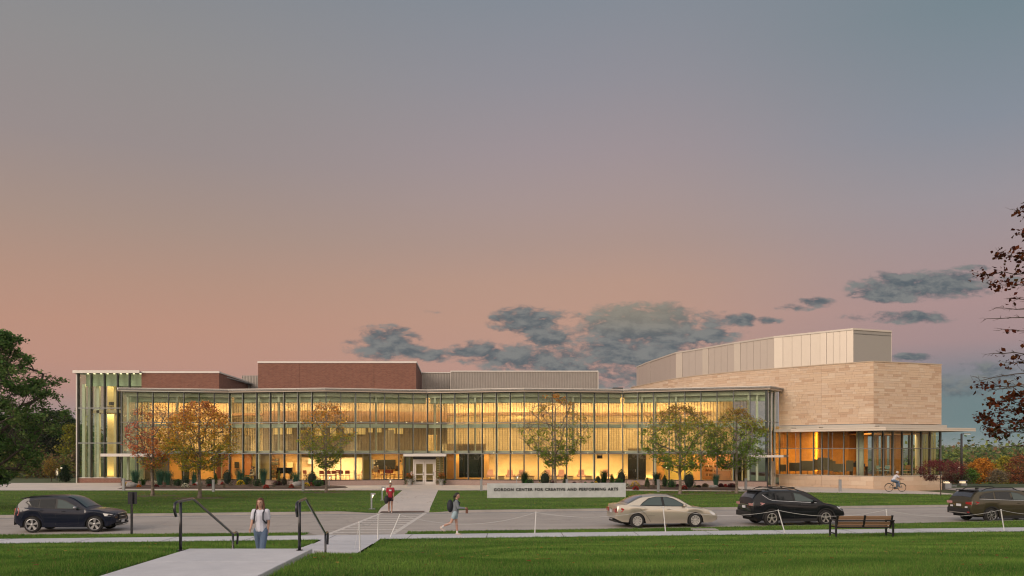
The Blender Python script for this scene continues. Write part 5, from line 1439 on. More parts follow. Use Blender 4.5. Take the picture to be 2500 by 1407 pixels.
# red leaved tree, trunk outside the right edge, branches reach into the picture
def red_tree():
    rs = np.random.default_rng(44); D = 26.0
    t = thing('oak_tree', 'nearby dark red leaved tree, thin branches reaching in from the right edge', 'tree', (px2x(2760, D), D, .1))
    P = []; par = []; lev = []
    def add(p, q, l): P.append(np.array(p, float)); par.append(q); lev.append(l); return len(P) - 1
    k = add((0, 0, 0), -1, 0)
    for i in range(1, 17): k = add((-.02 * i + .05 * math.sin(i), 0, i * .72), k, 0)
    def z_(py): return z_at(py, D) - .1
    def x_(px): return px2x(px, D) - px2x(2760, D)
    #        target px,py  start height   leafiness list
    limbs = [(2455, 528, .5), (2443, 622, .95), (2440, 655, .6), (2453, 690, .7), (2460, 745, .05), (2443, 770, .0), (2452, 802, .1), (2455, 850, .25), (2432, 862, .1), (2412, 923, .0), (2392, 955, .25), (2425, 945, .3), (2381, 990, .9),
             (2420, 975, .7), (2388, 1052, .95), (2400, 1063, .05), (2425, 1010, .9), (2440, 1030, 1), (2450, 1060, .8), (2470, 1000, .9), (2480, 1030, 1), (2490, 950, .6), (2475, 580, .8), (2480, 640, .8), (2485, 880, .4), (2490, 720, .2), (2432, 1090, .0), (2478, 1085, .9), (2495, 1120, 1)]
    limbs += [(5520 - a + 90 * math.sin(a), b, c) for a, b, c in limbs]
    pts = []; dn = []
    for (px, py, lf) in limbs:
        ze, xe = z_(py), x_(px); z0 = max(2.0, min(10.5, ze - (.9 if py < 900 else .3) + rs.uniform(-.2, .2))); j = min(range(1, 17), key=lambda q: abs(P[q][2] - z0)); p0 = P[j]
        ye = rs.uniform(-1.2, 1.2) if px < 2700 else rs.uniform(-4, 4); q = j; m = 12
        for s_ in range(1, m + 1):
            f = s_ / m; c = p0 + (np.array((xe, ye, ze)) - p0) * f + np.array([0, 0, .25 * math.sin(f * 3.14)]) + rs.normal(0, .03, 3)
            q = add(c, q, 1)
            if f > .28:
                for side in range(2):
                    a = rs.uniform(-1, 1); q2 = q; ln = rs.uniform(.15, .5) * (1.15 - f * .5)
                    dir_ = np.array((-1 if px < 2700 else 1, a * 1.2, rs.uniform(-.6, .7))); dir_ /= np.linalg.norm(dir_)
                    for e in range(1, 4):
                        q2 = add(c + dir_ * ln * e / 3 + rs.normal(0, .012, 3), q2, 3)
                        if rs.random() < .5: add(P[q2] + rs.normal(0, .06, 3) + dir_ * .07, q2, 3)
                    if rs.random() < lf:
                        pts += [P[q2]] * 5 + [P[q2 - 1]] * 2
            if lf > .1 and f > .75: pts += [c] * int(7 * lf)
        if lf > .1: pts += [P[q]] * int(16 * lf)
    P = np.array(P); par = np.array(par); lev = np.array(lev)
    idx = np.where(lev == 0)[0]
    link('trunk', skel_mesh(P[idx], np.arange(-1, len(idx) - 1), lev[idx], 'trunk', M_BARKD, .22), t)
    link('branches', skel_mesh(P, par, np.where(lev == 0, 1, lev), 'branches', M_BARKD, .13), t)
    c = np.array(pts) + rs.normal(0, .085, (len(pts), 3))
    def cf(P_, rs_):
        c = mixcol(P_, rs_, [(.045, .014, .009), (.09, .022, .012), (.13, .04, .015), (.06, .035, .012)], rs_.random(len(P_)), .1); gr = (P_[:, 2] < 4.2)[:, None] & (P_[:, 0] > -4.2)[:, None] & (rs_.random((len(P_), 1)) < .5)
        return np.where(gr, np.array((.05, .055, .018)), c)
    V, Q, C = leaves(c, .135, cf, rs, .6, asp=.8)
    link('crown', np_mesh('crown', V, Q, [M_LEAF], False, C), t)
red_tree()

# ------------------------------------------------ background trees
def c_fix(stops): return lambda P, rs: mixcol(P, rs, stops, rs.random(len(P)), .1)
def bgtree(px, py0, py1, halfw, D, label, stops, shape='oval', n=2500, size=.4, seed=1, name='tree', zb=None):
    z0 = valley(px2x(px, D), D) if zb is None else zb
    H = z_at(py1, D) - z0
    return tree(name, label, 'tree', (px2x(px, D), D, z0), H, H * (.22 if shape != 'cone' else .06), halfw * D / F, c_fix(stops), n, size, shape, seed, None, M_BARKD, .02 * H, 9, 120, 400, size * 1.1, None, False, fork=.75)
bgtree(130, 1178, 1003, 62, 128, 'tall dark pine behind the plaza, just left of the glass tower', [(.03, .06, .025), (.06, .095, .035)], 'oval', 5200, .42, 51, 'pine_tree')
bgtree(90, 1178, 1018, 45, 122, 'dark evergreen left of the tall pine, partly behind the big maple', [(.016, .032, .014), (.03, .05, .02)], 'oval', 3200, .42, 52, 'pine_tree')
bgtree(172, 1178, 1042, 26, 112, 'yellow green willow between the pine and the glass tower', [(.24, .26, .04), (.30, .26, .04), (.15, .19, .04)], 'vase', 2600, .30, 53, 'willow_tree')
bgtree(60, 1178, 1060, 40, 118, 'mid green tree low behind the big maple at left', [(.06, .10, .03), (.10, .14, .04)], 'oval', 2400, .40, 54, 'tree')
bgtree(15, 1178, 1050, 45, 124, 'dark tree at the far left behind the big maple', [(.02, .04, .016), (.04, .06, .02)], 'oval', 2200, .42, 55, 'tree')
bgtree(185, 1178, 1100, 16, 104, 'brown twiggy shrub tree touching the left side of the glass tower', [(.18, .13, .07), (.14, .12, .06)], 'vase', 900, .22, 56, 'tree')
bgtree(158, 1176, 1137, 15, 88.5, 'small dark cone shaped spruce on the lawn left of the glass tower', [(.014, .036, .016), (.025, .05, .02)], 'cone', 2600, .13, 57, 'spruce_tree', .0)
bgtree(125, 1178, 1122, 17, 89.5, 'small rusty and yellow tree left of the small spruce', [(.32, .19, .05), (.26, .24, .05), (.34, .13, .05)], 'oval', 1500, .14, 58, 'small_tree', .0)
# right hand valley
RB = [(2395, 1124, 32, 108, 'bright orange tree behind the parked olive wagon', [(0.612, 0.272, 0.0425), (0.714, 0.34, 0.051), (0.476, 0.187, 0.034)], 'oval', 4200, .26, 61),
      (2455, 1118, 30, 122, 'golden yellow tree right of the orange tree', [(0.578, 0.442, 0.051), (0.374, 0.34, 0.051), (0.204, 0.221, 0.051)], 'oval', 3600, .28, 62),
      (2322, 1135, 22, 130, 'pinkish brown shrub tree left of the lamp post', [(0.34, 0.17, 0.119), (0.255, 0.153, 0.085)], 'oval', 1600, .3, 63),
      (2365, 1148, 20, 100, 'bright green bush between lamp post and orange tree', [(0.102, 0.221, 0.034), (0.153, 0.255, 0.051)], 'oval', 1800, .22, 64),
      (2345, 1128, 30, 170, 'reddish pink tree further back behind the lamp post', [(0.374, 0.17, 0.119), (0.306, 0.204, 0.102)], 'oval', 1800, .4, 65),
      (2415, 1118, 34, 190, 'dull orange brown tree behind the bright orange tree', [(0.306, 0.17, 0.085), (0.238, 0.17, 0.085)], 'oval', 1800, .45, 66),
      (2490, 1115, 34, 116, 'rust red young tree at the right edge, above the wagon roof', [(0.34, 0.119, 0.051), (0.272, 0.102, 0.051)], 'flat', 2400, .25, 67),
      (2312, 1115, 34, 230, 'yellow green tree in the valley beside the hall corner', [(0.221, 0.255, 0.051), (0.17, 0.204, 0.051)], 'oval', 1700, .55, 68),
      (2480, 1140, 36, 140, 'dark olive tree low at the right edge', [(0.0765, 0.102, 0.034), (0.119, 0.136, 0.051)], 'oval', 2200, .33, 69),
      (2436, 1150, 26, 104, 'pale brown bush at the right of the orange tree', [(0.289, 0.221, 0.153), (0.221, 0.187, 0.102)], 'oval', 1500, .2, 70),
      (2340, 1158, 26, 98, 'grey green bush behind the granite posts', [(0.102, 0.136, 0.051), (0.17, 0.153, 0.085)], 'oval', 1500, .2, 71)]
for (px, py, hw, D, lab, st_, sh, n, sz, sd) in RB: bgtree(px, 0, py, hw, D, lab, st_, sh, n, sz, sd, 'valley_tree')
# far woods: canopy mass
def woods():
    rs = np.random.default_rng(91); Vs = []; Qs = []; Cs = []; n0 = 0
    for k in range(1700):
        f = rs.random() ** 2.2; y = 190 + 2600 * f; px = rs.uniform(2260, 2580) if k % 5 else rs.uniform(-120, 230)
        if px < 300 and y < 200: y += 60
        x = px2x(px, y); zz = valley(x, y); h = rs.uniform(7, 12) * (1 + y / 1800); r = h * .5; m = 110 if y < 500 else 45
        P = np.array((x, y, zz + h * .55)) + rs.normal(0, 1, (m, 3)) * [r * .75, r * .75, h * .26]
        pal = [[(.09, .15, .05), (.13, .19, .06)], [(.17, .22, .06), (.22, .26, .07)], [(.26, .16, .09), (.22, .16, .07)], [(.06, .10, .045), (.09, .13, .055)]][rs.choice(4, p=[.42, .28, .12, .18])]
        sz = .55 + y * .0024
        V, Q, C = leaves(P, sz, c_fix(pal), rs, .5, asp=.9)
        Vs.append(V); Qs.append(Q + n0); Cs.append(C); n0 += len(V)
    o = link('woods', np_mesh('woods', np.concatenate(Vs), np.concatenate(Qs), [M_LEAF], False, np.concatenate(Cs)))
    tag(o, 'far mixed autumn woods covering the valley', 'woods', kind='stuff')
woods()

# ------------------------------------------------ bed plants
def mesh_grass(h, w, col, seed, n=230, droop=.5):
    rs = np.random.default_rng(seed); V = []; Q = []; C = []
    for i in range(n):
        a = rs.uniform(0, 6.283); r = abs(rs.normal(0, .10)) * w; out = rs.uniform(.15, 1) * w * .5; hh = h * rs.uniform(.65, 1.05)
        d = np.array((math.cos(a), math.sin(a), 0)); s_ = np.array((-math.sin(a), math.cos(a), 0)) * .013
        p = [d * r, d * (r + out * .35) + [0, 0, hh * .6], d * (r + out * .85) + [0, 0, hh * (1 - droop * .1)], d * (r + out * (1.05)) + [0, 0, hh * (1 - droop * .28)]]
        b = len(V)
        for j, q in enumerate(p): V += [q - s_ * (1 - j * .28), q + s_ * (1 - j * .28)]
        Q += [(b, b + 1, b + 3, b + 2), (b + 2, b + 3, b + 5, b + 4), (b + 4, b + 5, b + 7, b + 6)]
        c = np.array(col) * rs.uniform(.6, 1.5); C += [c] * 8
    return np_mesh('blades', V, Q, [M_LEAF], False, np.array(C))
def mesh_shrub(h, w, cols, seed, n=700, size=.06, form='ball', d=None):
    rs = np.random.default_rng(seed); P = []
    bumps = [(rs.uniform(0, 6.28), rs.uniform(0, 6.28), rs.uniform(2, 5), rs.uniform(2, 5)) for _ in range(3)]
    for i in range(n):
        a = rs.uniform(0, 6.283); t = rs.random()
        wob = 1 + .10 * sum(math.sin(a * q[2] + q[0]) * math.cos(t * q[3] + q[1]) for q in bumps)
        if form == 'ball': ph = math.acos(1 - 1.75 * t); r = math.sin(ph) * w / 2; z = h * (.5 + .5 * math.cos(ph))
        elif form == 'cone': z = h * t; r = w / 2 * (1 - t ** 1.1) * (1 if t > .08 else .7)
        elif form == 'egg': z = h * t; r = w / 2 * math.sin(math.pi * min(1, (t * .80 + .20))) ** .7
        elif form == 'dome': ph = math.acos(1 - t); r = math.sin(ph) * w / 2; z = h * math.cos(ph)
        else: z = h * t; r = w / 2 * rs.uniform(.3, 1) * (.5 + t * .5)
        k = wob * rs.uniform(.80 if form != 'dome' else .94, 1.04)
        P.append((r * k * math.cos(a), r * k * math.sin(a), z * (.96 + .04 * k)))
    P = np.array(P)
    V, Q, C = leaves(P, size, lambda p, r_: mixcol(p, r_, cols, r_.random(len(p)), .1, .35), rs, .8, asp=.7)
    return np_mesh('foliage', V, Q, [M_LEAF], False, C)
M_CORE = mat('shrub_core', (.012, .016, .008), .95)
M_CORES = {}
def plant(kind, px, pyb, pyt, wpx, label, name, cat, cols=None, seed=1, dmax=1.0, group=None):
    D = min(d_at(pyb, .2), facY(px) - dmax); z0 = .17
    x = px2x(px, D); h = z_at(pyt, D) - z0; w = wpx * D / F * 1.0
    h = max(h * 1.06, .16); w *= 1.08
    t = thing(name, label, cat, (x, D, z0), random.uniform(0, 6), group)
    if kind == 'grass':
        link('blades', mesh_grass(h, w * 1.25, cols[0], seed, 260, .3 if h > 1.1 else .6), t)
    elif kind == 'strap':
        link('blades', mesh_grass(h, w * 1.2, cols[0], seed, 120, 1.6), t)
    elif kind == 'mum':
        link('foliage', mesh_shrub(h * .82, w * .96, [(.02, .04, .012), (.035, .06, .015)], seed, 260, .06, 'dome'), t)
        rs = np.random.default_rng(seed); n = 240; a = rs.uniform(0, 6.283, n); ct = 1 - rs.random(n) * .86; st_ = np.sqrt(1 - ct * ct)
        P = np.stack([st_ * np.cos(a) * w / 2, st_ * np.sin(a) * w / 2, ct * h], 1) * rs.uniform(.93, 1.04, (n, 1))
        V, Q, C = leaves(P, .075, lambda p, r_: mixcol(p, r_, cols, r_.random(len(p)), .1, .22), rs, .25, asp=.95)
        link('flower_heads', np_mesh('flower_heads', V, Q, [M_LEAF], False, C), t)
    elif kind == 'boulder':
        rs = random.Random(seed); mb = MB(); mb.ball((0, 0, h * .40), .5, 14, (w, w * .62, h * 1.2))
        vs = []
        for (a_, b_, c_) in mb.v:
            k = 1 + .14 * math.sin(a_ * 7 + seed) * math.cos(b_ * 9 + c_ * 8) + rs.uniform(-.03, .03); vs.append((a_ * k, b_ * k, min(h, c_ * k)))
        mb.v = vs; mb.build('rock', mat('granite_rock', (.33, .31, .29), .85, col2=(.22, .21, .20), vscale=4, var=.25, bump=.5, bscale=12), t, smooth=True)
    else:
        nn = {'ball': 900, 'cone': 800, 'egg': 1200, 'loose': 260, 'dome': 500}[kind]
        link('foliage', mesh_shrub(h, w, cols, seed, nn, .055 if kind != 'loose' else .05, kind), t)
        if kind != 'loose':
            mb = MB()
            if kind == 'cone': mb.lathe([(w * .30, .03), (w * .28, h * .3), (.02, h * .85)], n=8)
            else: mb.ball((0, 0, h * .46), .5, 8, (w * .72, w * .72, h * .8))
            mb.build('dark_core', M_CORE, t)  # solid near-black core filling the inside of the leaves
    return t
TEAL = [(.06, .15, .095)]; DKG = [(.03, .07, .026), (.05, .10, .035)]; DKB = [(.03, .075, .045), (.05, .10, .055)]; BOX = [(.04, .13, .03), (.065, .18, .04)]; LIME = [(.14, .19, .03), (.20, .24, .04)]
YEL = [(.62, .42, .01), (.75, .55, .02)]; WHT = [(.62, .60, .45), (.75, .74, .60)]; DRD = [(.13, .008, .018), (.20, .012, .025)]; REDM = [(.40, .03, .035), (.50, .06, .05)]; CORL = [(.45, .10, .06), (.35, .06, .05)]; ORNG = [(.60, .16, .015), (.70, .22, .02)]
BURG = [(.055, .012, .018), (.085, .02, .025)]; MOT = [(.10, .10, .055), (.16, .15, .10), (.07, .075, .04), (.13, .07, .05)]; RDS = [(.15, .05, .04), (.10, .06, .04)]; BRZ = [(.05, .045, .03), (.08, .06, .04)]; YGC = [(.06, .11, .02), (.11, .15, .025)]
GB = 'plants in the beds along the glass front'
PL = [('mum', 307, 1188, 1179, 9, 'yellow flowering mound at the far left end of the bed, behind the first grey bollard', YEL), ('boulder', 322.5, 1190, 1178, 26, 'large pale boulder near the left end of the planting bed', None),
      ('mum', 339, 1191, 1184, 11, 'orange flower mound right of the large pale boulder', ORNG), ('grass', 330, 1183, 1149, 26, 'tall teal grass clump behind the large pale boulder', TEAL), ('strap', 349, 1187, 1167, 24, 'broad arching green perennial left of the red maple trunk', [(.03, .07, .018)]),
      ('mum', 379, 1184, 1175, 12, 'white mum mound just right of the red maple trunk, above a dark red one', WHT), ('mum', 381, 1191, 1184, 14, 'dark red mum mound in front of the white one by the red maple trunk', DRD),
      ('grass', 391, 1182, 1148, 24, 'left half of the wide teal grass clump right of the red maple', TEAL), ('grass', 409, 1182, 1151, 27, 'right half of the wide teal grass clump right of the red maple', TEAL), ('loose', 401, 1191, 1178, 14, 'low reddish open shrub in front of the wide grass clump', RDS),
      ('loose', 418, 1190, 1176, 12, 'mottled shrub between wide grass clump and dark round shrub', MOT), ('ball', 433, 1188, 1171, 19, 'dark low round shrub left of the white mum in the open mulch', DKG), ('ball', 453, 1183, 1163, 18, 'dark bushy shrub behind the white mum in the open mulch', DKG),
      ('mum', 452.5, 1192, 1181, 18, 'large white mum standing alone in the open mulch left of the gold maple', WHT), ('mum', 475, 1187, 1181, 10, 'small red mum close left of the gold maple trunk', REDM), ('boulder', 486, 1186, 1176, 22, 'grey boulder behind the gold maple trunk', None),
      ('grass', 474, 1183, 1152, 18, 'teal grass clump just left of the gold maple trunk', TEAL), ('loose', 499, 1187, 1173, 18, 'mottled loose shrub right of the gold maple trunk', MOT), ('ball', 513, 1186, 1167, 19, 'dark bushy shrub behind the dark red mum by the second bollard', DKG),
      ('egg', 526, 1184, 1157, 10, 'slim yellow green conifer above the second bollard', YGC), ('mum', 511, 1190, 1183, 14, 'dark red mum left of the second bollard', DRD), ('mum', 543, 1185, 1178, 9, 'small red mum right of the second bollard', REDM),
      ('egg', 555, 1182, 1149, 24, 'broad dark upright shrub in front of the brown wall', DKB), ('loose', 548, 1192, 1180, 10, 'low mottled shrub in front, right of the second bollard', MOT), ('loose', 564, 1189, 1177, 14, 'mottled shrub left of the big yellow mum', MOT), ('grass', 585, 1180, 1146, 22, 'teal grass clump behind the big yellow mum', TEAL),
      ('ball', 601, 1183, 1161, 28, 'wide round green boxwood right of the big yellow mum', BOX), ('mum', 587, 1186, 1173, 21, 'big bright yellow mum in front of the wide round boxwood', YEL), ('loose', 611, 1190, 1175, 12, 'mottled shrub right of the wide round boxwood', MOT),
      ('ball', 629, 1189, 1171, 20, 'dark low round shrub left of the tall narrow grass', DKG), ('grass', 643, 1185, 1146, 19, 'tall narrow teal grass in front of the ochre wall', TEAL), ('mum', 650, 1193, 1184, 13, 'coral red mum in the mulch below the tall narrow grass', REDM), ('loose', 636, 1191, 1180, 12, 'mottled low shrub left of the coral red mum', MOT),
      ('cone', 681.6, 1182, 1150, 12, 'bright lime green narrow conifer', LIME), ('ball', 678, 1187, 1175, 19, 'burgundy shrub below the lime conifer', BURG), ('egg', 693.6, 1187, 1166, 13, 'bronze upright shrub right of the lime conifer', BRZ), ('loose', 668, 1191, 1180, 12, 'mottled shrub left of the burgundy shrub', MOT),
      ('loose', 703, 1190, 1173, 14, 'mottled shrub right of the bronze shrub', MOT), ('mum', 711.6, 1192, 1183, 12, 'red orange mum left of the boulder by the third bollard', CORL), ('boulder', 724, 1188, 1176, 21, 'grey boulder left of the third bollard', None), ('grass', 722, 1180, 1154, 22, 'round teal grass clump above the boulder by the third bollard', TEAL),
      ('egg', 762, 1184, 1152, 28, 'large dark cone shrub right of the third bollard', DKG), ('ball', 776, 1189, 1170, 26, 'round green boxwood left of the third maple trunk', BOX), ('mum', 748, 1190, 1179, 16, 'yellow mum touching the third bollard', YEL), ('mum', 761, 1189, 1179, 12, 'coral mum between yellow mum and round boxwood', CORL),
      ('ball', 791, 1186, 1173, 13, 'burgundy shrub half hidden by the third maple trunk', BURG),
      ('grass', 1281, 1184, 1153, 24, 'spiky grass clump above the left part of the name wall', [(.03, .07, .025)]), ('ball', 1292, 1187, 1170, 21, 'low round boxwood above the left part of the name wall', BOX), ('egg', 1330.6, 1188, 1151, 29, 'broad dark evergreen behind the middle of the name wall', DKG),
      ('mum', 1317, 1186, 1179, 9, 'cream yellow mum peeping over the name wall', [(.6, .45, .15), (.7, .55, .2)]), ('dome', 1350, 1186, 1175, 21, 'burgundy mound at the foot of the maple behind the name wall', BURG), ('cone', 1379.6, 1187, 1158, 17, 'small dark cone evergreen right of the maple behind the name wall', DKG),
      ('dome', 1402, 1186, 1177, 13, 'low burgundy mound over the middle of the name wall', BURG), ('loose', 1418, 1187, 1175, 17, 'grey purple loose shrub over the name wall', [(.12, .09, .09), (.08, .07, .05)]), ('dome', 1429, 1187, 1177, 10, 'small green mound over the name wall', BOX),
      ('mum', 1455, 1187, 1176, 10, 'yellow mum over the right part of the name wall', YEL), ('dome', 1446, 1187, 1177, 10, 'dark mound left of the yellow mum over the name wall', DKG), ('egg', 1460, 1184, 1163, 14, 'small pointed evergreen under the hanging black fixture', DKG),
      ('grass', 1474, 1184, 1151, 20, 'spiky grass clump over the right part of the name wall', [(.025, .06, .02)]), ('egg', 1494, 1185, 1159, 11, 'slim green conifer over the right end of the name wall', YGC), ('ball', 1509, 1187, 1169, 23, 'round boxwood over the right end of the name wall', BOX),
      ('egg', 1517, 1186, 1148, 26, 'tall dark evergreen left of the black doors', DKG), ('mum', 1531, 1191, 1180, 11, 'white mum touching the right end of the name wall', WHT), ('mum', 1551, 1190, 1175, 22, 'big yellow mum just right of the name wall', YEL), ('mum', 1552, 1196, 1188, 14, 'red mum in front of the big yellow mum by the name wall', REDM),
      ('cone', 1580, 1190, 1166, 19, 'green cone shrub between black doors and fourth grey bollard', YGC), ('loose', 1583, 1194, 1178, 11, 'mottled shrub in front of the green cone shrub', MOT), ('grass', 1604, 1186, 1155, 25, 'dark grass clump behind the bollard right of the name wall', [(.02, .05, .03)]), ('loose', 1596, 1193, 1176, 10, 'mottled shrub left of the bollard, right of the name wall', MOT),
      ('egg', 1622.5, 1190, 1162, 12, 'slim dark yew left of the perfect round boxwood', DKG), ('ball', 1639, 1192, 1172, 22, 'perfectly round boxwood left of the close pair of maples', BOX), ('ball', 1654, 1190, 1183, 9, 'tiny burgundy ball left of the pair of maples trunk', BURG), ('mum', 1671, 1195, 1186, 13, 'red mum right of the left trunk of the maple pair', REDM),
      ('egg', 1682.5, 1193, 1153, 30, 'largest dark evergreen between the pair of maples', DKB), ('dome', 1698, 1191, 1186, 8, 'tiny dark green mound right of the largest evergreen', DKG), ('ball', 1706, 1192, 1185, 9, 'tiny brown ball right of the largest evergreen', BRZ), ('ball', 1721.6, 1191, 1181, 13, 'tan round shrub left of the flat stone', [(.16, .12, .07), (.12, .10, .05)]),
      ('boulder', 1741, 1192, 1185, 30, 'long flat stone in front of the teal grass between the maples', None), ('grass', 1748, 1188, 1159, 18, 'teal grass clump in front of the bar shelves', TEAL), ('ball', 1760, 1191, 1181, 11, 'dark burgundy ball right of the flat stone', BURG), ('mum', 1771, 1191, 1183, 11, 'red mum between two burgundy shrubs', REDM), ('ball', 1787, 1192, 1181, 20, 'wide burgundy shrub by the right trunk of the maple pair', [(.10, .012, .018), (.06, .012, .018)])]
NMS = {'mum': ('flowering_mum', 'flowers'), 'boulder': ('boulder', 'rock'), 'grass': ('ornamental_grass', 'grass clump'), 'strap': ('perennial', 'plant'), 'loose': ('shrub', 'shrub'), 'ball': ('round_shrub', 'shrub'), 'egg': ('evergreen_shrub', 'shrub'), 'cone': ('conifer_shrub', 'shrub'), 'dome': ('low_shrub', 'shrub')}
for i, (k, px, b_, t_, w_, lab, cols_) in enumerate(PL):
    plant(k, px, b_, t_, w_, lab, NMS[k][0], NMS[k][1], cols_, 100 + i, .8, GB)
# planters at the entrance
for (px, lab) in ((1000.5, 'grey urn planter with red and yellow flowers left of the entrance doors'), (1077.5, 'grey urn planter with red and yellow flowers right of the entrance doors')):
    D = 76.6; t = thing('planter_urn', lab, 'planter', (px2x(px, D), D, .16), 0, 'urns beside the entrance')
    mb = MB(); mb.lathe([(.20, 0), (.22, .03), (.19, .10), (.22, .25), (.30, .48), (.33, .50), (.33, .54), (.27, .54), (.25, .46), (.0, .44)], n=18); mb.build('pot', mat('pot_stone', (.30, .30, .29), .8, var=.2), t, smooth=True)
    rs = np.random.default_rng(px.__hash__() % 99)
    P = rs.normal(0, 1, (700, 3)) * [.20, .20, .17] + [0, 0, .75]; P = np.concatenate([P, rs.normal(0, 1, (160, 3)) * [.12, .10, .12] + [.30, -.1, .35], rs.normal(0, 1, (160, 3)) * [.12, .10, .12] + [-.32, -.1, .33]])
    V, Q, C = leaves(P, .07, c_fix([(.03, .07, .02), (.06, .10, .02), (.10, .10, .02)]), rs, .8); link('foliage', np_mesh('foliage', V, Q, [M_LEAF], False, C), t)
    P = rs.normal(0, 1, (190, 3)) * [.20, .18, .15] + [0, -.05, .92]
    V, Q, C = leaves(P, .075, c_fix([(.42, .03, .03), (.50, .22, .03), (.35, .02, .03)]), rs, .8, asp=.95); link('flower_heads', np_mesh('flower_heads', V, Q, [M_LEAF], False, C), t)

# the line of campus trees behind the camera, seen only in reflections and in the light it holds back
def back_woods():
    rs = np.random.default_rng(17); Vs = []; Qs = []; Cs = []; n0 = 0
    for k in range(46):
        x = -165 + k * 7.2 + rs.uniform(-2, 2); y = -40 - rs.uniform(0, 22); h = rs.uniform(11, 18); m = 420
        P = np.array((x, y, h * .55)) + rs.normal(0, 1, (m, 3)) * [2.6, 2.2, h * .26]; P[:, 2] = np.clip(P[:, 2], .3, h)
        V, Q, C = leaves(P, 1.3, c_fix([(.03, .05, .02), (.07, .08, .03), (.12, .06, .03)]), rs, .7, asp=.9)
        Vs.append(V); Qs.append(Q + n0); Cs.append(C); n0 += len(V)
    o = link('tree_line', np_mesh('tree_line', np.concatenate(Vs), np.concatenate(Qs), [M_LEAF], False, np.concatenate(Cs)))
    tag(o, 'row of campus trees behind the photographer', 'woods', kind='stuff')
back_woods()

def undergrowth():
    rs = np.random.default_rng(23); Vs = []; Qs = []; Cs = []; n0 = 0
    for k in range(60):
        px = rs.uniform(-160, 186); D = rs.uniform(99, 112); x = px2x(px, D); z = valley(x, D); h = rs.uniform(1.6, 4.2); m = 150
        P = np.array((x, D, z + h * .5)) + rs.normal(0, 1, (m, 3)) * [1.3, .8, h * .24]; P[:, 2] = np.maximum(P[:, 2], z + .05)
        pal = [[(.08, .14, .04), (.13, .17, .05)], [(.20, .20, .05), (.26, .23, .06)], [(.22, .14, .08), (.17, .12, .07)]][rs.integers(3)]
        V, Q, C = leaves(P, .34, c_fix(pal), rs, .6, asp=.8); Vs.append(V); Qs.append(Q + n0); Cs.append(C); n0 += len(V)
    o = link('undergrowth', np_mesh('undergrowth', np.concatenate(Vs), np.concatenate(Qs), [M_LEAF], False, np.concatenate(Cs)))
    tag(o, 'tangled autumn undergrowth below the trees left of the glass tower', 'undergrowth', kind='stuff')
undergrowth()
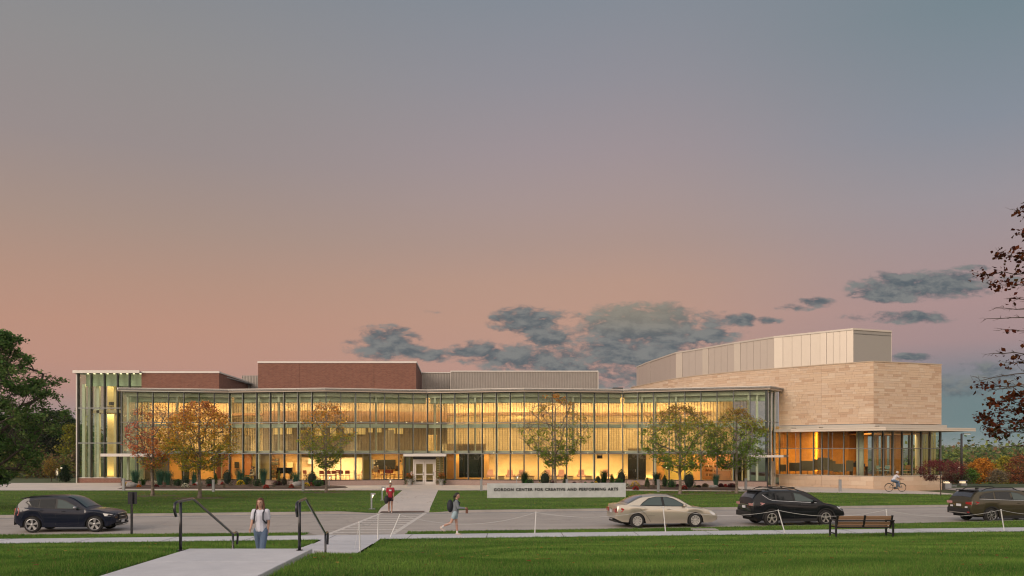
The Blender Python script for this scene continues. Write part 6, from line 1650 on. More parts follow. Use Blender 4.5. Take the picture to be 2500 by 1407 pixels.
# ================================================================== cars
M_TYRE = mat('tyre_rubber', (.012, .012, .012), .8, bump=.2)
M_RIM = mat('rim_alloy', (.45, .44, .42), .3, .8)
M_RIMD = mat('rim_dark', (.02, .02, .022), .4, .5)
M_TRIM = mat('black_plastic', (.012, .012, .013), .55)
M_CHROME = mat('chrome', (.75, .75, .75), .12, 1)
M_CARGL = mat('car_glass', (.006, .009, .011), .04, spec=.45)
M_CARGL2 = mat('car_glass_light', (.040, .065, .065), .04, spec=.6)
M_TAIL = mat('tail_lamp_red', (.32, .012, .015), .12, coat=1)
M_TAILC = mat('tail_lamp_pale', (.45, .22, .22), .12, coat=1)
M_HEAD = mat('head_lamp', (.55, .57, .60), .08, .4, coat=1)
M_PLATE = mat('number_plate', (.55, .56, .60), .4, var=.2, vscale=30)
M_UNDER = mat('underbody', (.006, .006, .006), .9)
def car(name, label, cat, sp, loc, rz, paint):
    t = thing(name, label, cat, loc, rz, 'cars parked along the near side of the road')
    Lh = sp['L'] / 2; Wh = sp['W'] / 2; r = sp['r']; xr, xf = sp['axles']; zb0 = sp['sill']
    top = sp['top']        # (x, z) of belt/bonnet line
    N = 110
    def topz(x): return lerp_tab(top, x)
    def halfw(x):
        t_ = abs(x) / Lh; k = sp.get('taper', .11)
        return Wh * (1 - k * max(0, (t_ - .62) / .38) ** 2.2 - .05 * max(0, (t_ - .93) / .07) ** 2)
    def botz(x):
        z = lerp_tab(sp['bot'], x); ra = r * 1.17
        for xa in (xr, xf):
            d = abs(x - xa)
            if d < ra: z = max(z, r + math.sqrt(ra * ra - d * d) - .02)
        return z
    fr = [0, .12, .3, .5, .68, .82, .92, 1.0]
    def sidey(x, f):
        """bulge of the body side between bottom (0) and belt (1)"""
        return halfw(x) * (1 - .04 * (1 - min(1, f / .6)) ** 2 - sp.get('shoulder', .06) * max(0, (f - .62) / .38) ** 2.2)
    xs_ = sorted(set([-Lh + (2 * Lh) * i / N for i in range(N + 1)] + [xr - r * 1.169, xr + r * 1.169, xf - r * 1.169, xf + r * 1.169]))
    V = []; F_ = []; n = len(fr)
    crown = [.72, .4, 0, -.4, -.72]
    for x in xs_:
        zb, zt = botz(x), topz(x); row = []
        e = max(0, (abs(x) - Lh + .07) / .07)   # round the very ends
        for f in fr: row.append((x - math.copysign(.05 * (abs(f - .4) * 1.2) ** 2 * e, x) * 1.5, sidey(x, f), zb + (zt - zb) * f))
        cr_ = sp.get('crown', .035)
        mid_ = [(x, halfw(x) * (1 - sp.get('shoulder', .06)) * c, zt + cr_ * (1 - c * c)) for c in crown]
        row = row + mid_ + [(a, -b, c) for a, b, c in reversed(row)]
        V += row
    m = len(fr) * 2 + len(crown)
    for i in range(len(xs_) - 1):
        for k in range(m - 1): F_.append((i * m + k, (i + 1) * m + k, (i + 1) * m + k + 1, i * m + k + 1))
    F_.append(tuple(range(m))); F_.append(tuple(reversed([(len(xs_) - 1) * m + k for k in range(m)])))
    # greenhouse shell
    gh = sp['green']  # x: rear base, rear roof, front roof, front base
    xrb, xrr, xfr, xfb = gh; zr = sp['roof']; tb = sp.get('tumble', .30)
    def roofz(x):
        if x < xrr: f = (x - xrb) / (xrr - xrb); return topz(x) + (lerp_tab(zr, xrr) - topz(x)) * math.sin(min(1, max(0, f)) * 1.5708) ** sp.get('rcurve', 1.0)
        if x > xfr: f = (xfb - x) / (xfb - xfr); return topz(x) + (lerp_tab(zr, xfr) - topz(x)) * math.sin(min(1, max(0, f)) * 1.5708) ** sp.get('fcurve', 1.0)
        return lerp_tab(zr, x)
    def gy(x, z): return halfw(x) * (1 - sp.get('shoulder', .06)) - .015 - tb * max(0, z - topz(x))
    base = len(V); gx = [xrb + (xfb - xrb) * i / 48 for i in range(49)]; cc = [1, .93, .7, .35, 0, -.35, -.7, -.93, -1]
    for x in gx:
        zt, zz = topz(x), roofz(x); edge = zz - .05 * min(1, (zz - zt) / .2)
        ye = gy(x, edge); row = [(x, gy(x, zt - .02), zt - .03), (x, gy(x, (zt + edge) / 2), (zt + edge) / 2)] + [(x, ye * c * (1 if abs(c) == 1 else .985), edge + (zz - edge + .025) * (1 - abs(c) ** 3)) for c in cc]
        row += [(x, -gy(x, (zt + edge) / 2), (zt + edge) / 2), (x, -gy(x, zt - .02), zt - .03)]
        V += row
    m2 = len(cc) + 4
    for i in range(48):
        for k in range(m2 - 1): F_.append((base + i * m2 + k, base + (i + 1) * m2 + k, base + (i + 1) * m2 + k + 1, base + i * m2 + k + 1))
    mb = MB(); mb.add(V, F_); me = mb.mesh('body', paint); 
    bm = bmesh.new(); bm.from_mesh(me); bmesh.ops.recalc_face_normals(bm, faces=bm.faces); bm.to_mesh(me); bm.free(); autosmooth(me, 38)
    body = link('body', me, t)
    # floor and wheel wells
    mb = MB(); mb.box(-Lh + .25, Lh - .25, -Wh + .20, Wh - .20, zb0 + .0, zb0 + .30)
    for xa in (xr, xf):
        mb.box(xa - r * 1.2, xa + r * 1.2, -Wh + .06, Wh - .06, zb0 + .35, r * 2.10)
    mb.build('underbody', M_UNDER, t)
    # side windows
    def pane(nm, pts, sgn, m_, off=.006, th=.012):
        P_ = [(x, sgn * (gy(x, z) + off), z) for x, z in pts]; nn = len(P_); mb = MB()
        P2 = [(x, y - sgn * th, z) for x, y, z in P_]
        fc = [tuple(range(nn)), tuple(range(2 * nn - 1, nn - 1, -1))] + [(i, nn + i, nn + (i + 1) % nn, (i + 1) % nn) for i in range(nn)]
        mb.add(P_ + P2, fc if sgn < 0 else [tuple(reversed(f)) for f in fc]); return mb.build(nm, m_, t)
    for s_ in (-1, 1):
        pane('window_surround', sp['dlo'], s_, M_TRIM, .003, .008)
        for k, pts in enumerate(sp['windows']): pane('side_window', pts, s_, sp.get('glassm', [M_CARGL] * 5)[k], .009)
        if sp.get('strip'):
            mb = MB(); mb.path([(x, s_ * (gy(x, z) + .014), z) for x, z in sp['strip']], .010, 5); mb.build('chrome_strip', M_CHROME, t)
    # windscreen and rear window: patches of the greenhouse surface pushed out a little
    def screen(nm, xa, xb, m_, wfac=.86, off=.010):
        V = []; Fc = []; nx = 8
        for i in range(nx + 1):
            x = xa + (xb - xa) * i / nx; zt, zz = topz(x), roofz(x); edge = zz - .05 * min(1, (zz - zt) / .2); ye = gy(x, edge)
            for c in (-1, -.8, -.5, 0, .5, .8, 1): c2 = c * wfac; V.append((x + off * (1 if xb > 0 else -1) * .8, ye * c2, edge + (zz - edge + .025) * (1 - abs(c2) ** 3) + off))
        for i in range(nx):
            for k in range(6): Fc.append((i * 7 + k, (i + 1) * 7 + k, (i + 1) * 7 + k + 1, i * 7 + k + 1))
        mb = MB(); mb.add(V, Fc); return mb.build(nm, m_, t, smooth=True)
    screen('windscreen', xfr + (xfb - xfr) * .10, xfb - (xfb - xfr) * .10, M_CARGL2)
    screen('rear_window', xrb + (xrr - xrb) * sp.get('rw0', .12), xrr - (xrr - xrb) * .12, sp.get('rearglass', M_CARGL))
    # wheels
    for xa in (xr, xf):
        for s_ in (-1, 1):
            w = link('wheel', MB().lathe([(.03, -.02), (.05, -.02), (.05, .08), (.03, .08)], (0, 0, 0), 10, 'Y').mesh('wheel', M_RIMD), t, (xa, s_ * (Wh - .115), r), (0, 0, 0 if s_ > 0 else R(180)))
            ri = sp['rim']
            mb = MB(); mb.lathe([(ri, -.11), (r * .93, -.11), (r, -.07), (r, .07), (r * .95, .10), (r * .80, .115), (ri, .10)], (0, 0, 0), 36, 'Y', False); tm = mb.build('tyre', M_TYRE, w, smooth=True)
            mb = MB(); mb.lathe([(ri * .2, -.02), (ri - .03, -.02), (ri - .03, .055), (ri * .2, .055)], (0, 0, 0), 28, 'Y'); mb.build('brake_disc', M_RIMD, w)
            mb = MB(); ns = sp['spokes']; sw = sp['spokew']
            mb.lathe([(ri - .028, .06), (ri + .004, .06), (ri + .004, .115), (ri - .01, .12), (ri - .028, .09)], (0, 0, 0), 30, 'Y', False)
            for k in range(ns):
                a = 6.2832 * k / ns + .3; ca_, sa_ = math.cos(a), math.sin(a)
                def pt(rr, oo, yy): return (ca_ * rr - sa_ * oo, yy, sa_ * rr + ca_ * oo)
                i0, i1 = .04, ri - .02
                mb.add([pt(i0, -sw[0], .085), pt(i0, sw[0], .085), pt(i1, sw[1], .10), pt(i1, -sw[1], .10), pt(i0, -sw[0], .06), pt(i0, sw[0], .06), pt(i1, sw[1], .07), pt(i1, -sw[1], .07)],
                       [(0, 1, 2, 3), (7, 6, 5, 4), (0, 4, 5, 1), (1, 5, 6, 2), (2, 6, 7, 3), (3, 7, 4, 0)])
            mb.lathe([(.055, .06), (.055, .10), (.03, .108), (.001, .108)], (0, 0, 0), 14, 'Y')
            mb.build('rim', sp.get('rimm', M_RIM), w)
    # details
    for s_ in (-1, 1):
        mx, mz = sp['mirror']; y0 = s_ * (gy(mx, mz) + .0)
        mb = MB(); mb.ball((mx, y0 + s_ * .13, mz + .03), .11, 10, (.75, 1, .62)); mb.tube((mx + .02, y0, mz - .03), (mx, y0 + s_ * .1, mz), .025); mb.build('wing_mirror', sp.get('mirrorm', paint), t, smooth=True)
        for (hx, hz) in sp['handles']:
            f = .7; yb_ = s_ * (sidey(hx, (hz - botz(hx)) / (topz(hx) - botz(hx))) + .012)
            mb = MB(); mb.path([(hx - .10, yb_ - s_ * .02, hz), (hx - .07, yb_ + s_ * .012, hz), (hx + .07, yb_ + s_ * .012, hz), (hx + .10, yb_ - s_ * .02, hz)], .012, 6); mb.build('door_handle', sp.get('handlem', paint), t, smooth=True)
        for seam in sp['seams']:
            pts = []
            for (x, z) in seam:
                zb, zt = botz(x), topz(x)
                y = s_ * ((sidey(x, (z - zb) / max(.05, zt - zb)) if z <= zt else gy(x, z)) + .0015); pts.append((x, y, z))
            mb = MB(); mb.path(pts, .0065, 4); mb.build('door_seam', M_TRIM, t)
        def side_patch(nm, pts, m_, off=.012):
            V = []; 
            for (x, z) in pts:
                zb, zt = botz(x), topz(x); f = min(1, (z - zb) / max(.05, zt - zb)); V.append((x, s_ * (sidey(x, f) + off), z))
            V2 = [(x, y - s_ * .03, z) for x, y, z in V]; nn = len(V)
            mb = MB(); mb.add(V + V2, [tuple(range(nn)), tuple(range(2 * nn - 1, nn - 1, -1))] + [(i, nn + i, nn + (i + 1) % nn, (i + 1) % nn) for i in range(nn)])
            me = mb.mesh(nm, m_); bm = bmesh.new(); bm.from_mesh(me); bmesh.ops.recalc_face_normals(bm, faces=bm.faces); bm.to_mesh(me); bm.free(); return link(nm, me, t)
        for (nm, pts, m_) in sp['patches']: side_patch(nm, pts, m_)
        if sp.get('cladding'):
            for xa in (xr, xf):
                V = []; Fc = []; k_ = 18
                for i in range(k_ + 1):
                    a = math.pi * (i / k_) ; 
                    for rr in (r * 1.165, r * 1.32):
                        x = xa + rr * math.cos(a); z = max(.22, r - .02 + rr * math.sin(a)); zb, zt = lerp_tab(sp['bot'], x), topz(x)
                        V.append((x, s_ * (halfw(x) * .995 + .012), z))
                for i in range(k_): Fc.append((2 * i, 2 * i + 1, 2 * i + 3, 2 * i + 2))
                mb = MB(); mb.add(V, Fc); mb.build('arch_trim', M_TRIM, t)
            V = [(xr + r * 1.2, .20), (xf - r * 1.2, .20), (xf - r * 1.2, .34), (xr + r * 1.2, .34)]
            mb = MB(); y1 = s_ * (Wh * .985 + .012); mb.add([(x, y1, z) for x, z in V] + [(x, y1 - s_ * .06, z) for x, z in V], [(0, 1, 2, 3), (7, 6, 5, 4), (0, 4, 5, 1), (1, 5, 6, 2), (2, 6, 7, 3), (3, 7, 4, 0)]); mb.build('sill_cladding', M_TRIM, t)
        if sp.get('rails'):
            x0, x1 = sp['rails']; mb = MB(); P_ = []
            for i in range(9):
                x = x0 + (x1 - x0) * i / 8; zz = roofz(x); lift = .085 if 0 < i < 8 else .0; P_.append((x, s_ * (gy(x, zz - .05) * .93), zz - .01 + lift))
            mb.path(P_, .022, 6); mb.build('roof_rail', sp.get('railm', M_TRIM), t, smooth=True)
    if sp.get('bars'):
        for x in sp['bars']:
            yy = gy(x, roofz(x)) * .95; mb = MB(); mb.box(x - .04, x + .04, -yy, yy, roofz(x) + .09, roofz(x) + .125); mb.build('roof_bar', M_TRIM, t)
    # rear and front ends
    for (nm, x, y0, y1, z0, z1, th, m_) in sp['ends']:
        mb = MB(); mb.box(min(x, x + th), max(x, x + th), y0, y1, z0, z1); mb.build(nm, m_, t, bevel=.008)
    return t
YAW = math.atan(.14)
def carloc(pxr, pxf, D, wb, W, offs=0):
    """car centre from the two near wheels"""
    xm = px2x((pxr + pxf) / 2, D)
    return (xm - math.sin(YAW) * W / 2, D + math.cos(YAW) * W / 2, 0.003)
def paintmat(n, c, metal=.5, rough=.28): return mat('paint_' + n, c, rough, metal, coat=.6, spec=.1)

# dark blue compact SUV, left
sp = dict(taper=.17, L=4.42, W=1.87, r=.36, rim=.262, axles=(-1.36, 1.34), sill=.22, spokes=5, spokew=(.03, .062), rimm=mat('rim_two_tone', (.42, .42, .43), .3, .6),
          bot=[(-2.21, .48), (-1.9, .30), (-1.0, .24), (1.0, .24), (1.9, .27), (2.21, .42)],
          top=[(-2.21, .96), (-2.10, 1.12), (-1.6, 1.13), (-1.0, 1.10), (.6, 1.02), (.95, 1.03), (1.5, .98), (1.95, .90), (2.12, .82), (2.21, .66)],
          green=(-2.16, -1.62, -.05, 1.02), roof=[(-1.62, 1.59), (-1.0, 1.64), (-.3, 1.645), (.05, 1.62)], tumble=.30, rcurve=.8, fcurve=1.0,
          dlo=[(-1.70, 1.36), (-1.45, 1.18), (-1.15, 1.11), (.80, 1.03), (.55, 1.16), (-.02, 1.47), (-.5, 1.535), (-1.2, 1.52), (-1.62, 1.44)],
          windows=[[(-1.62, 1.37), (-1.40, 1.20), (-1.13, 1.145), (-1.10, 1.495), (-1.25, 1.49), (-1.55, 1.42)], [(-1.06, 1.14), (-.40, 1.10), (-.40, 1.505), (-1.06, 1.495)], [(-.30, 1.10), (.70, 1.06), (.5, 1.17), (-.06, 1.44), (-.30, 1.495)]],
          glassm=[M_CARGL, M_CARGL, M_CARGL2], mirror=(.52, 1.10), handles=[(-.98, 1.0), (-.02, .96)], mirrorm=mat('mirror_grey', (.30, .31, .34), .3, .5, coat=1),
          seams=[[(-.35, 1.1), (-.35, .8), (-.35, .35)], [(.62, 1.0), (.68, .7), (.62, .35)], [(-1.1, 1.1), (-1.05, .9), (-.85, .55), (-.82, .35)]],
          patches=[('headlight', [(1.70, .86), (2.08, .80), (2.17, .72), (2.0, .69), (1.78, .72)], M_HEAD), ('tail_lamp', [(-2.17, 1.10), (-1.98, 1.12), (-1.92, 1.0), (-1.98, .78), (-2.18, .80)], M_TAIL)],
          strip=None, ends=[('grille', 2.20, -.42, .42, .55, .80, .035, M_TRIM), ('grille_surround', 2.205, -.46, .46, .80, .83, .045, M_CHROME), ('grille_surround', 2.205, -.46, .46, .52, .545, .045, M_CHROME), ('grille_bar', 2.232, -.3, .3, .665, .695, .02, M_CHROME),
                            ('number_plate', 2.215, -.15, .15, .38, .50, .05, M_PLATE), ('bumper_insert', 2.19, -.75, .75, .30, .40, .03, M_TRIM), ('skid_plate', 2.20, -.6, .6, .235, .275, .03, M_RIM), ('rear_bumper', -2.215, -.68, .68, .34, .62, -.03, M_TRIM), ('spoiler', -1.98, -.58, .58, 1.52, 1.56, .28, M_TRIM)])
_lc = car('parked_car', 'dark blue compact SUV with pale five spoke wheels parked at far left', 'car', sp, carloc(77.6, 233, 33.85, 2.70, 1.87), YAW, paintmat('dark_blue', (.006, .009, .022), .1, .35))
_lc.scale = (.94, .94, .94); _lc.rotation_euler[2] = math.atan(.10)
# champagne sedan
sp = dict(L=4.80, W=1.80, r=.325, rim=.215, axles=(-1.42, 1.30), sill=.20, spokes=9, spokew=(.018, .050), rimm=mat('hubcap_silver', (.50, .49, .47), .35, .5), shoulder=.07,
          bot=[(-2.40, .42), (-2.1, .28), (-1.0, .20), (1.0, .19), (2.1, .22), (2.40, .34)],
          top=[(-2.40, .78), (-2.34, 1.00), (-2.1, 1.045), (-1.6, 1.03), (-.9, .98), (.7, .93), (1.1, .93), (1.7, .86), (2.1, .76), (2.30, .66), (2.40, .54)],
          green=(-1.92, -.98, .10, 1.18), roof=[(-.98, 1.425), (-.5, 1.47), (.0, 1.46), (.15, 1.44)], tumble=.42, rcurve=1.05, fcurve=1.05,
          dlo=[(-1.30, 1.00), (.92, .95), (.78, 1.06), (.35, 1.30), (.0, 1.395), (-.5, 1.40), (-.85, 1.33), (-1.15, 1.14)],
          windows=[[(-1.24, 1.03), (-.24, 1.005), (-.27, 1.375), (-.55, 1.37), (-.82, 1.305), (-1.10, 1.13)], [(-.12, 1.0), (.84, .975), (.74, 1.06), (.34, 1.27), (.0, 1.365), (-.16, 1.375)]],
          glassm=[M_CARGL2, M_CARGL2], rearglass=mat('rear_glass_pale', (.12, .13, .16), .06, coat=1, spec=.9), mirror=(.78, .98), handles=[(-1.05, .86), (.06, .84)],
          seams=[[(-.20, .98), (-.20, .6), (-.20, .30)], [(.98, .93), (1.0, .7), (.95, .30)], [(-1.32, 1.0), (-1.28, .85), (-1.02, .6), (-.85, .35), (-.80, .28)], [(-.95, .55), (1.0, .52)]],
          patches=[('tail_lamp', [(-2.35, .92), (-2.10, .90), (-2.02, .84), (-2.12, .73), (-2.36, .68)], M_TAIL), ('headlight', [(1.95, .74), (2.12, .70), (2.28, .60), (2.20, .54), (2.04, .60)], M_HEAD)],
          strip=None, ends=[('number_plate', -2.405, -.16, .16, .66, .80, -.02, M_PLATE), ('boot_trim', -2.40, -.30, .30, .83, .87, -.03, M_CHROME), ('tail_lamp', -2.39, .44, .80, .70, .88, -.03, M_TAIL), ('tail_lamp', -2.39, -.80, -.44, .70, .88, -.03, M_TAIL),
                            ('grille', 2.385, -.38, .38, .42, .54, .02, M_TRIM), ('rear_valance', -2.30, -.6, .6, .24, .32, -.05, M_TRIM)])
car('parked_car', 'champagne gold sedan with silver hubcaps parked behind the rope', 'car', sp, carloc(1557.8, 1704, 36.0, 2.72, 1.80), YAW, paintmat('champagne', (.50, .455, .385), .6, .28))
# black SUV
sp = dict(L=4.60, W=1.85, r=.36, rim=.235, axles=(-1.36, 1.30), sill=.24, spokes=5, spokew=(.024, .042), rimm=M_RIM, cladding=True, shoulder=.06,
          bot=[(-2.30, .50), (-2.0, .32), (-1.0, .26), (1.0, .25), (1.9, .28), (2.30, .42)],
          top=[(-2.30, .92), (-2.22, 1.13), (-1.6, 1.17), (-.8, 1.13), (.6, 1.06), (1.05, 1.07), (1.6, .98), (2.0, .88), (2.2, .76), (2.30, .60)],
          green=(-2.24, -1.74, .05, 1.22), roof=[(-1.74, 1.62), (-1.0, 1.665), (-.3, 1.66), (.1, 1.63)], tumble=.33, rcurve=.75, fcurve=1.0,
          dlo=[(-1.78, 1.47), (-1.50, 1.27), (-1.30, 1.19), (.88, 1.07), (.70, 1.18), (.10, 1.49), (-.4, 1.56), (-1.2, 1.56)],
          windows=[[(-1.72, 1.475), (-1.47, 1.29), (-1.18, 1.22), (-1.15, 1.535)], [(-1.08, 1.205), (-.30, 1.16), (-.36, 1.53), (-1.08, 1.53)], [(-.18, 1.155), (.80, 1.10), (.66, 1.18), (.08, 1.46), (-.22, 1.525)]],
          glassm=[M_CARGL, M_CARGL, M_CARGL2], rearglass=mat('rear_glass_grey', (.035, .036, .045), .08, coat=1), mirror=(.72, 1.12), handles=[(-1.0, 1.02), (.0, .98)],
          seams=[[(-.25, 1.13), (-.25, .8), (-.25, .36)], [(.95, 1.05), (.98, .8), (.92, .36)], [(-1.2, 1.17), (-1.15, .95), (-.92, .6), (-.88, .36)]],
          patches=[('tail_lamp', [(-2.26, 1.06), (-1.85, 1.09), (-1.70, 1.05), (-1.85, .98), (-2.27, .93)], M_TAILC), ('headlight', [(1.85, .90), (2.08, .82), (2.22, .70), (2.12, .68), (1.92, .80)], M_HEAD)],
          strip=[(-1.78, 1.45), (-1.50, 1.245), (-1.28, 1.175), (.85, 1.055)], rails=(-1.60, .05), bars=(-1.25, -.15),
          ends=[('number_plate', -2.31, -.16, .16, .80, .92, -.03, M_PLATE), ('rear_bumper', -2.30, -.77, .77, .42, .66, -.07, M_TRIM), ('tail_lamp', -2.29, .50, .86, .94, 1.06, -.03, M_TAILC), ('tail_lamp', -2.29, -.86, -.50, .94, 1.06, -.03, M_TAILC),
                ('tailgate_trim', -2.30, -.4, .4, .95, .985, -.03, M_CHROME), ('spoiler', -2.12, -.60, .60, 1.60, 1.635, .42, M_TRIM), ('grille', 2.285, -.5, .5, .50, .62, .03, M_TRIM)])
car('parked_car', 'black SUV with roof bars and pale rear lamps, right of the gold sedan', 'car', sp, carloc(1883, 2023, 36.9, 2.66, 1.85), YAW, paintmat('black', (.006, .007, .010), .0, .4))
# olive wagon
sp = dict(L=4.87, W=1.87, r=.355, rim=.235, axles=(-1.40, 1.345), sill=.26, spokes=8, spokew=(.014, .026), rimm=mat('rim_grey', (.26, .26, .26), .3, .7), cladding=True, shoulder=.06,
          bot=[(-2.43, .50), (-2.1, .34), (-1.0, .27), (1.0, .26), (2.0, .30), (2.43, .44)],
          top=[(-2.43, .90), (-2.36, 1.08), (-1.7, 1.12), (-.8, 1.08), (.7, 1.03), (1.15, 1.04), (1.8, .96), (2.2, .84), (2.36, .74), (2.43, .60)],
          green=(-2.36, -1.86, .15, 1.28), roof=[(-1.86, 1.54), (-1.0, 1.60), (-.2, 1.60), (.2, 1.57)], tumble=.32, rcurve=.75, fcurve=1.0,
          dlo=[(-1.98, 1.16), (.98, 1.04), (.78, 1.15), (.15, 1.44), (-.4, 1.50), (-1.2, 1.50), (-1.72, 1.44), (-1.95, 1.30)],
          windows=[[(-1.92, 1.19), (-1.22, 1.15), (-1.20, 1.47), (-1.70, 1.41), (-1.90, 1.30)], [(-1.12, 1.145), (-.28, 1.11), (-.34, 1.47), (-1.12, 1.475)], [(-.18, 1.105), (.88, 1.07), (.74, 1.15), (.13, 1.41), (-.24, 1.465)]],
          glassm=[M_CARGL, M_CARGL, M_CARGL2], rearglass=mat('rear_glass_grey', (.035, .036, .045), .08, coat=1), mirror=(.78, 1.08), handles=[(-1.0, .97), (.05, .94)],
          seams=[[(-.25, 1.08), (-.25, .8), (-.25, .36)], [(1.0, 1.03), (1.02, .8), (.96, .36)], [(-1.2, 1.1), (-1.16, .92), (-.92, .6), (-.88, .36)]],
          patches=[('tail_lamp', [(-2.39, 1.02), (-2.15, 1.03), (-2.02, .98), (-2.15, .90), (-2.40, .86)], M_TAIL), ('headlight', [(2.0, .86), (2.2, .80), (2.36, .70), (2.2, .68), (2.04, .76)], M_HEAD)],
          strip=[(-1.99, 1.145), (.96, 1.03)], rails=(-1.75, .15), railm=M_TRIM,
          ends=[('number_plate', -2.435, -.16, .16, .76, .88, -.03, M_PLATE), ('rear_bumper', -2.42, -.77, .77, .40, .68, -.07, M_TRIM), ('bumper_strip', -2.50, -.62, .62, .44, .48, -.015, M_RIM), ('tail_lamp', -2.42, .48, .86, .88, 1.00, -.03, M_TAILC), ('tail_lamp', -2.42, -.86, -.48, .88, 1.00, -.03, M_TAIL),
                ('sticker', -2.43, .42, .62, .72, .80, -.012, M_PLATE), ('sticker', -2.43, -.60, -.42, .70, .78, -.012, M_PLATE), ('reflector', -2.49, -.80, -.64, .48, .54, -.012, M_TAIL), ('spoiler', -2.16, -.60, .60, 1.53, 1.56, .34, M_TRIM), ('grille', 2.42, -.5, .5, .50, .64, .03, M_TRIM), ('roof_fin', -1.55, -.03, .03, 1.58, 1.66, .16, M_TRIM)])
car('parked_car', 'olive green wagon with roof rails at the right edge, rear turned to the camera', 'car', sp, carloc(2416.6, 2416.6 + 2.745 * F / 38.6, 38.6, 2.745, 1.87), YAW, paintmat('olive', (.060, .052, .032), .35, .35))
# a pale car beyond, mostly hidden by trees at the right edge
# ================================================================== people
def remesh_obj(name, segs, m, parent, voxel=.012, sm=3, extra=()):
    """segs: list of (p0, r0, p1, r1); one continuous remeshed surface"""
    mb = MB()
    for (p, r0, q, r1) in segs:
        mb.tube(p, q, r0, r1, 10); mb.ball(p, r0, 10); mb.ball(q, r1, 10)
    for (c, r, sc) in extra: mb.ball(c, r, 12, sc)
    me = mb.mesh('tmp', m); o = bpy.data.objects.new('tmp', me); COL.objects.link(o)
    r_ = o.modifiers.new('r', 'REMESH'); r_.mode = 'VOXEL'; r_.voxel_size = voxel; r_.use_smooth_shade = True
    s_ = o.modifiers.new('s', 'SMOOTH'); s_.iterations = sm; s_.factor = .5
    bpy.context.view_layer.update()
    m2 = bpy.data.meshes.new_from_object(o.evaluated_get(bpy.context.evaluated_depsgraph_get())); m2.name = name
    if not m2.materials: m2.materials.append(m)
    bpy.data.objects.remove(o); bpy.data.meshes.remove(me)
    return link(name, m2, parent)
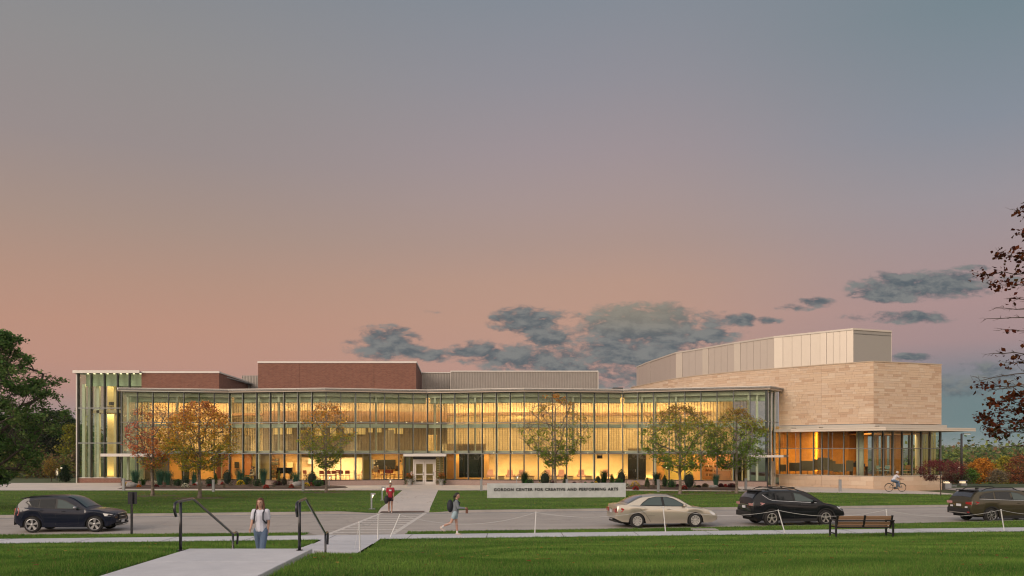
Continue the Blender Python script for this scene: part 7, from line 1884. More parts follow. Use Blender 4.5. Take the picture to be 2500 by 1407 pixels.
def person(label, loc, yaw, H=1.65, skin=(.42, .24, .17), legs=((.05, .02), (-.05, .05)), arms=((.1, .25), (.1, .25)), lean=0, shirt=None, sleeve='short', bottoms=None, bottom_len='long', hair=(.02, .012, .01), hairstyle='long',
           shoes=(.5, .5, .5), socks=None, vox=.011, head_turn=0, hip_z=None, splay=.0, pony=False, cap=None, build=1.0, elbow_out=.10, detail=True):
    """legs/arms: (swing of thigh/upper arm forward, bend of knee/elbow) in radians, left first; local x forward, y left, z up"""
    t = thing('person', label, 'person', loc, yaw)
    u = H / 1.70; SK = mat('skin_%d' % int(skin[0] * 1000), skin, .55, var=.05)
    hz = (.90 * u) if hip_z is None else hip_z
    J = {}
    J['hip'] = Vector((0, 0, hz)); ln = Vector((math.sin(lean), 0, math.cos(lean)))
    J['waist'] = J['hip'] + ln * .14 * u; J['chest'] = J['hip'] + ln * .38 * u; J['neck'] = J['hip'] + ln * .53 * u
    up = Vector((math.sin(lean * .35), 0, math.cos(lean * .35)))
    J['head'] = J['neck'] + up * .165 * u + Vector((.02, 0, 0))
    for s_, sd, (sw, bd), (asw, abd) in ((1, 'l', legs[0], arms[0]), (-1, 'r', legs[1], arms[1])):
        h0 = J['hip'] + Vector((0, s_ * .085 * u * build, -.02)); d = Vector((math.sin(sw), s_ * splay, -math.cos(sw))).normalized()
        k = h0 + d * .42 * u; d2 = Vector((math.sin(sw - bd), 0, -math.cos(sw - bd))); a = k + d2 * .41 * u
        J['h' + sd], J['k' + sd], J['a' + sd] = h0, k, a
        toe_d = Vector((math.cos(min(.9, max(0, bd - sw)) * .9), 0, -math.sin(min(.9, max(0, bd - sw)) * .9)))
        J['heel' + sd] = a + Vector((-.03, 0, -.045)); J['t' + sd] = a + Vector((0, 0, -.05)) + toe_d * .15 * u
        s0 = J['chest'] + ln * .09 * u + Vector((0, s_ * .165 * u * build, 0)); da = Vector((math.sin(asw + lean * .0), s_ * elbow_out, -math.cos(asw))).normalized()
        e = s0 + da * .27 * u; d3 = Vector((math.sin(asw + abd), -s_ * .08, -math.cos(asw + abd))).normalized(); w = e + d3 * .24 * u
        J['s' + sd], J['e' + sd], J['w' + sd] = s0, e, w; J['d' + sd] = d3
    b = build
    segs = [(J['hip'], .125 * u * b, J['waist'], .108 * u * b), (J['waist'], .108 * u * b, J['chest'], .125 * u * b), (J['chest'], .12 * u * b, J['neck'] - ln * .06 * u, .075 * u), (J['neck'] - ln * .05, .052 * u, J['head'] - up * .04, .050 * u)]
    for sd in 'lr':
        segs += [(J['h' + sd], .088 * u * b, J['k' + sd], .055 * u * b), (J['k' + sd], .052 * u * b, J['k' + sd].lerp(J['a' + sd], .35), .052 * u * b), (J['k' + sd].lerp(J['a' + sd], .35), .052 * u * b, J['a' + sd], .034 * u),
                 (J['heel' + sd], .034 * u, J['t' + sd], .026 * u), (J['chest'] + ln * .08 * u, .07 * u, J['s' + sd], .052 * u), (J['s' + sd], .050 * u * b, J['e' + sd], .036 * u), (J['e' + sd], .036 * u, J['w' + sd], .024 * u)]
        # palm and five fingers
        d3 = J['d' + sd]; sgn = 1 if sd == 'l' else -1; side = Vector((1, 0, 0)) - d3 * d3.x; side = side.normalized() if side.length > .1 else Vector((0, 0, 1)); w = J['w' + sd]; palm = w + d3 * .075 * u
        segs += [(w, .024 * u, palm - d3 * .02, .030 * u), (palm + side * .018, .017 * u, palm - side * .018, .017 * u)]
        inn = Vector((0, -sgn, 0)); 
        for kf, (o_, ln_) in enumerate(((.027, .068), (.010, .078), (-.008, .072), (-.026, .056))):
            b0 = palm + side * o_ * u; m_ = b0 + (d3 + inn * .25).normalized() * ln_ * .55 * u; e_ = m_ + (d3 + inn * .9).normalized() * ln_ * .45 * u
            segs += [(b0, .0085 * u, m_, .0080 * u), (m_, .0080 * u, e_, .0068 * u)]
        tb = w + d3 * .035 * u + side * .022 * u; tm = tb + (d3 * .6 + side * .8).normalized() * .035 * u; te = tm + (d3 + side * .2).normalized() * .028 * u
        segs += [(tb, .011 * u, tm, .010 * u), (tm, .0095 * u, te, .0078 * u)]
    hd = J['head']; ex = [(hd, .5, (.195 * u, .150 * u, .225 * u)), (hd + Vector((.025, 0, -.055 * u)), .5, (.135 * u, .112 * u, .125 * u)), (hd + Vector((.100 * u, 0, -.012 * u)), .5, (.036, .026, .045)), (hd + Vector((0, .076 * u, -.01)), .5, (.04, .02, .06)), (hd + Vector((0, -.076 * u, -.01)), .5, (.04, .02, .06))]
    body = remesh_obj('body', segs, SK, t, vox, 2, ex)
    for s_ in (1, -1):
        mb = MB(); mb.ball(hd + Vector((.089 * u, s_ * .030 * u, .012 * u)), .011 * u, 8, (.6, 1, .8)); mb.build('eye', mat('eye_dark', (.03, .02, .02), .3), t)
    mb = MB(); mb.ball(hd + Vector((.094 * u, 0, -.055 * u)), .02 * u, 8, (.35, 1.05, .32)); mb.build('mouth', mat('lips', (.30, .10, .09), .5), t)
    cl = .016
    if shirt is not None:
        m_ = mat('cloth_%s' % abs(hash(tuple(shirt))), shirt, .85, var=.08, bump=.3, bscale=60)
        sg = [(J['hip'] + ln * .0, .130 * u * b + cl, J['waist'], .118 * u * b + cl), (J['waist'], .118 * u * b + cl, J['chest'], .130 * u * b + cl), (J['chest'], .128 * u * b + cl, J['neck'] - ln * .075 * u, .070 * u + cl)]
        for sd in 'lr':
            sg.append((J['chest'] + ln * .07 * u, .075 * u + cl * .6, J['s' + sd], .056 * u + cl))
            if sleeve == 'short': sg.append((J['s' + sd], .054 * u + cl, J['s' + sd].lerp(J['e' + sd], .62), .050 * u + cl))
            else: sg += [(J['s' + sd], .054 * u + cl, J['e' + sd], .042 * u + cl), (J['e' + sd], .042 * u + cl, J['w' + sd], .028 * u + cl)]
        remesh_obj('shirt' if sleeve == 'short' else 'sweatshirt', sg, m_, t, vox, 3)
    if bottoms is not None:
        m_ = mat('cloth_%s' % abs(hash(tuple(bottoms))), bottoms, .85, var=.15, bump=.3, bscale=50)
        sg = [(J['hip'] - ln * .03, .128 * u * b + cl * .8, J['waist'] - ln * .03, .110 * u * b + cl * .8)]
        for sd in 'lr':
            if bottom_len == 'short': sg.append((J['h' + sd], .092 * u * b + cl, J['h' + sd].lerp(J['k' + sd], .42), .078 * u * b + cl))
            else: sg += [(J['h' + sd], .090 * u * b + cl, J['k' + sd], .058 * u * b + cl), (J['k' + sd], .058 * u * b + cl, J['a' + sd] + Vector((0, 0, .02)), .045 * u + cl)]
        remesh_obj('shorts' if bottom_len == 'short' else 'jeans', sg, m_, t, vox, 3)
    for sd in 'lr':
        sh = mat('shoe_%s' % abs(hash(tuple(shoes))), shoes, .6)
        remesh_obj('shoe', [(J['heel' + sd] + Vector((0, 0, .005)), .042 * u, J['t' + sd], .034 * u), (J['heel' + sd] + Vector((0, 0, .03)), .042 * u, J['t' + sd].lerp(J['heel' + sd], .5) + Vector((0, 0, .015)), .040 * u)], sh, t, vox, 2)
        if socks: remesh_obj('sock', [(J['a' + sd] - Vector((0, 0, .02)), .042 * u, J['a' + sd].lerp(J['k' + sd], .22), .043 * u)], mat('sock_white', socks, .8), t, vox, 2)
    HM = mat('hair_%d' % int(hair[0] * 1000), hair, .5, var=.25, vscale=20, bump=.6, bscale=90)
    hs = [(hd + Vector((-.030 * u, 0, .045 * u)), .082 * u, hd + Vector((-.045 * u, 0, .0)), .078 * u), (hd + Vector((.035 * u, 0, .085 * u)), .048 * u, hd + Vector((-.03 * u, 0, .06 * u)), .072 * u)]
    if hairstyle == 'long':
        for s_ in (1, -1): hs += [(hd + Vector((.01, s_ * .062 * u, .05 * u)), .030 * u, hd + Vector((-.01, s_ * .082 * u, -.06 * u)), .030 * u), (hd + Vector((-.01, s_ * .082 * u, -.06 * u)), .030 * u, hd + Vector((.01, s_ * .095 * u, -.21 * u)), .026 * u)]
        hs += [(hd + Vector((-.06 * u, 0, -.02)), .065 * u, hd + Vector((-.085 * u, 0, -.20 * u)), .055 * u)]
    if hairstyle == 'tied': hs += [(hd + Vector((-.09 * u, 0, .02)), .045 * u, hd + Vector((-.14 * u, 0, -.02)), .035 * u), (hd + Vector((-.14 * u, 0, -.02)), .035 * u, hd + Vector((-.13 * u, 0, -.18 * u)), .02 * u)]
    if not cap: remesh_obj('hair', hs, HM, t, vox, 2)
    else:
        remesh_obj('hair', hs[:1], HM, t, vox, 2)
        mb = MB(); mb.ball(hd + Vector((-.01, 0, .055 * u)), .5, 14, (.245 * u, .195 * u, .20 * u)); mb.build('helmet', mat('helmet_pale', cap, .4), t, smooth=True)
    return t, J, u

# 1 woman at the foot of the steps, walking towards the camera
D = 19.9
t, J, u = person('woman in white t-shirt and blue jeans with long auburn hair below the steps', (px2x(637, D), D, .62), R(-92), 1.68, (.46, .27, .20), ((.30, .10), (-.22, .25)), ((-.15, .25), (.28, .55)), .03,
                 (.56, .57, .66), 'short', (.10, .15, .24), 'long', (.13, .05, .025), 'long', (.4, .4, .4), vox=.010)
M_STRAP = mat('strap_dark', (.03, .035, .05), .8)
for s_ in (1, -1):
    mb = MB(); c = J['chest']; mb.path([c + Vector((-.13, s_ * .10, .10)), c + Vector((0, s_ * .11, .165)), c + Vector((.13, s_ * .105, .06)), c + Vector((.155, s_ * .11, -.10)), c + Vector((.05, s_ * .155, -.20))], .018, 6); mb.build('backpack_strap', M_STRAP, t, smooth=True)
mb = MB(); mb.ball(J['chest'] + Vector((-.22, 0, -.06)), .5, 12, (.20, .30, .42)); mb.build('backpack', M_STRAP, t, smooth=True)

# 2 person in red shirt on the entrance path
D = d_at(1252, .03)
t, J, u = person('person in red printed t-shirt and dark shorts on the entrance path', (px2x(953, D), D, .03), R(-84), 1.66, (.36, .20, .14), ((.16, .05), (-.16, .18)), ((.08, .15), (.15, 1.25)), .02,
                 (.33, .016, .035), 'short', (.035, .012, .02), 'short', (.012, .009, .009), 'tied', (.45, .36, .34), vox=.012)
mb = MB()
c = J['chest'] + Vector((.145, 0, -.02)); mb.box(c.x - .02, c.x + .006, -.07, .07, c.z - .02, c.z + .06); mb.build('shirt_print', mat('print_pale', (.5, .5, .5), .8), t)
w = J['wr']
bg_ = thing('shoulder_bag', 'black bag carried low by the person in the red shirt', 'bag', tuple(Vector(t.location) + Matrix.Rotation(t.rotation_euler[2], 3, 'Z') @ w), R(-84))
mb = MB(); mb.ball((-.02, -.04, -.30), .5, 12, (.18, .26, .46)); mb.build('bag_body', mat('bag_black', (.012, .012, .014), .7, bump=.4), bg_, smooth=True)
mb = MB(); mb.path([(0, -.12, -.12), (0, -.08, -.02), (0, .0, -.01), (0, .04, -.12)], .010, 6); mb.build('bag_handle', mat('bag_black', (.012, .012, .014), .7), bg_)

# 3 walker with backpack on the near pavement, heading right
D = d_at(1306, .145)
t, J, u = person('woman in grey sweatshirt and light shorts with black backpack walking right on the pavement', (px2x(1111, D), D, .145), R(4), 1.66, (.44, .25, .19), ((.14, .06), (-.42, .75)), ((.15, 1.25), (.30, 1.2)), .12,
                 (.17, .19, .22), 'long', (.30, .40, .46), 'short', (.012, .010, .012), 'tied', (.5, .42, .38), (.62, .62, .62), vox=.011)
mb = MB(); mb.ball(J['chest'] + Vector((-.24, 0, -.10)), .5, 14, (.26, .32, .52)); mb.build('backpack', mat('backpack_black', (.010, .012, .022), .7, bump=.3), t, smooth=True)
for s_ in (1, -1):
    mb = MB(); c = J['chest']; mb.path([c + Vector((-.13, s_ * .10, .08)), c + Vector((.0, s_ * .12, .165)), c + Vector((.15, s_ * .12, .02)), c + Vector((.08, s_ * .14, -.16))], .018, 6); mb.build('backpack_strap', mat('backpack_black', (.010, .012, .022), .7), t)
wv = Vector(t.location) + Matrix.Rotation(R(4), 3, 'Z') @ (J['wr'] + Vector((.10, .1, -.02)))
bk = thing('paper_bag', 'small brown bag held in front by the walking woman in grey', 'bag', tuple(wv), R(4))
mb = MB(); mb.obox((0, 0, -.08), (.10, .16, .22)); mb.build('bag_body', mat('paper_brown', (.14, .06, .04), .8, var=.2), bk, bevel=.01)
mb = MB(); mb.path([(0, -.05, .03), (0, -.04, .08), (0, .04, .08), (0, .05, .03)], .006, 5); mb.build('bag_handle', mat('paper_brown', (.14, .06, .04), .8), bk)

# 4 cyclist and bicycle
D = 65.6; bx, by, bz = px2x(2186, D), D, .10
bike = thing('bicycle', 'dark bicycle ridden to the right along the path in front of the sandstone hall', 'bicycle', (bx, by, bz), R(-3))
M_BF = mat('bike_frame', (.10, .11, .07), .35, .3)
for wx_ in (-.52, .52):
    w = link('wheel', MB().lathe([(.02, -.04), (.03, -.04), (.03, .04), (.02, .04)], n=8, axis='Y').mesh('wheel', M_RIM), bike, (wx_, 0, .34))
    V = []; Fc = []
    mb = MB(); n = 28
    mb.path([(.325 * math.cos(6.2832 * k / n), 0, .325 * math.sin(6.2832 * k / n)) for k in range(n + 1)], .019, 6); mb.build('tyre', M_TYRE, w, smooth=True)
    mb = MB()
    for k in range(16): a = 6.2832 * k / 16; mb.tube((0, .02 if k % 2 else -.02, 0), (.31 * math.cos(a), 0, .31 * math.sin(a)), .002, n=3)
    mb.build('spokes', M_RIM, w)
    mb = MB(); mb.path([(.36 * math.cos(a), 0, .36 * math.sin(a)) for a in [R(q) for q in range(20, 171, 15)]], .016, 5); mb.build('mudguard', M_DARK, w)
mb = MB()
for p, q in (((-.52, 0, .34), (-.08, 0, .30)), ((-.08, 0, .30), (-.20, 0, .80)), ((-.08, 0, .30), (.36, 0, .72)), ((-.18, 0, .74), (.34, 0, .82)), ((-.52, 0, .34), (-.18, 0, .74)), ((.36, 0, .88), (.52, 0, .34))): mb.tube(p, q, .018, n=8)
mb.build('frame', M_BF, bike, smooth=True)
mb = MB(); mb.path([(.26, -.28, 1.02), (.40, -.20, 1.03), (.36, 0, 1.00), (.40, .20, 1.03), (.26, .28, 1.02)], .013, 6); mb.tube((.35, 0, .86), (.36, 0, 1.0), .014); mb.build('handlebar', M_DARK, bike)
mb = MB(); mb.ball((-.24, 0, .86), .5, 10, (.27, .16, .07)); mb.tube((-.2, 0, .78), (-.23, 0, .85), .014); mb.build('saddle', M_DARK, bike, smooth=True)
mb = MB(); mb.lathe([(.08, -.01), (.10, -.01), (.10, .01), (.08, .01)], (-.08, -.05, .30), 16, 'Y'); mb.tube((-.08, -.05, .30), (.06, -.10, .22), .010); mb.tube((-.08, .05, .30), (-.22, .10, .38), .010); mb.build('crankset', M_DARK, bike)
person('cyclist in a pale shirt, blue jeans and pale helmet', (bx - .20, by, bz), R(-3), 1.70, (.44, .25, .18), ((1.05, 1.15), (1.35, 1.20)), ((.75, .45), (.75, .45)), .62,
       (.55, .55, .60), 'short', (.09, .14, .21), 'long', (.03, .02, .015), 'short', (.05, .05, .05), vox=.014, hip_z=.95, cap=(.45, .45, .42), elbow_out=.18)

# two seated people seen through the ground floor glass
for (px, dep, yaw, lab, sc_) in ((613, 2.2, R(-10), 'seated person in dark clothes playing an instrument behind the ground floor glass', (.03, .025, .025)), (621, 1.9, R(175), 'second seated person in pale clothes facing the first behind the ground floor glass', (.40, .34, .25))):
    x, y = rp(px, dep)
    person(lab, (x, y, .63), yaw, 1.68, (.32, .18, .12), ((1.45, 1.45), (1.4, 1.4)), ((.5, 1.2), (.5, 1.2)), .15, sc_, 'short', (.06, .06, .08) if sc_[0] < .1 else (.35, .3, .22), 'long', (.02, .014, .01), 'short', (.05, .05, .05), vox=.02, hip_z=.50)
# ================================================================== street furniture and things inside
M_GREYM = mat('bollard_grey', (.30, .31, .33), .45, .3)
M_LAMPW = mat('lamp_glow', (1, .85, .6), .5, emit=(1, .86, .62), estr=1.5)
def bollard(px, pyb, pyt, label, lit=False, w=.20, D=None, z0=.13):
    D = D or d_at(pyb, z0); x = px2x(px, D); h = z_at(pyt, D) - z0
    t = thing('bollard_light', label, 'bollard', (x, D, z0), 0, 'bollard lights along the paths')
    if lit:
        mb = MB(); mb.box(-w * .30, w * .10, -.06, .06, .03, h); mb.box(w * .101, w * 1.0, -.06, .06, h - .10, h); mb.build('post', M_GREYM, t, bevel=.006)
        mb = MB(); mb.box(-.16, .18, -.12, .12, 0, .028); mb.build('base_plate', M_GREYM, t)
        mb = MB(); mb.add([(w * .102, -.05, h - .28), (w * .13, -.05, h - .28), (w * .55, -.05, h - .101), (w * .102, -.05, h - .101), (w * .102, .05, h - .28), (w * .13, .05, h - .28), (w * .55, .05, h - .101), (w * .102, .05, h - .101)],
                          [(0, 1, 2, 3), (7, 6, 5, 4), (0, 4, 5, 1), (1, 5, 6, 2), (2, 6, 7, 3), (3, 7, 4, 0)]); mb.build('lamp', M_LAMPW, t)
    else:
        mb = MB(); mb.box(-w / 2, w / 2, -.07, .07, 0, h - .03); mb.build('post', M_GREYM, t, bevel=.008)
        mb = MB(); mb.box(-w / 2 - .02, w / 2 + .01, -.09, .08, h - .029, h); mb.build('cap', M_GREYM, t)
    return t
bollard(908, 1243.5, 1204, 'lit grey bollard light nearest the road, left of the entrance path', True)
bollard(934, 1222, 1188.5, 'lit grey bollard light just left of the person in red', True)
bollard(951.5, 1199, 1171, 'lit grey bollard light farthest back, behind the head of the person in red', True)
bollard(804, 1191, 1162, 'slim lit bollard by the tip of the left planting bed', True, .16)
bollard(1262, 1192, 1162, 'slim lit bollard behind the name wall, near the salmon armchairs', True, .17)
bollard(302, 1198.5, 1168, 'grey bollard at the far left corner of the planting bed')
bollard(521, 1201, 1171.5, 'grey bollard between the gold maple and the big yellow mum')
bollard(740, 1200, 1172, 'grey bollard touching the yellow mum left of the third maple')
bollard(1175, 1199, 1170, 'grey bollard just left of the name wall')
bollard(1384, 1192, 1170, 'short grey bollard top showing over the middle of the name wall')
bollard(1607, 1202, 1171, 'grey bollard behind the roof of the gold sedan')
bollard(1821, 1199, 1168, 'grey bollard above the tail of the black SUV')
bollard(2051, 1201, 1171, 'grey bollard in front of the sandstone plinth')

# back of a parking sign
D = 32.0; x = px2x(322, D)
t = thing('road_sign', 'dark back of a rectangular road sign on a black post beside the blue SUV', 'sign', (x, D, .1))
mb = MB(); mb.box(-.045, .035, -.03, .03, 0, z_at(1203, D) - .1); mb.build('post', M_RAIL, t)
mb = MB(); mb.box(-.18, .18, .035, .055, z_at(1231, D) - .1, z_at(1201, D) - .1); mb.build('sign_plate', mat('sign_back', (.012, .013, .022), .4), t)

# rope posts and ropes
M_STAKE = mat('white_paint_wood', (.60, .60, .60), .6, var=.15); M_ROPE = mat('white_rope', (.55, .55, .55), .8)
def stake(pxt, pyt, pxb, pyb, label, D=None, zb=.13):
    D = D or d_at(pyb, zb); zb = z_at(pyb, D)
    b = Vector((px2x(pxb, D), D, zb - .03)); tp = Vector((px2x(pxt, D), D - .02, z_at(pyt, D)))
    t = thing('rope_post', label, 'post', tuple(b), 0, 'white rope posts on the lawns')
    mb = MB(); mb.tube((0, 0, 0), tp - b, .022, n=8); mb.build('stake', M_STAKE, t); mb = MB(); mb.ball(tp - b, .030, 8); mb.build('cap', M_STAKE, t)
    return tp
A1 = stake(877.5, 1276, 879, 1353, 'nearest white rope post, standing on the path left of the big lawn', D=25.2)
A2 = stake(924, 1257, 922, 1326, 'thin white rope post on the path, between the nearest and the leaning one', D=30.0)
A3 = stake(976.5, 1257, 952, 1312, 'white rope post leaning right at the tip of the big lawn')
A4 = stake(1308.5, 1251, 1305.5, 1303, 'white rope post standing alone in front of the empty road')
A5 = stake(1619, 1238, 1625, 1299, 'white rope post in front of the gold sedan doors')
A6 = stake(1899.5, 1246, 1917, 1302, 'white rope post leaning left in front of the black SUV rear wheel')
A7 = stake(2163, 1245, 2171, 1303, 'white rope post behind the right end of the bench')
A8 = stake(2443, 1245, 2452, 1296, 'white rope post in front of the olive wagon rear door')
A9 = Vector((px2x(2640, 36.5), 36.5, 1.0))
def rope(p, q, sag, label, r=.0075):
    t = thing('rope', label, 'rope', tuple(p)); pts = []
    for i in range(17):
        f = i / 16; c = p.lerp(q, f) - p; c.z -= sag * 4 * f * (1 - f); pts.append(c)
    mb = MB(); mb.path(pts, r, 5); mb.build('cord', M_ROPE, t)
rope(A3, A4, .42, 'long sagging white rope from the leaning post across the empty road', .0075)
rope(A4, A5, .30, 'white rope from the lone post to the gold sedan')
rope(A5, A6, .28, 'white rope crossing the front half of the gold sedan')
rope(A6, A7, .25, 'white rope crossing the black SUV towards the bench')
rope(A7, A8, .28, 'white rope between bench and olive wagon')
rope(A8, A9, .3, 'white rope leaving the picture in front of the olive wagon')
rope(A2, A1, .22, 'short white rope between the two posts on the path', .006)
rope(A1, Vector((px2x(866, 25.0), 25.0, .42)), .0, 'guy line running from the nearest post down to the path', .006)

# bench seen from behind
D = 30.5
t = thing('park_bench', 'park bench with brown slats and black frame on the lawn, seen from behind', 'bench', (px2x(2108, 30.2), 30.2, .17))
M_SLAT = mat('bench_slat', (.20, .115, .06), .6, var=.2, vscale=4)
M_BF2 = mat('bench_frame', (.010, .010, .012), .45)
hl = 1.03
for i, (z0, y) in enumerate(((.82, -.12), (.745, -.095), (.60, -.05), (.53, -.03))):
    for a, b in ((-hl + .04, -.04), (.04, hl - .04)):
        mb = MB(); mb.obox(((a + b) / 2, y, z0), (b - a, .025, .068), 0, R(-16)); mb.build('back_slat', M_SLAT, t)
for k in range(5):
    mb = MB(); mb.box(-hl + .03, hl - .03, .03 + k * .095, .11 + k * .095, .43, .455); mb.build('seat_slat', M_SLAT, t)
for x in (-hl, 0, hl):
    mb = MB(); mb.add([(x - .035, -.17, .88), (x + .035, -.17, .88), (x + .035, -.12, .88), (x - .035, -.12, .88), (x - .035, .02, .40), (x + .035, .02, .40), (x + .035, .08, .40), (x - .035, .08, .40)],
                      [(0, 1, 2, 3), (7, 6, 5, 4), (0, 4, 5, 1), (1, 5, 6, 2), (2, 6, 7, 3), (3, 7, 4, 0)]); mb.build('back_support', M_BF2, t)
for x in (-hl - .05, hl + .05):
    mb = MB(); mb.box(x - .03, x + .03, -.13, -.07, -.05, .66); mb.build('leg', M_BF2, t)
    mb = MB(); mb.box(x - .03, x + .03, .44, .50, -.05, .66); mb.build('leg', M_BF2, t)
    mb = MB(); mb.box(x - .035, x + .035, -.16, .54, .662, .70); mb.build('armrest', M_BF2, t)
    mb = MB(); mb.box(x - .02, x + .02, -.068, .438, .16, .20); mb.build('stretcher', M_BF2, t)
mb = MB(); mb.box(-hl, hl, -.155, -.125, .655, .70); mb.build('back_rail', M_BF2, t)
mb = MB(); mb.box(-hl, hl, .0, .028, .385, .428); mb.box(-hl, hl, .47, .50, .385, .428); mb.build('seat_rail', M_BF2, t)
# utility slab on the verge
D = 33.7; t = MB().box(px2x(1690, D), px2x(1751, D), 33.45, 34.0, .10, .175).build('utility_cover', mat('cover_concrete', (.36, .34, .30), .85, var=.2), bevel=.01)
tag(t, 'pale flat concrete cover lying in the verge in front of the gold sedan bonnet', 'utility cover')

# street lamps on the right
def lamp(px, pyt, D, label, h_arm, head, r=.055, z0=None):
    z0 = valley(px2x(px, D), D) if z0 is None else z0; x = px2x(px, D); h = z_at(pyt, D) - z0
    t = thing('street_lamp', label, 'street lamp', (x, D, z0), 0, None)
    mb = MB(); mb.tube((0, 0, 0), (0, 0, h), r * 1.3, r, 10); mb.build('pole', mat('pole_bronze', (.05, .045, .045), .45), t, smooth=True)
    mb = MB(); mb.box(-.05, h_arm, -.06, .06, h - .02, h + .05); mb.box(h_arm * .35, h_arm + .25, -.11, .11, h + .01, h + .07); mb.build('lamp_head', mat('pole_bronze', (.05, .045, .045), .45), t)
    mb = MB(); mb.box(h_arm * .4, h_arm + .22, -.10, .10, h - .012, h + .009); mb.build('lamp', M_LAMPW, t)
lamp(2347.5, 1060, 84, 'tall dark street lamp right of the sandstone hall', .65, 1, .10)
lamp(2337, 1141, 118, 'small distant lamp post left of the tall street lamp', .3, 1, .06)
for (px, D, lab, sc_) in ((2311, 74, 'granite gate post with pale lit cap nearest the sandstone hall', 1.0), (2350, 80, 'second granite gate post with lit cap, partly behind the olive wagon', 1.0)):
    x = px2x(px, D); t = thing('gate_post', lab, 'gate post', (x, D, -.05), 0, 'granite gate posts')
    mb = MB(); mb.box(-.30, .30, -.30, .30, 0, z_at(1180, D) + .05); mb.build('shaft', mat('post_granite', (.27, .28, .30), .8, var=.15, vscale=8), t, bevel=.02)
    z = z_at(1180, D) + .051; mb = MB(); mb.box(-.20, .20, -.20, .20, z, z + .20); mb.build('lamp', mat('cap_glow', (.8, .68, .5), .6, emit=(1, .75, .45), estr=.8), t)
    mb = MB(); mb.box(-.34, .34, -.34, .34, z + .201, z + .27); mb.build('cap', mat('post_granite', (.27, .28, .30), .8), t)
x = px2x(2325, 77); t = MB().box(px2x(2318, 78), px2x(2336, 78), 78, 78.4, -.1, z_at(1185, 78)).build('granite_wall', mat('post_granite', (.27, .28, .30), .8)); tag(t, 'low grey granite wall piece joining the two gate posts', 'wall')
# globe lamp among the trees on the left
D = 96; x = px2x(150, D); t = thing('globe_lamp', 'small glowing globe lamp post among the dark trees left of the glass tower', 'lamp post', (x, D, -.03))
mb = MB(); mb.tube((0, 0, 0), (0, 0, z_at(1144, D)), .05, n=8); mb.build('pole', M_DARK, t)
mb = MB(); mb.ball((0, 0, z_at(1142, D)), .13, 12); mb.build('lamp', M_LAMPW, t, smooth=True)
D = 93; x = px2x(139, D); t = thing('lit_box', 'small glowing white panel on a post below the rusty tree at left', 'lit panel', (x, D, -.03))
mb = MB(); mb.box(-.12, .12, -.05, .05, .6, 1.5); mb.build('panel', mat('panel_glow', (.9, .8, .6), .5, emit=(1, .85, .6), estr=.35), t); mb = MB(); mb.box(-.05, .05, -.04, .04, 0, .499); mb.build('post', M_DARK, t)

# ------------------------------------------------ inside
FZ = .63
def fx(px, dep): x, y = rp(px, dep); return x, y
# salmon lounge chairs and low tables
M_SAL = mat('salmon_fabric', (.70, .36, .24), .8)
def lounge():
    mb = MB(); mb.obox((0, 0, .42), (.80, .70, .16)); s_ = mb.mesh('seat', M_SAL)
    b_ = MB().obox((0, .30, .78), (.66, .14, .50), 0, R(-12)).mesh('backrest', M_SAL)
    h_ = MB().obox((0, .38, 1.12), (.58, .13, .26), 0, R(-6)).mesh('headrest', M_SAL)
    l_ = MB().tube((0, 0, .08), (0, 0, .34), .04).lathe([(.30, 0), (.30, .03), (.06, .08)], n=14).mesh('swivel_base', M_ALU)
    mb = MB(); mb.obox((-.42, 0, .52), (.10, .66, .28)); mb.obox((.42, 0, .52), (.10, .66, .28)); a_ = mb.mesh('arms', M_SAL)
    return s_, b_, h_, l_, a_
LM = lounge()
ords = ['first', 'second', 'third', 'fourth', 'fifth', 'sixth', 'seventh']
for i, px in enumerate((1197, 1246, 1273, 1337, 1372, 1419, 1481)):
    x, y = fx(px, 1.5)
    t = thing('lounge_chair', 'salmon lounge chair in the bright lobby, %s from the left' % ords[i], 'armchair', (x, y, FZ), R(8 * math.sin(i * 2.1)), 'salmon lounge chairs in the bright lobby'); t.scale = (.9, .9, .78)
    for m_, n_ in zip(LM, ('seat', 'backrest', 'headrest', 'swivel_base', 'arms')): link(n_, m_, t)
for i, px in enumerate((1224, 1262, 1296, 1352, 1391, 1437)):
    x, y = fx(px, 1.3)
    t = thing('low_table', 'low wooden table in the bright lobby, %s from the left' % ords[i], 'table', (x, y, FZ), 0, 'low tables in the bright lobby')
    link('table_top', MB().box(-.36, .36, -.3, .3, .34, .39).mesh('table_top', mat('table_wood', (.36, .15, .06), .5)), t)
    link('table_base', MB().box(-.30, .30, -.24, .24, 0, .338).mesh('table_base', mat('table_wood_pale', (.62, .42, .2), .5)), t)
x, y = fx(1464, 1.6); z = 3.26
t = thing('pendant_fixture', 'black fixture hanging from the lobby ceiling right of the tall green maple', 'light fixture', (x, y, z))
mb = MB(); mb.box(-.32, .32, -.03, .03, -.20, -.16); mb.tube((-.2, 0, -.16), (-.2, 0, 0), .008); mb.tube((.2, 0, -.16), (.2, 0, 0), .008); mb.build('rail', M_DARK, t)
mb = MB(); mb.box(-.26, .26, -.10, .10, -.56, -.24); mb.tube((-.2, 0, -.24), (-.2, 0, -.2), .02); mb.tube((.2, 0, -.24), (.2, 0, -.2), .02); mb.build('housing', M_DARK, t, bevel=.03)
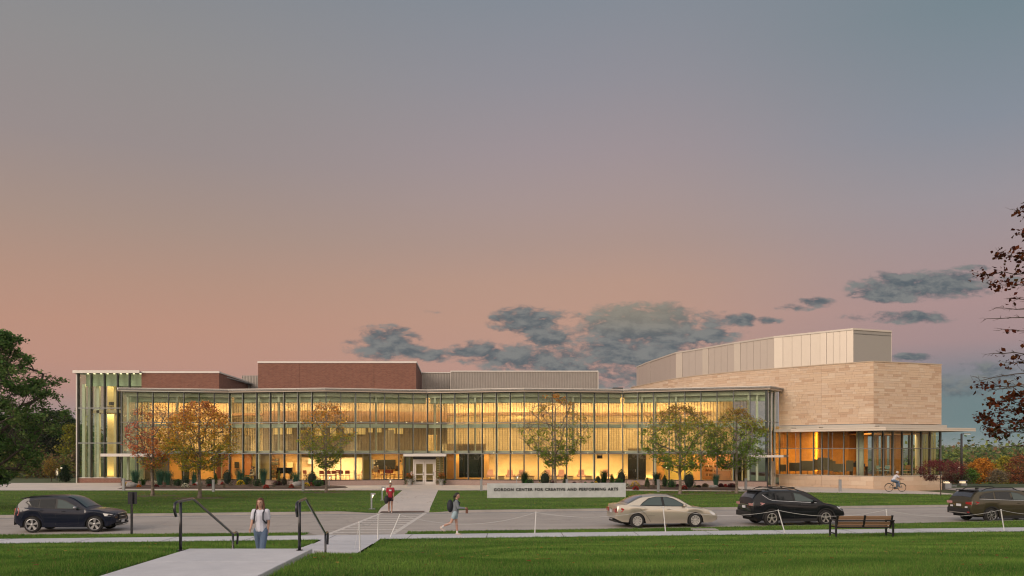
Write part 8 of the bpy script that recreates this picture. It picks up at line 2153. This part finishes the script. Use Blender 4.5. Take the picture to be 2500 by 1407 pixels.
# class room: long table and red chairs
M_REDC = mat('red_plastic', (.34, .06, .03), .5); M_LEGC = mat('chair_leg_dark', (.05, .045, .04), .4, .5)
x0, y0 = fx(742, 2.3); x1, y1 = fx(868, 2.3)
t = thing('long_table', 'long thin cream table in the classroom behind the third maple', 'table', ((x0 + x1) / 2, (y0 + y1) / 2, FZ), math.atan2(y1 - y0, x1 - x0)); Lt = math.dist((x0, y0), (x1, y1)) / 2
link('table_top', MB().box(-Lt, Lt, -.4, .4, .73, .76).mesh('table_top', mat('table_cream', (.62, .48, .3), .5)), t)
for sx in (-Lt + .1, -.6, .6, Lt - .1):
    for sy in (-.34, .34): link('leg', MB().tube((sx, sy, 0), (sx, sy, .728), .02, n=6).mesh('leg', M_LEGC), t)
def chairset(mc):
    s_ = MB().obox((0, 0, .46), (.46, .44, .045)).mesh('seat', mc); b_ = MB().obox((0, .21, .76), (.44, .04, .34), 0, R(-8)).mesh('backrest', mc)
    mb = MB()
    ls = [MB().tube((a * .2, b * .18, .0), (a * .16, b * .14, .44), .014, n=5).mesh('leg', M_LEGC) for a in (-1, 1) for b in (-1, 1)]
    f_ = MB().tube((-.17, .19, .47), (-.17, .24, .66), .012, n=5).tube((.17, .19, .47), (.17, .24, .66), .012, n=5).mesh('back_frame', M_LEGC)
    return [('seat', s_), ('backrest', b_)] + [('leg', l) for l in ls] + [('back_frame', f_)]
CR = chairset(M_REDC)
cn = ['leftmost red chair in the bright classroom, turned sideways', 'second red chair from the left in the bright classroom', 'red chair just right of the dark cone shrub in the classroom', 'red chair left of the third maple trunk in the classroom', 'red chair right of the third maple trunk in the classroom',
      'higher red chair at the far side of the classroom table', 'red chair near the right end of the classroom table', 'rightmost red chair at the classroom table']
for i, (px, dep, rz) in enumerate(((748, 1.6, 60), (756, 2.9, -60), (786, 1.3, 185), (803, 1.35, 180), (814, 1.3, 200), (824, 3.2, 0), (834, 1.35, 175), (849, 1.3, 182))):
    x, y = fx(px, dep); t = thing('office_chair', cn[i], 'chair', (x, y, FZ), R(rz), 'red chairs in the classroom')
    for n_, m_ in CR: link(n_, m_, t)
for i, (px, dep, rz, lab) in enumerate(((872, 1.5, 70, 'dark red chair alone against the cream wall, left of the ochre pier'), (879, 2.6, -70, 'red chair half hidden beside the ochre pier'), (898, 2.2, 90, 'red chair left in the cluttered studio'), (906, 3.5, 30, 'red chair back in the left of the cluttered studio'),
                                        (930, 2.0, 120, 'red chair in front of the blackboard, left'), (938, 3.0, -20, 'red chair in front of the blackboard, middle'), (947, 1.7, 200, 'red chair in front of the blackboard, nearest the glass'), (960, 2.9, 60, 'red chair below the right end of the blackboard'), (978, 2.0, -80, 'red chair in the studio beside the entrance'))):
    x, y = fx(px, dep); t = thing('office_chair', lab, 'chair', (x, y, FZ), R(rz), 'red chairs in the studio')
    for n_, m_ in CR: link(n_, m_, t)
# stools, music stands, easels: clutter
for i, (px, dep, h, c, lab) in enumerate(((920, 2.6, 1.25, 0, 'easel at the left of the blackboard'), (941, 4.0, 1.35, 1, 'easel in the middle before the blackboard'), (953, 2.4, 1.2, 0, 'easel right before the blackboard'), (968, 3.6, 1.4, 1, 'easel at the right end of the blackboard'), (912, 4.4, 1.3, 0, 'easel under the small pictures'))):
    x, y = fx(px, dep); t = thing('easel', 'wooden ' + lab, 'easel', (x, y, FZ), R(i * 50))
    mw = mat('easel_wood', (.30, .17, .08), .6)
    for a in (-.25, .25): link('leg', MB().tube((a, 0, 0), (a * .2, .05, h), .02, n=5).mesh('leg', mw), t)
    link('leg', MB().tube((0, .4, 0), (0, .08, h), .02, n=5).mesh('leg', mw), t)
    link('canvas', MB().box(-.22, .22, -.03, .0, h * .55, h * .95).mesh('canvas', mat('canvas_%d' % c, [(.5, .42, .3), (.12, .09, .06)][c], .7)), t)
# practice room with keyboards and shelves
x, y = fx(695, 3.2); t = thing('grand_piano', 'black upright piano like silhouette in the music room', 'piano', (x, y, FZ), R(5))
link('case', MB().box(-.75, .75, -.2, .35, .6, 1.15).box(-.75, .75, -.5, -.2, .6, .78).mesh('case', mat('piano_black', (.01, .01, .01), .2)), t)
for a in (-.68, .68):
    for b in (-.42, .25): link('leg', MB().box(a - .05, a + .05, b - .05, b + .05, 0, .599).mesh('leg', mat('piano_black', (.01, .01, .01), .2)), t)
x, y = fx(671, 5.6); t = thing('shelf_unit', 'dark shelf full of small things at the left of the music room', 'shelf', (x, y, FZ))
mb = MB()
for k in range(5): link('shelf', MB().box(-.4, .4, -.15, .15, .1 + k * .42, .13 + k * .42).mesh('shelf', mat('shelf_brown', (.16, .09, .05), .6)), t)
link('side_panel', MB().box(-.43, -.401, -.15, .15, 0, 2.0).mesh('side_panel', mat('shelf_brown', (.16, .09, .05), .6)), t); link('side_panel', MB().box(.401, .43, -.15, .15, 0, 2.0).mesh('side_panel', mat('shelf_brown', (.16, .09, .05), .6)), t)
rs = random.Random(5)
for k in range(5):
    for j in range(6):
        w_ = rs.uniform(.05, .1); h = rs.uniform(.12, .3); xx = -.34 + j * .13
        link('item', MB().box(xx - w_ / 2, xx + w_ / 2, -.1, .08, .131 + k * .42, .131 + k * .42 + h).mesh('item', mat('item_%d' % rs.randrange(4), [(.03, .03, .03), (.2, .1, .05), (.45, .4, .3), (.12, .14, .1)][rs.randrange(4)], .6)), t)
for i, (px, dep, lab) in enumerate(((664, 2.2, 'dark stool at the left of the music room'), (683, 2.0, 'dark stool in front of the piano'), (708, 2.4, 'dark stool right of the piano'))):
    x, y = fx(px, dep); t = thing('stool', lab, 'stool', (x, y, FZ)); ms = mat('stool_dark', (.03, .025, .02), .5)
    link('seat', MB().lathe([(.18, .55), (.18, .60), (.01, .61)], n=12).mesh('seat', ms), t)
    for a in range(3): link('leg', MB().tube((.2 * math.cos(a * 2.1), .2 * math.sin(a * 2.1), 0), (.08 * math.cos(a * 2.1), .08 * math.sin(a * 2.1), .55), .015, n=5).mesh('leg', ms), t)
# bar shelves with bottles
x0, y0 = fx(1720, 3.0); x1, y1 = fx(1784, 3.0); cx_, cy_ = (x0 + x1) / 2, (y0 + y1) / 2; an = math.atan2(y1 - y0, x1 - x0); Lb = math.dist((x0, y0), (x1, y1)) / 2
t = thing('bar_shelf', 'wooden bar counter with slatted back behind the glass between the maple pair', 'bar', (cx_, cy_, FZ), an)
mw = mat('bar_wood2', (.42, .20, .09), .5)
link('counter', MB().box(-Lb * .2, Lb, -.9, -.45, 0, .95).mesh('counter', mw), t); link('counter_top', MB().box(-Lb * .22, Lb + .03, -.93, -.42, .951, .99).mesh('counter_top', mat('counter_pale', (.5, .4, .3), .3)), t)
for k in range(3): link('shelf', MB().box(-Lb, Lb, .0, .25, .35 + k * .42, .38 + k * .42).mesh('shelf', mw), t)
for k in range(9): link('slat', MB().box(-Lb, Lb, .27, .30, 1.5 + k * .12, 1.54 + k * .12).mesh('slat', mat('bar_slat', (.55, .27, .14), .5)), t)
bm_ = [MB().lathe([(.035, 0), (.035, .18), (.012, .24), (.012, .30)], n=8).mesh('bottle', mat('bottle_%d' % i, c, .15, coat=1)) for i, c in enumerate(((.02, .015, .01), (.20, .05, .02), (.03, .05, .02), (.5, .42, .3)))]
rs = random.Random(9)
Mb = Matrix.Translation((cx_, cy_, FZ)) @ Matrix.Rotation(an, 4, 'Z')
for k, zz in enumerate((.38, .80, 1.22)):
    for j in range(22):
        u_ = -Lb + .06 + j * (2 * Lb - .1) / 22
        p = Mb @ Vector((u_, .10, zz)); c = rs.randrange(4)
        o = link('bottle', bm_[c], None, p, (0, 0, 0), (1, 1, rs.uniform(.8, 1.1)))
        tag(o, '%s bottle on the %s bar shelf, place %d of 22 from the left' % (['black', 'red brown', 'dark green', 'pale'][c], ['lowest', 'middle', 'top'][k], j + 1), 'bottle', group='%s bottles on the %s bar shelf' % (['black', 'red brown', 'dark green', 'pale'][c], ['lowest', 'middle', 'top'][k]))
x, y = fx(1628, 1.6); t = thing('floor_lamp', 'thin floor lamp with small glowing white shade behind the glass right of the black doors', 'floor lamp', (x, y, FZ))
link('stem', MB().tube((0, 0, 0), (0, 0, 1.25), .015, n=6).lathe([(.13, 0), (.13, .02), (.02, .03)], n=10).mesh('stem', M_DARK), t)
link('lamp_shade', MB().lathe([(.11, 1.2), (.09, 1.42), (.02, 1.43)], n=12).mesh('lamp_shade', mat('shade_glow', (1, .9, .7), .5, emit=(1, .88, .6), estr=2)), t)
# hall seats, desk, wooden chairs
M_HS = mat('hall_seat_fabric', (.17, .13, .075), .8, var=.15)
hs_meshes = [('seat', MB().obox((0, 0, .42), (.62, .55, .12)).mesh('seat', M_HS)), ('backrest', MB().obox((0, .30, .82), (.62, .10, .80), 0, R(-14)).mesh('backrest', M_HS))] + \
            [('leg', MB().box(a - .02, a + .02, -.2, .2, 0, .358).mesh('leg', mat('seat_leg_wood', (.25, .13, .06), .5))) for a in (-.27, .27)]
hn = ['leftmost tan hall seat behind the low glass', 'second tan hall seat from the left', 'third tan hall seat from the left', 'fourth tan hall seat from the left', 'fifth tan hall seat, start of the taller pair', 'sixth tan hall seat, end of the taller pair',
      'seventh tan hall seat, left of the pale reflection', 'eighth tan hall seat in the middle of the hall', 'ninth tan hall seat, right of the middle', 'tan hall seat left of the orange chairs', 'small orange hall seat', 'second small orange hall seat', 'last tan hall seat left of the dark desk']
for i, (px, D_, h) in enumerate(((1911, 77.2, .8), (1935, 76.6, .95), (1950, 76.4, .95), (1965, 75.8, 1.1), (1978, 75.5, 1.1), (2004, 75.0, 1.35), (2017, 74.8, 1.35), (2031, 74.6, 1.1), (1992, 77.5, 1.2), (2024, 77.6, 1.2), (2043, 73.8, .9), (2054, 73.6, .9), (2074, 73.3, 1.15))):
    t = thing('hall_seat', hn[i], 'seat', (px2x(px, D_), D_, 1.18), R(160), 'tan seats in the hall'); t.scale = (1, 1, h)
    for n_, m_ in hs_meshes: link(n_, m_, t)
D_ = 72.6; t = thing('desk', 'dark desk with black boxes stacked on it in the hall', 'desk', (px2x(2096, 73.4), 73.4, 1.18))
link('desk_top', MB().box(-.75, .75, -.3, .3, .80, .85).mesh('desk_top', mat('desk_dark', (.06, .035, .02), .4)), t)
for a in (-.7, .7): link('leg', MB().box(a - .04, a + .04, -.25, .25, 0, .799).mesh('leg', mat('desk_dark', (.06, .035, .02), .4)), t)
for i, (a, w_, h, z, lab, c) in enumerate(((-.2, .7, .36, .85, 'black equipment case on the left of the hall desk', (.012, .012, .015)), (.30, .45, .26, .85, 'dark blue box on the hall desk', (.02, .03, .10)), (-.1, .35, .14, 1.21, 'small black box on top of the equipment case', (.012, .012, .015)))):
    o = MB().box(-w_ / 2, w_ / 2, -.2, .2, 0, h).build('equipment_box', mat('box_%d' % i, c, .4), bevel=.01); o.location = (px2x(2096, 73.4) + a, 73.4, 1.18 + z + .001); tag(o, lab, 'box')
CW = chairset(mat('chair_wood', (.38, .20, .08), .5)); CB = chairset(mat('chair_blue', (.35, .52, .52), .5))
for i, (px, D_, rz, S_, lab) in enumerate(((2107, 72.9, 80, CW, 'wooden chair right of the dark desk'), (2148, 72.9, 100, CB, 'pale blue backed chair, left of the pair by the corner column'), (2163, 73.6, 190, CB, 'pale blue backed chair, right of the pair by the corner column'), (2170, 74.8, 150, CW, 'wooden chair behind the blue pair'),
                                           (2188, 73.6, 30, CW, 'wooden chair behind the cyclist head'), (2198, 74.4, 200, CW, 'wooden chair right of the cyclist head'), (2214, 74.0, 180, CW, 'wooden chair in the middle of the right hall face'), (2222, 75.6, 10, CW, 'wooden chair further back in the right hall face'))):
    t = thing('wooden_chair', lab, 'chair', (px2x(px, D_), D_, 1.18), R(rz), 'chairs in the corner of the hall')
    for n_, m_ in S_: link(n_, m_, t)
t = thing('cafe_table', 'small table among the chairs in the corner of the hall', 'table', (px2x(2155, 74.4), 74.4, 1.18))
link('table_top', MB().lathe([(.5, .72), (.5, .75), (.01, .75)], n=20).mesh('table_top', mat('table_cream', (.62, .48, .3), .5)), t); link('table_base', MB().tube((0, 0, 0), (0, 0, .72), .04).mesh('table_base', M_LEGC), t)
# upper floor furniture silhouettes
mdk = mat('furniture_dark', (.05, .04, .035), .6)
for i, (px, dep, lab) in enumerate(((612, 3.0, 'dark chair on the upper storey, seen left of the third bay group'), (622, 3.4, 'second dark chair on the upper storey beside it'), (872, 3.0, 'dark upper storey chair left of the third maple group'), (880, 3.3, 'dark upper storey chair next to the thin column'),
                                    (938, 3.1, 'dark upper storey chair above the studio'), (945, 3.4, 'second dark upper storey chair above the studio'), (985, 3.2, 'dark upper storey chair above the entrance'), (703, 3.2, 'dark upper storey chair above the music room'), (712, 3.5, 'second dark upper storey chair above the music room'))):
    pass
x, y = rp(950, 2.6)
for i, (px, lab) in enumerate(((268, 'dark chair on the upper floor of the glass tower, left'), (276, 'dark chair on the upper floor of the glass tower, middle'), (284, 'dark chair on the upper floor of the glass tower, right'))):
    D_ = 88.6; t = thing('tower_chair', lab, 'chair', (px2x(px, D_), D_, 7.96), R(40 * i), 'dark chairs in the glass tower')
    for n_, m_ in chairset(mdk): link(n_, m_, t)
# ================================================================== evening haze
hz = MB().box(-4300, 5300, -62, 7100, -39.5, 34.0).mesh('haze')
m = bpy.data.materials.new('haze_air'); m.use_nodes = True; g = NG(m.node_tree)
v = g.new('ShaderNodeVolumePrincipled'); v.inputs['Color'].default_value = (.80, .86, .92, 1); v.inputs['Density'].default_value = .00012
g.l.new(v.outputs[0], g.new('ShaderNodeOutputMaterial').inputs['Volume'])
hz.materials.append(m); tag(link('haze', hz), kind='stuff')
SC.cycles.volume_bounces = 0
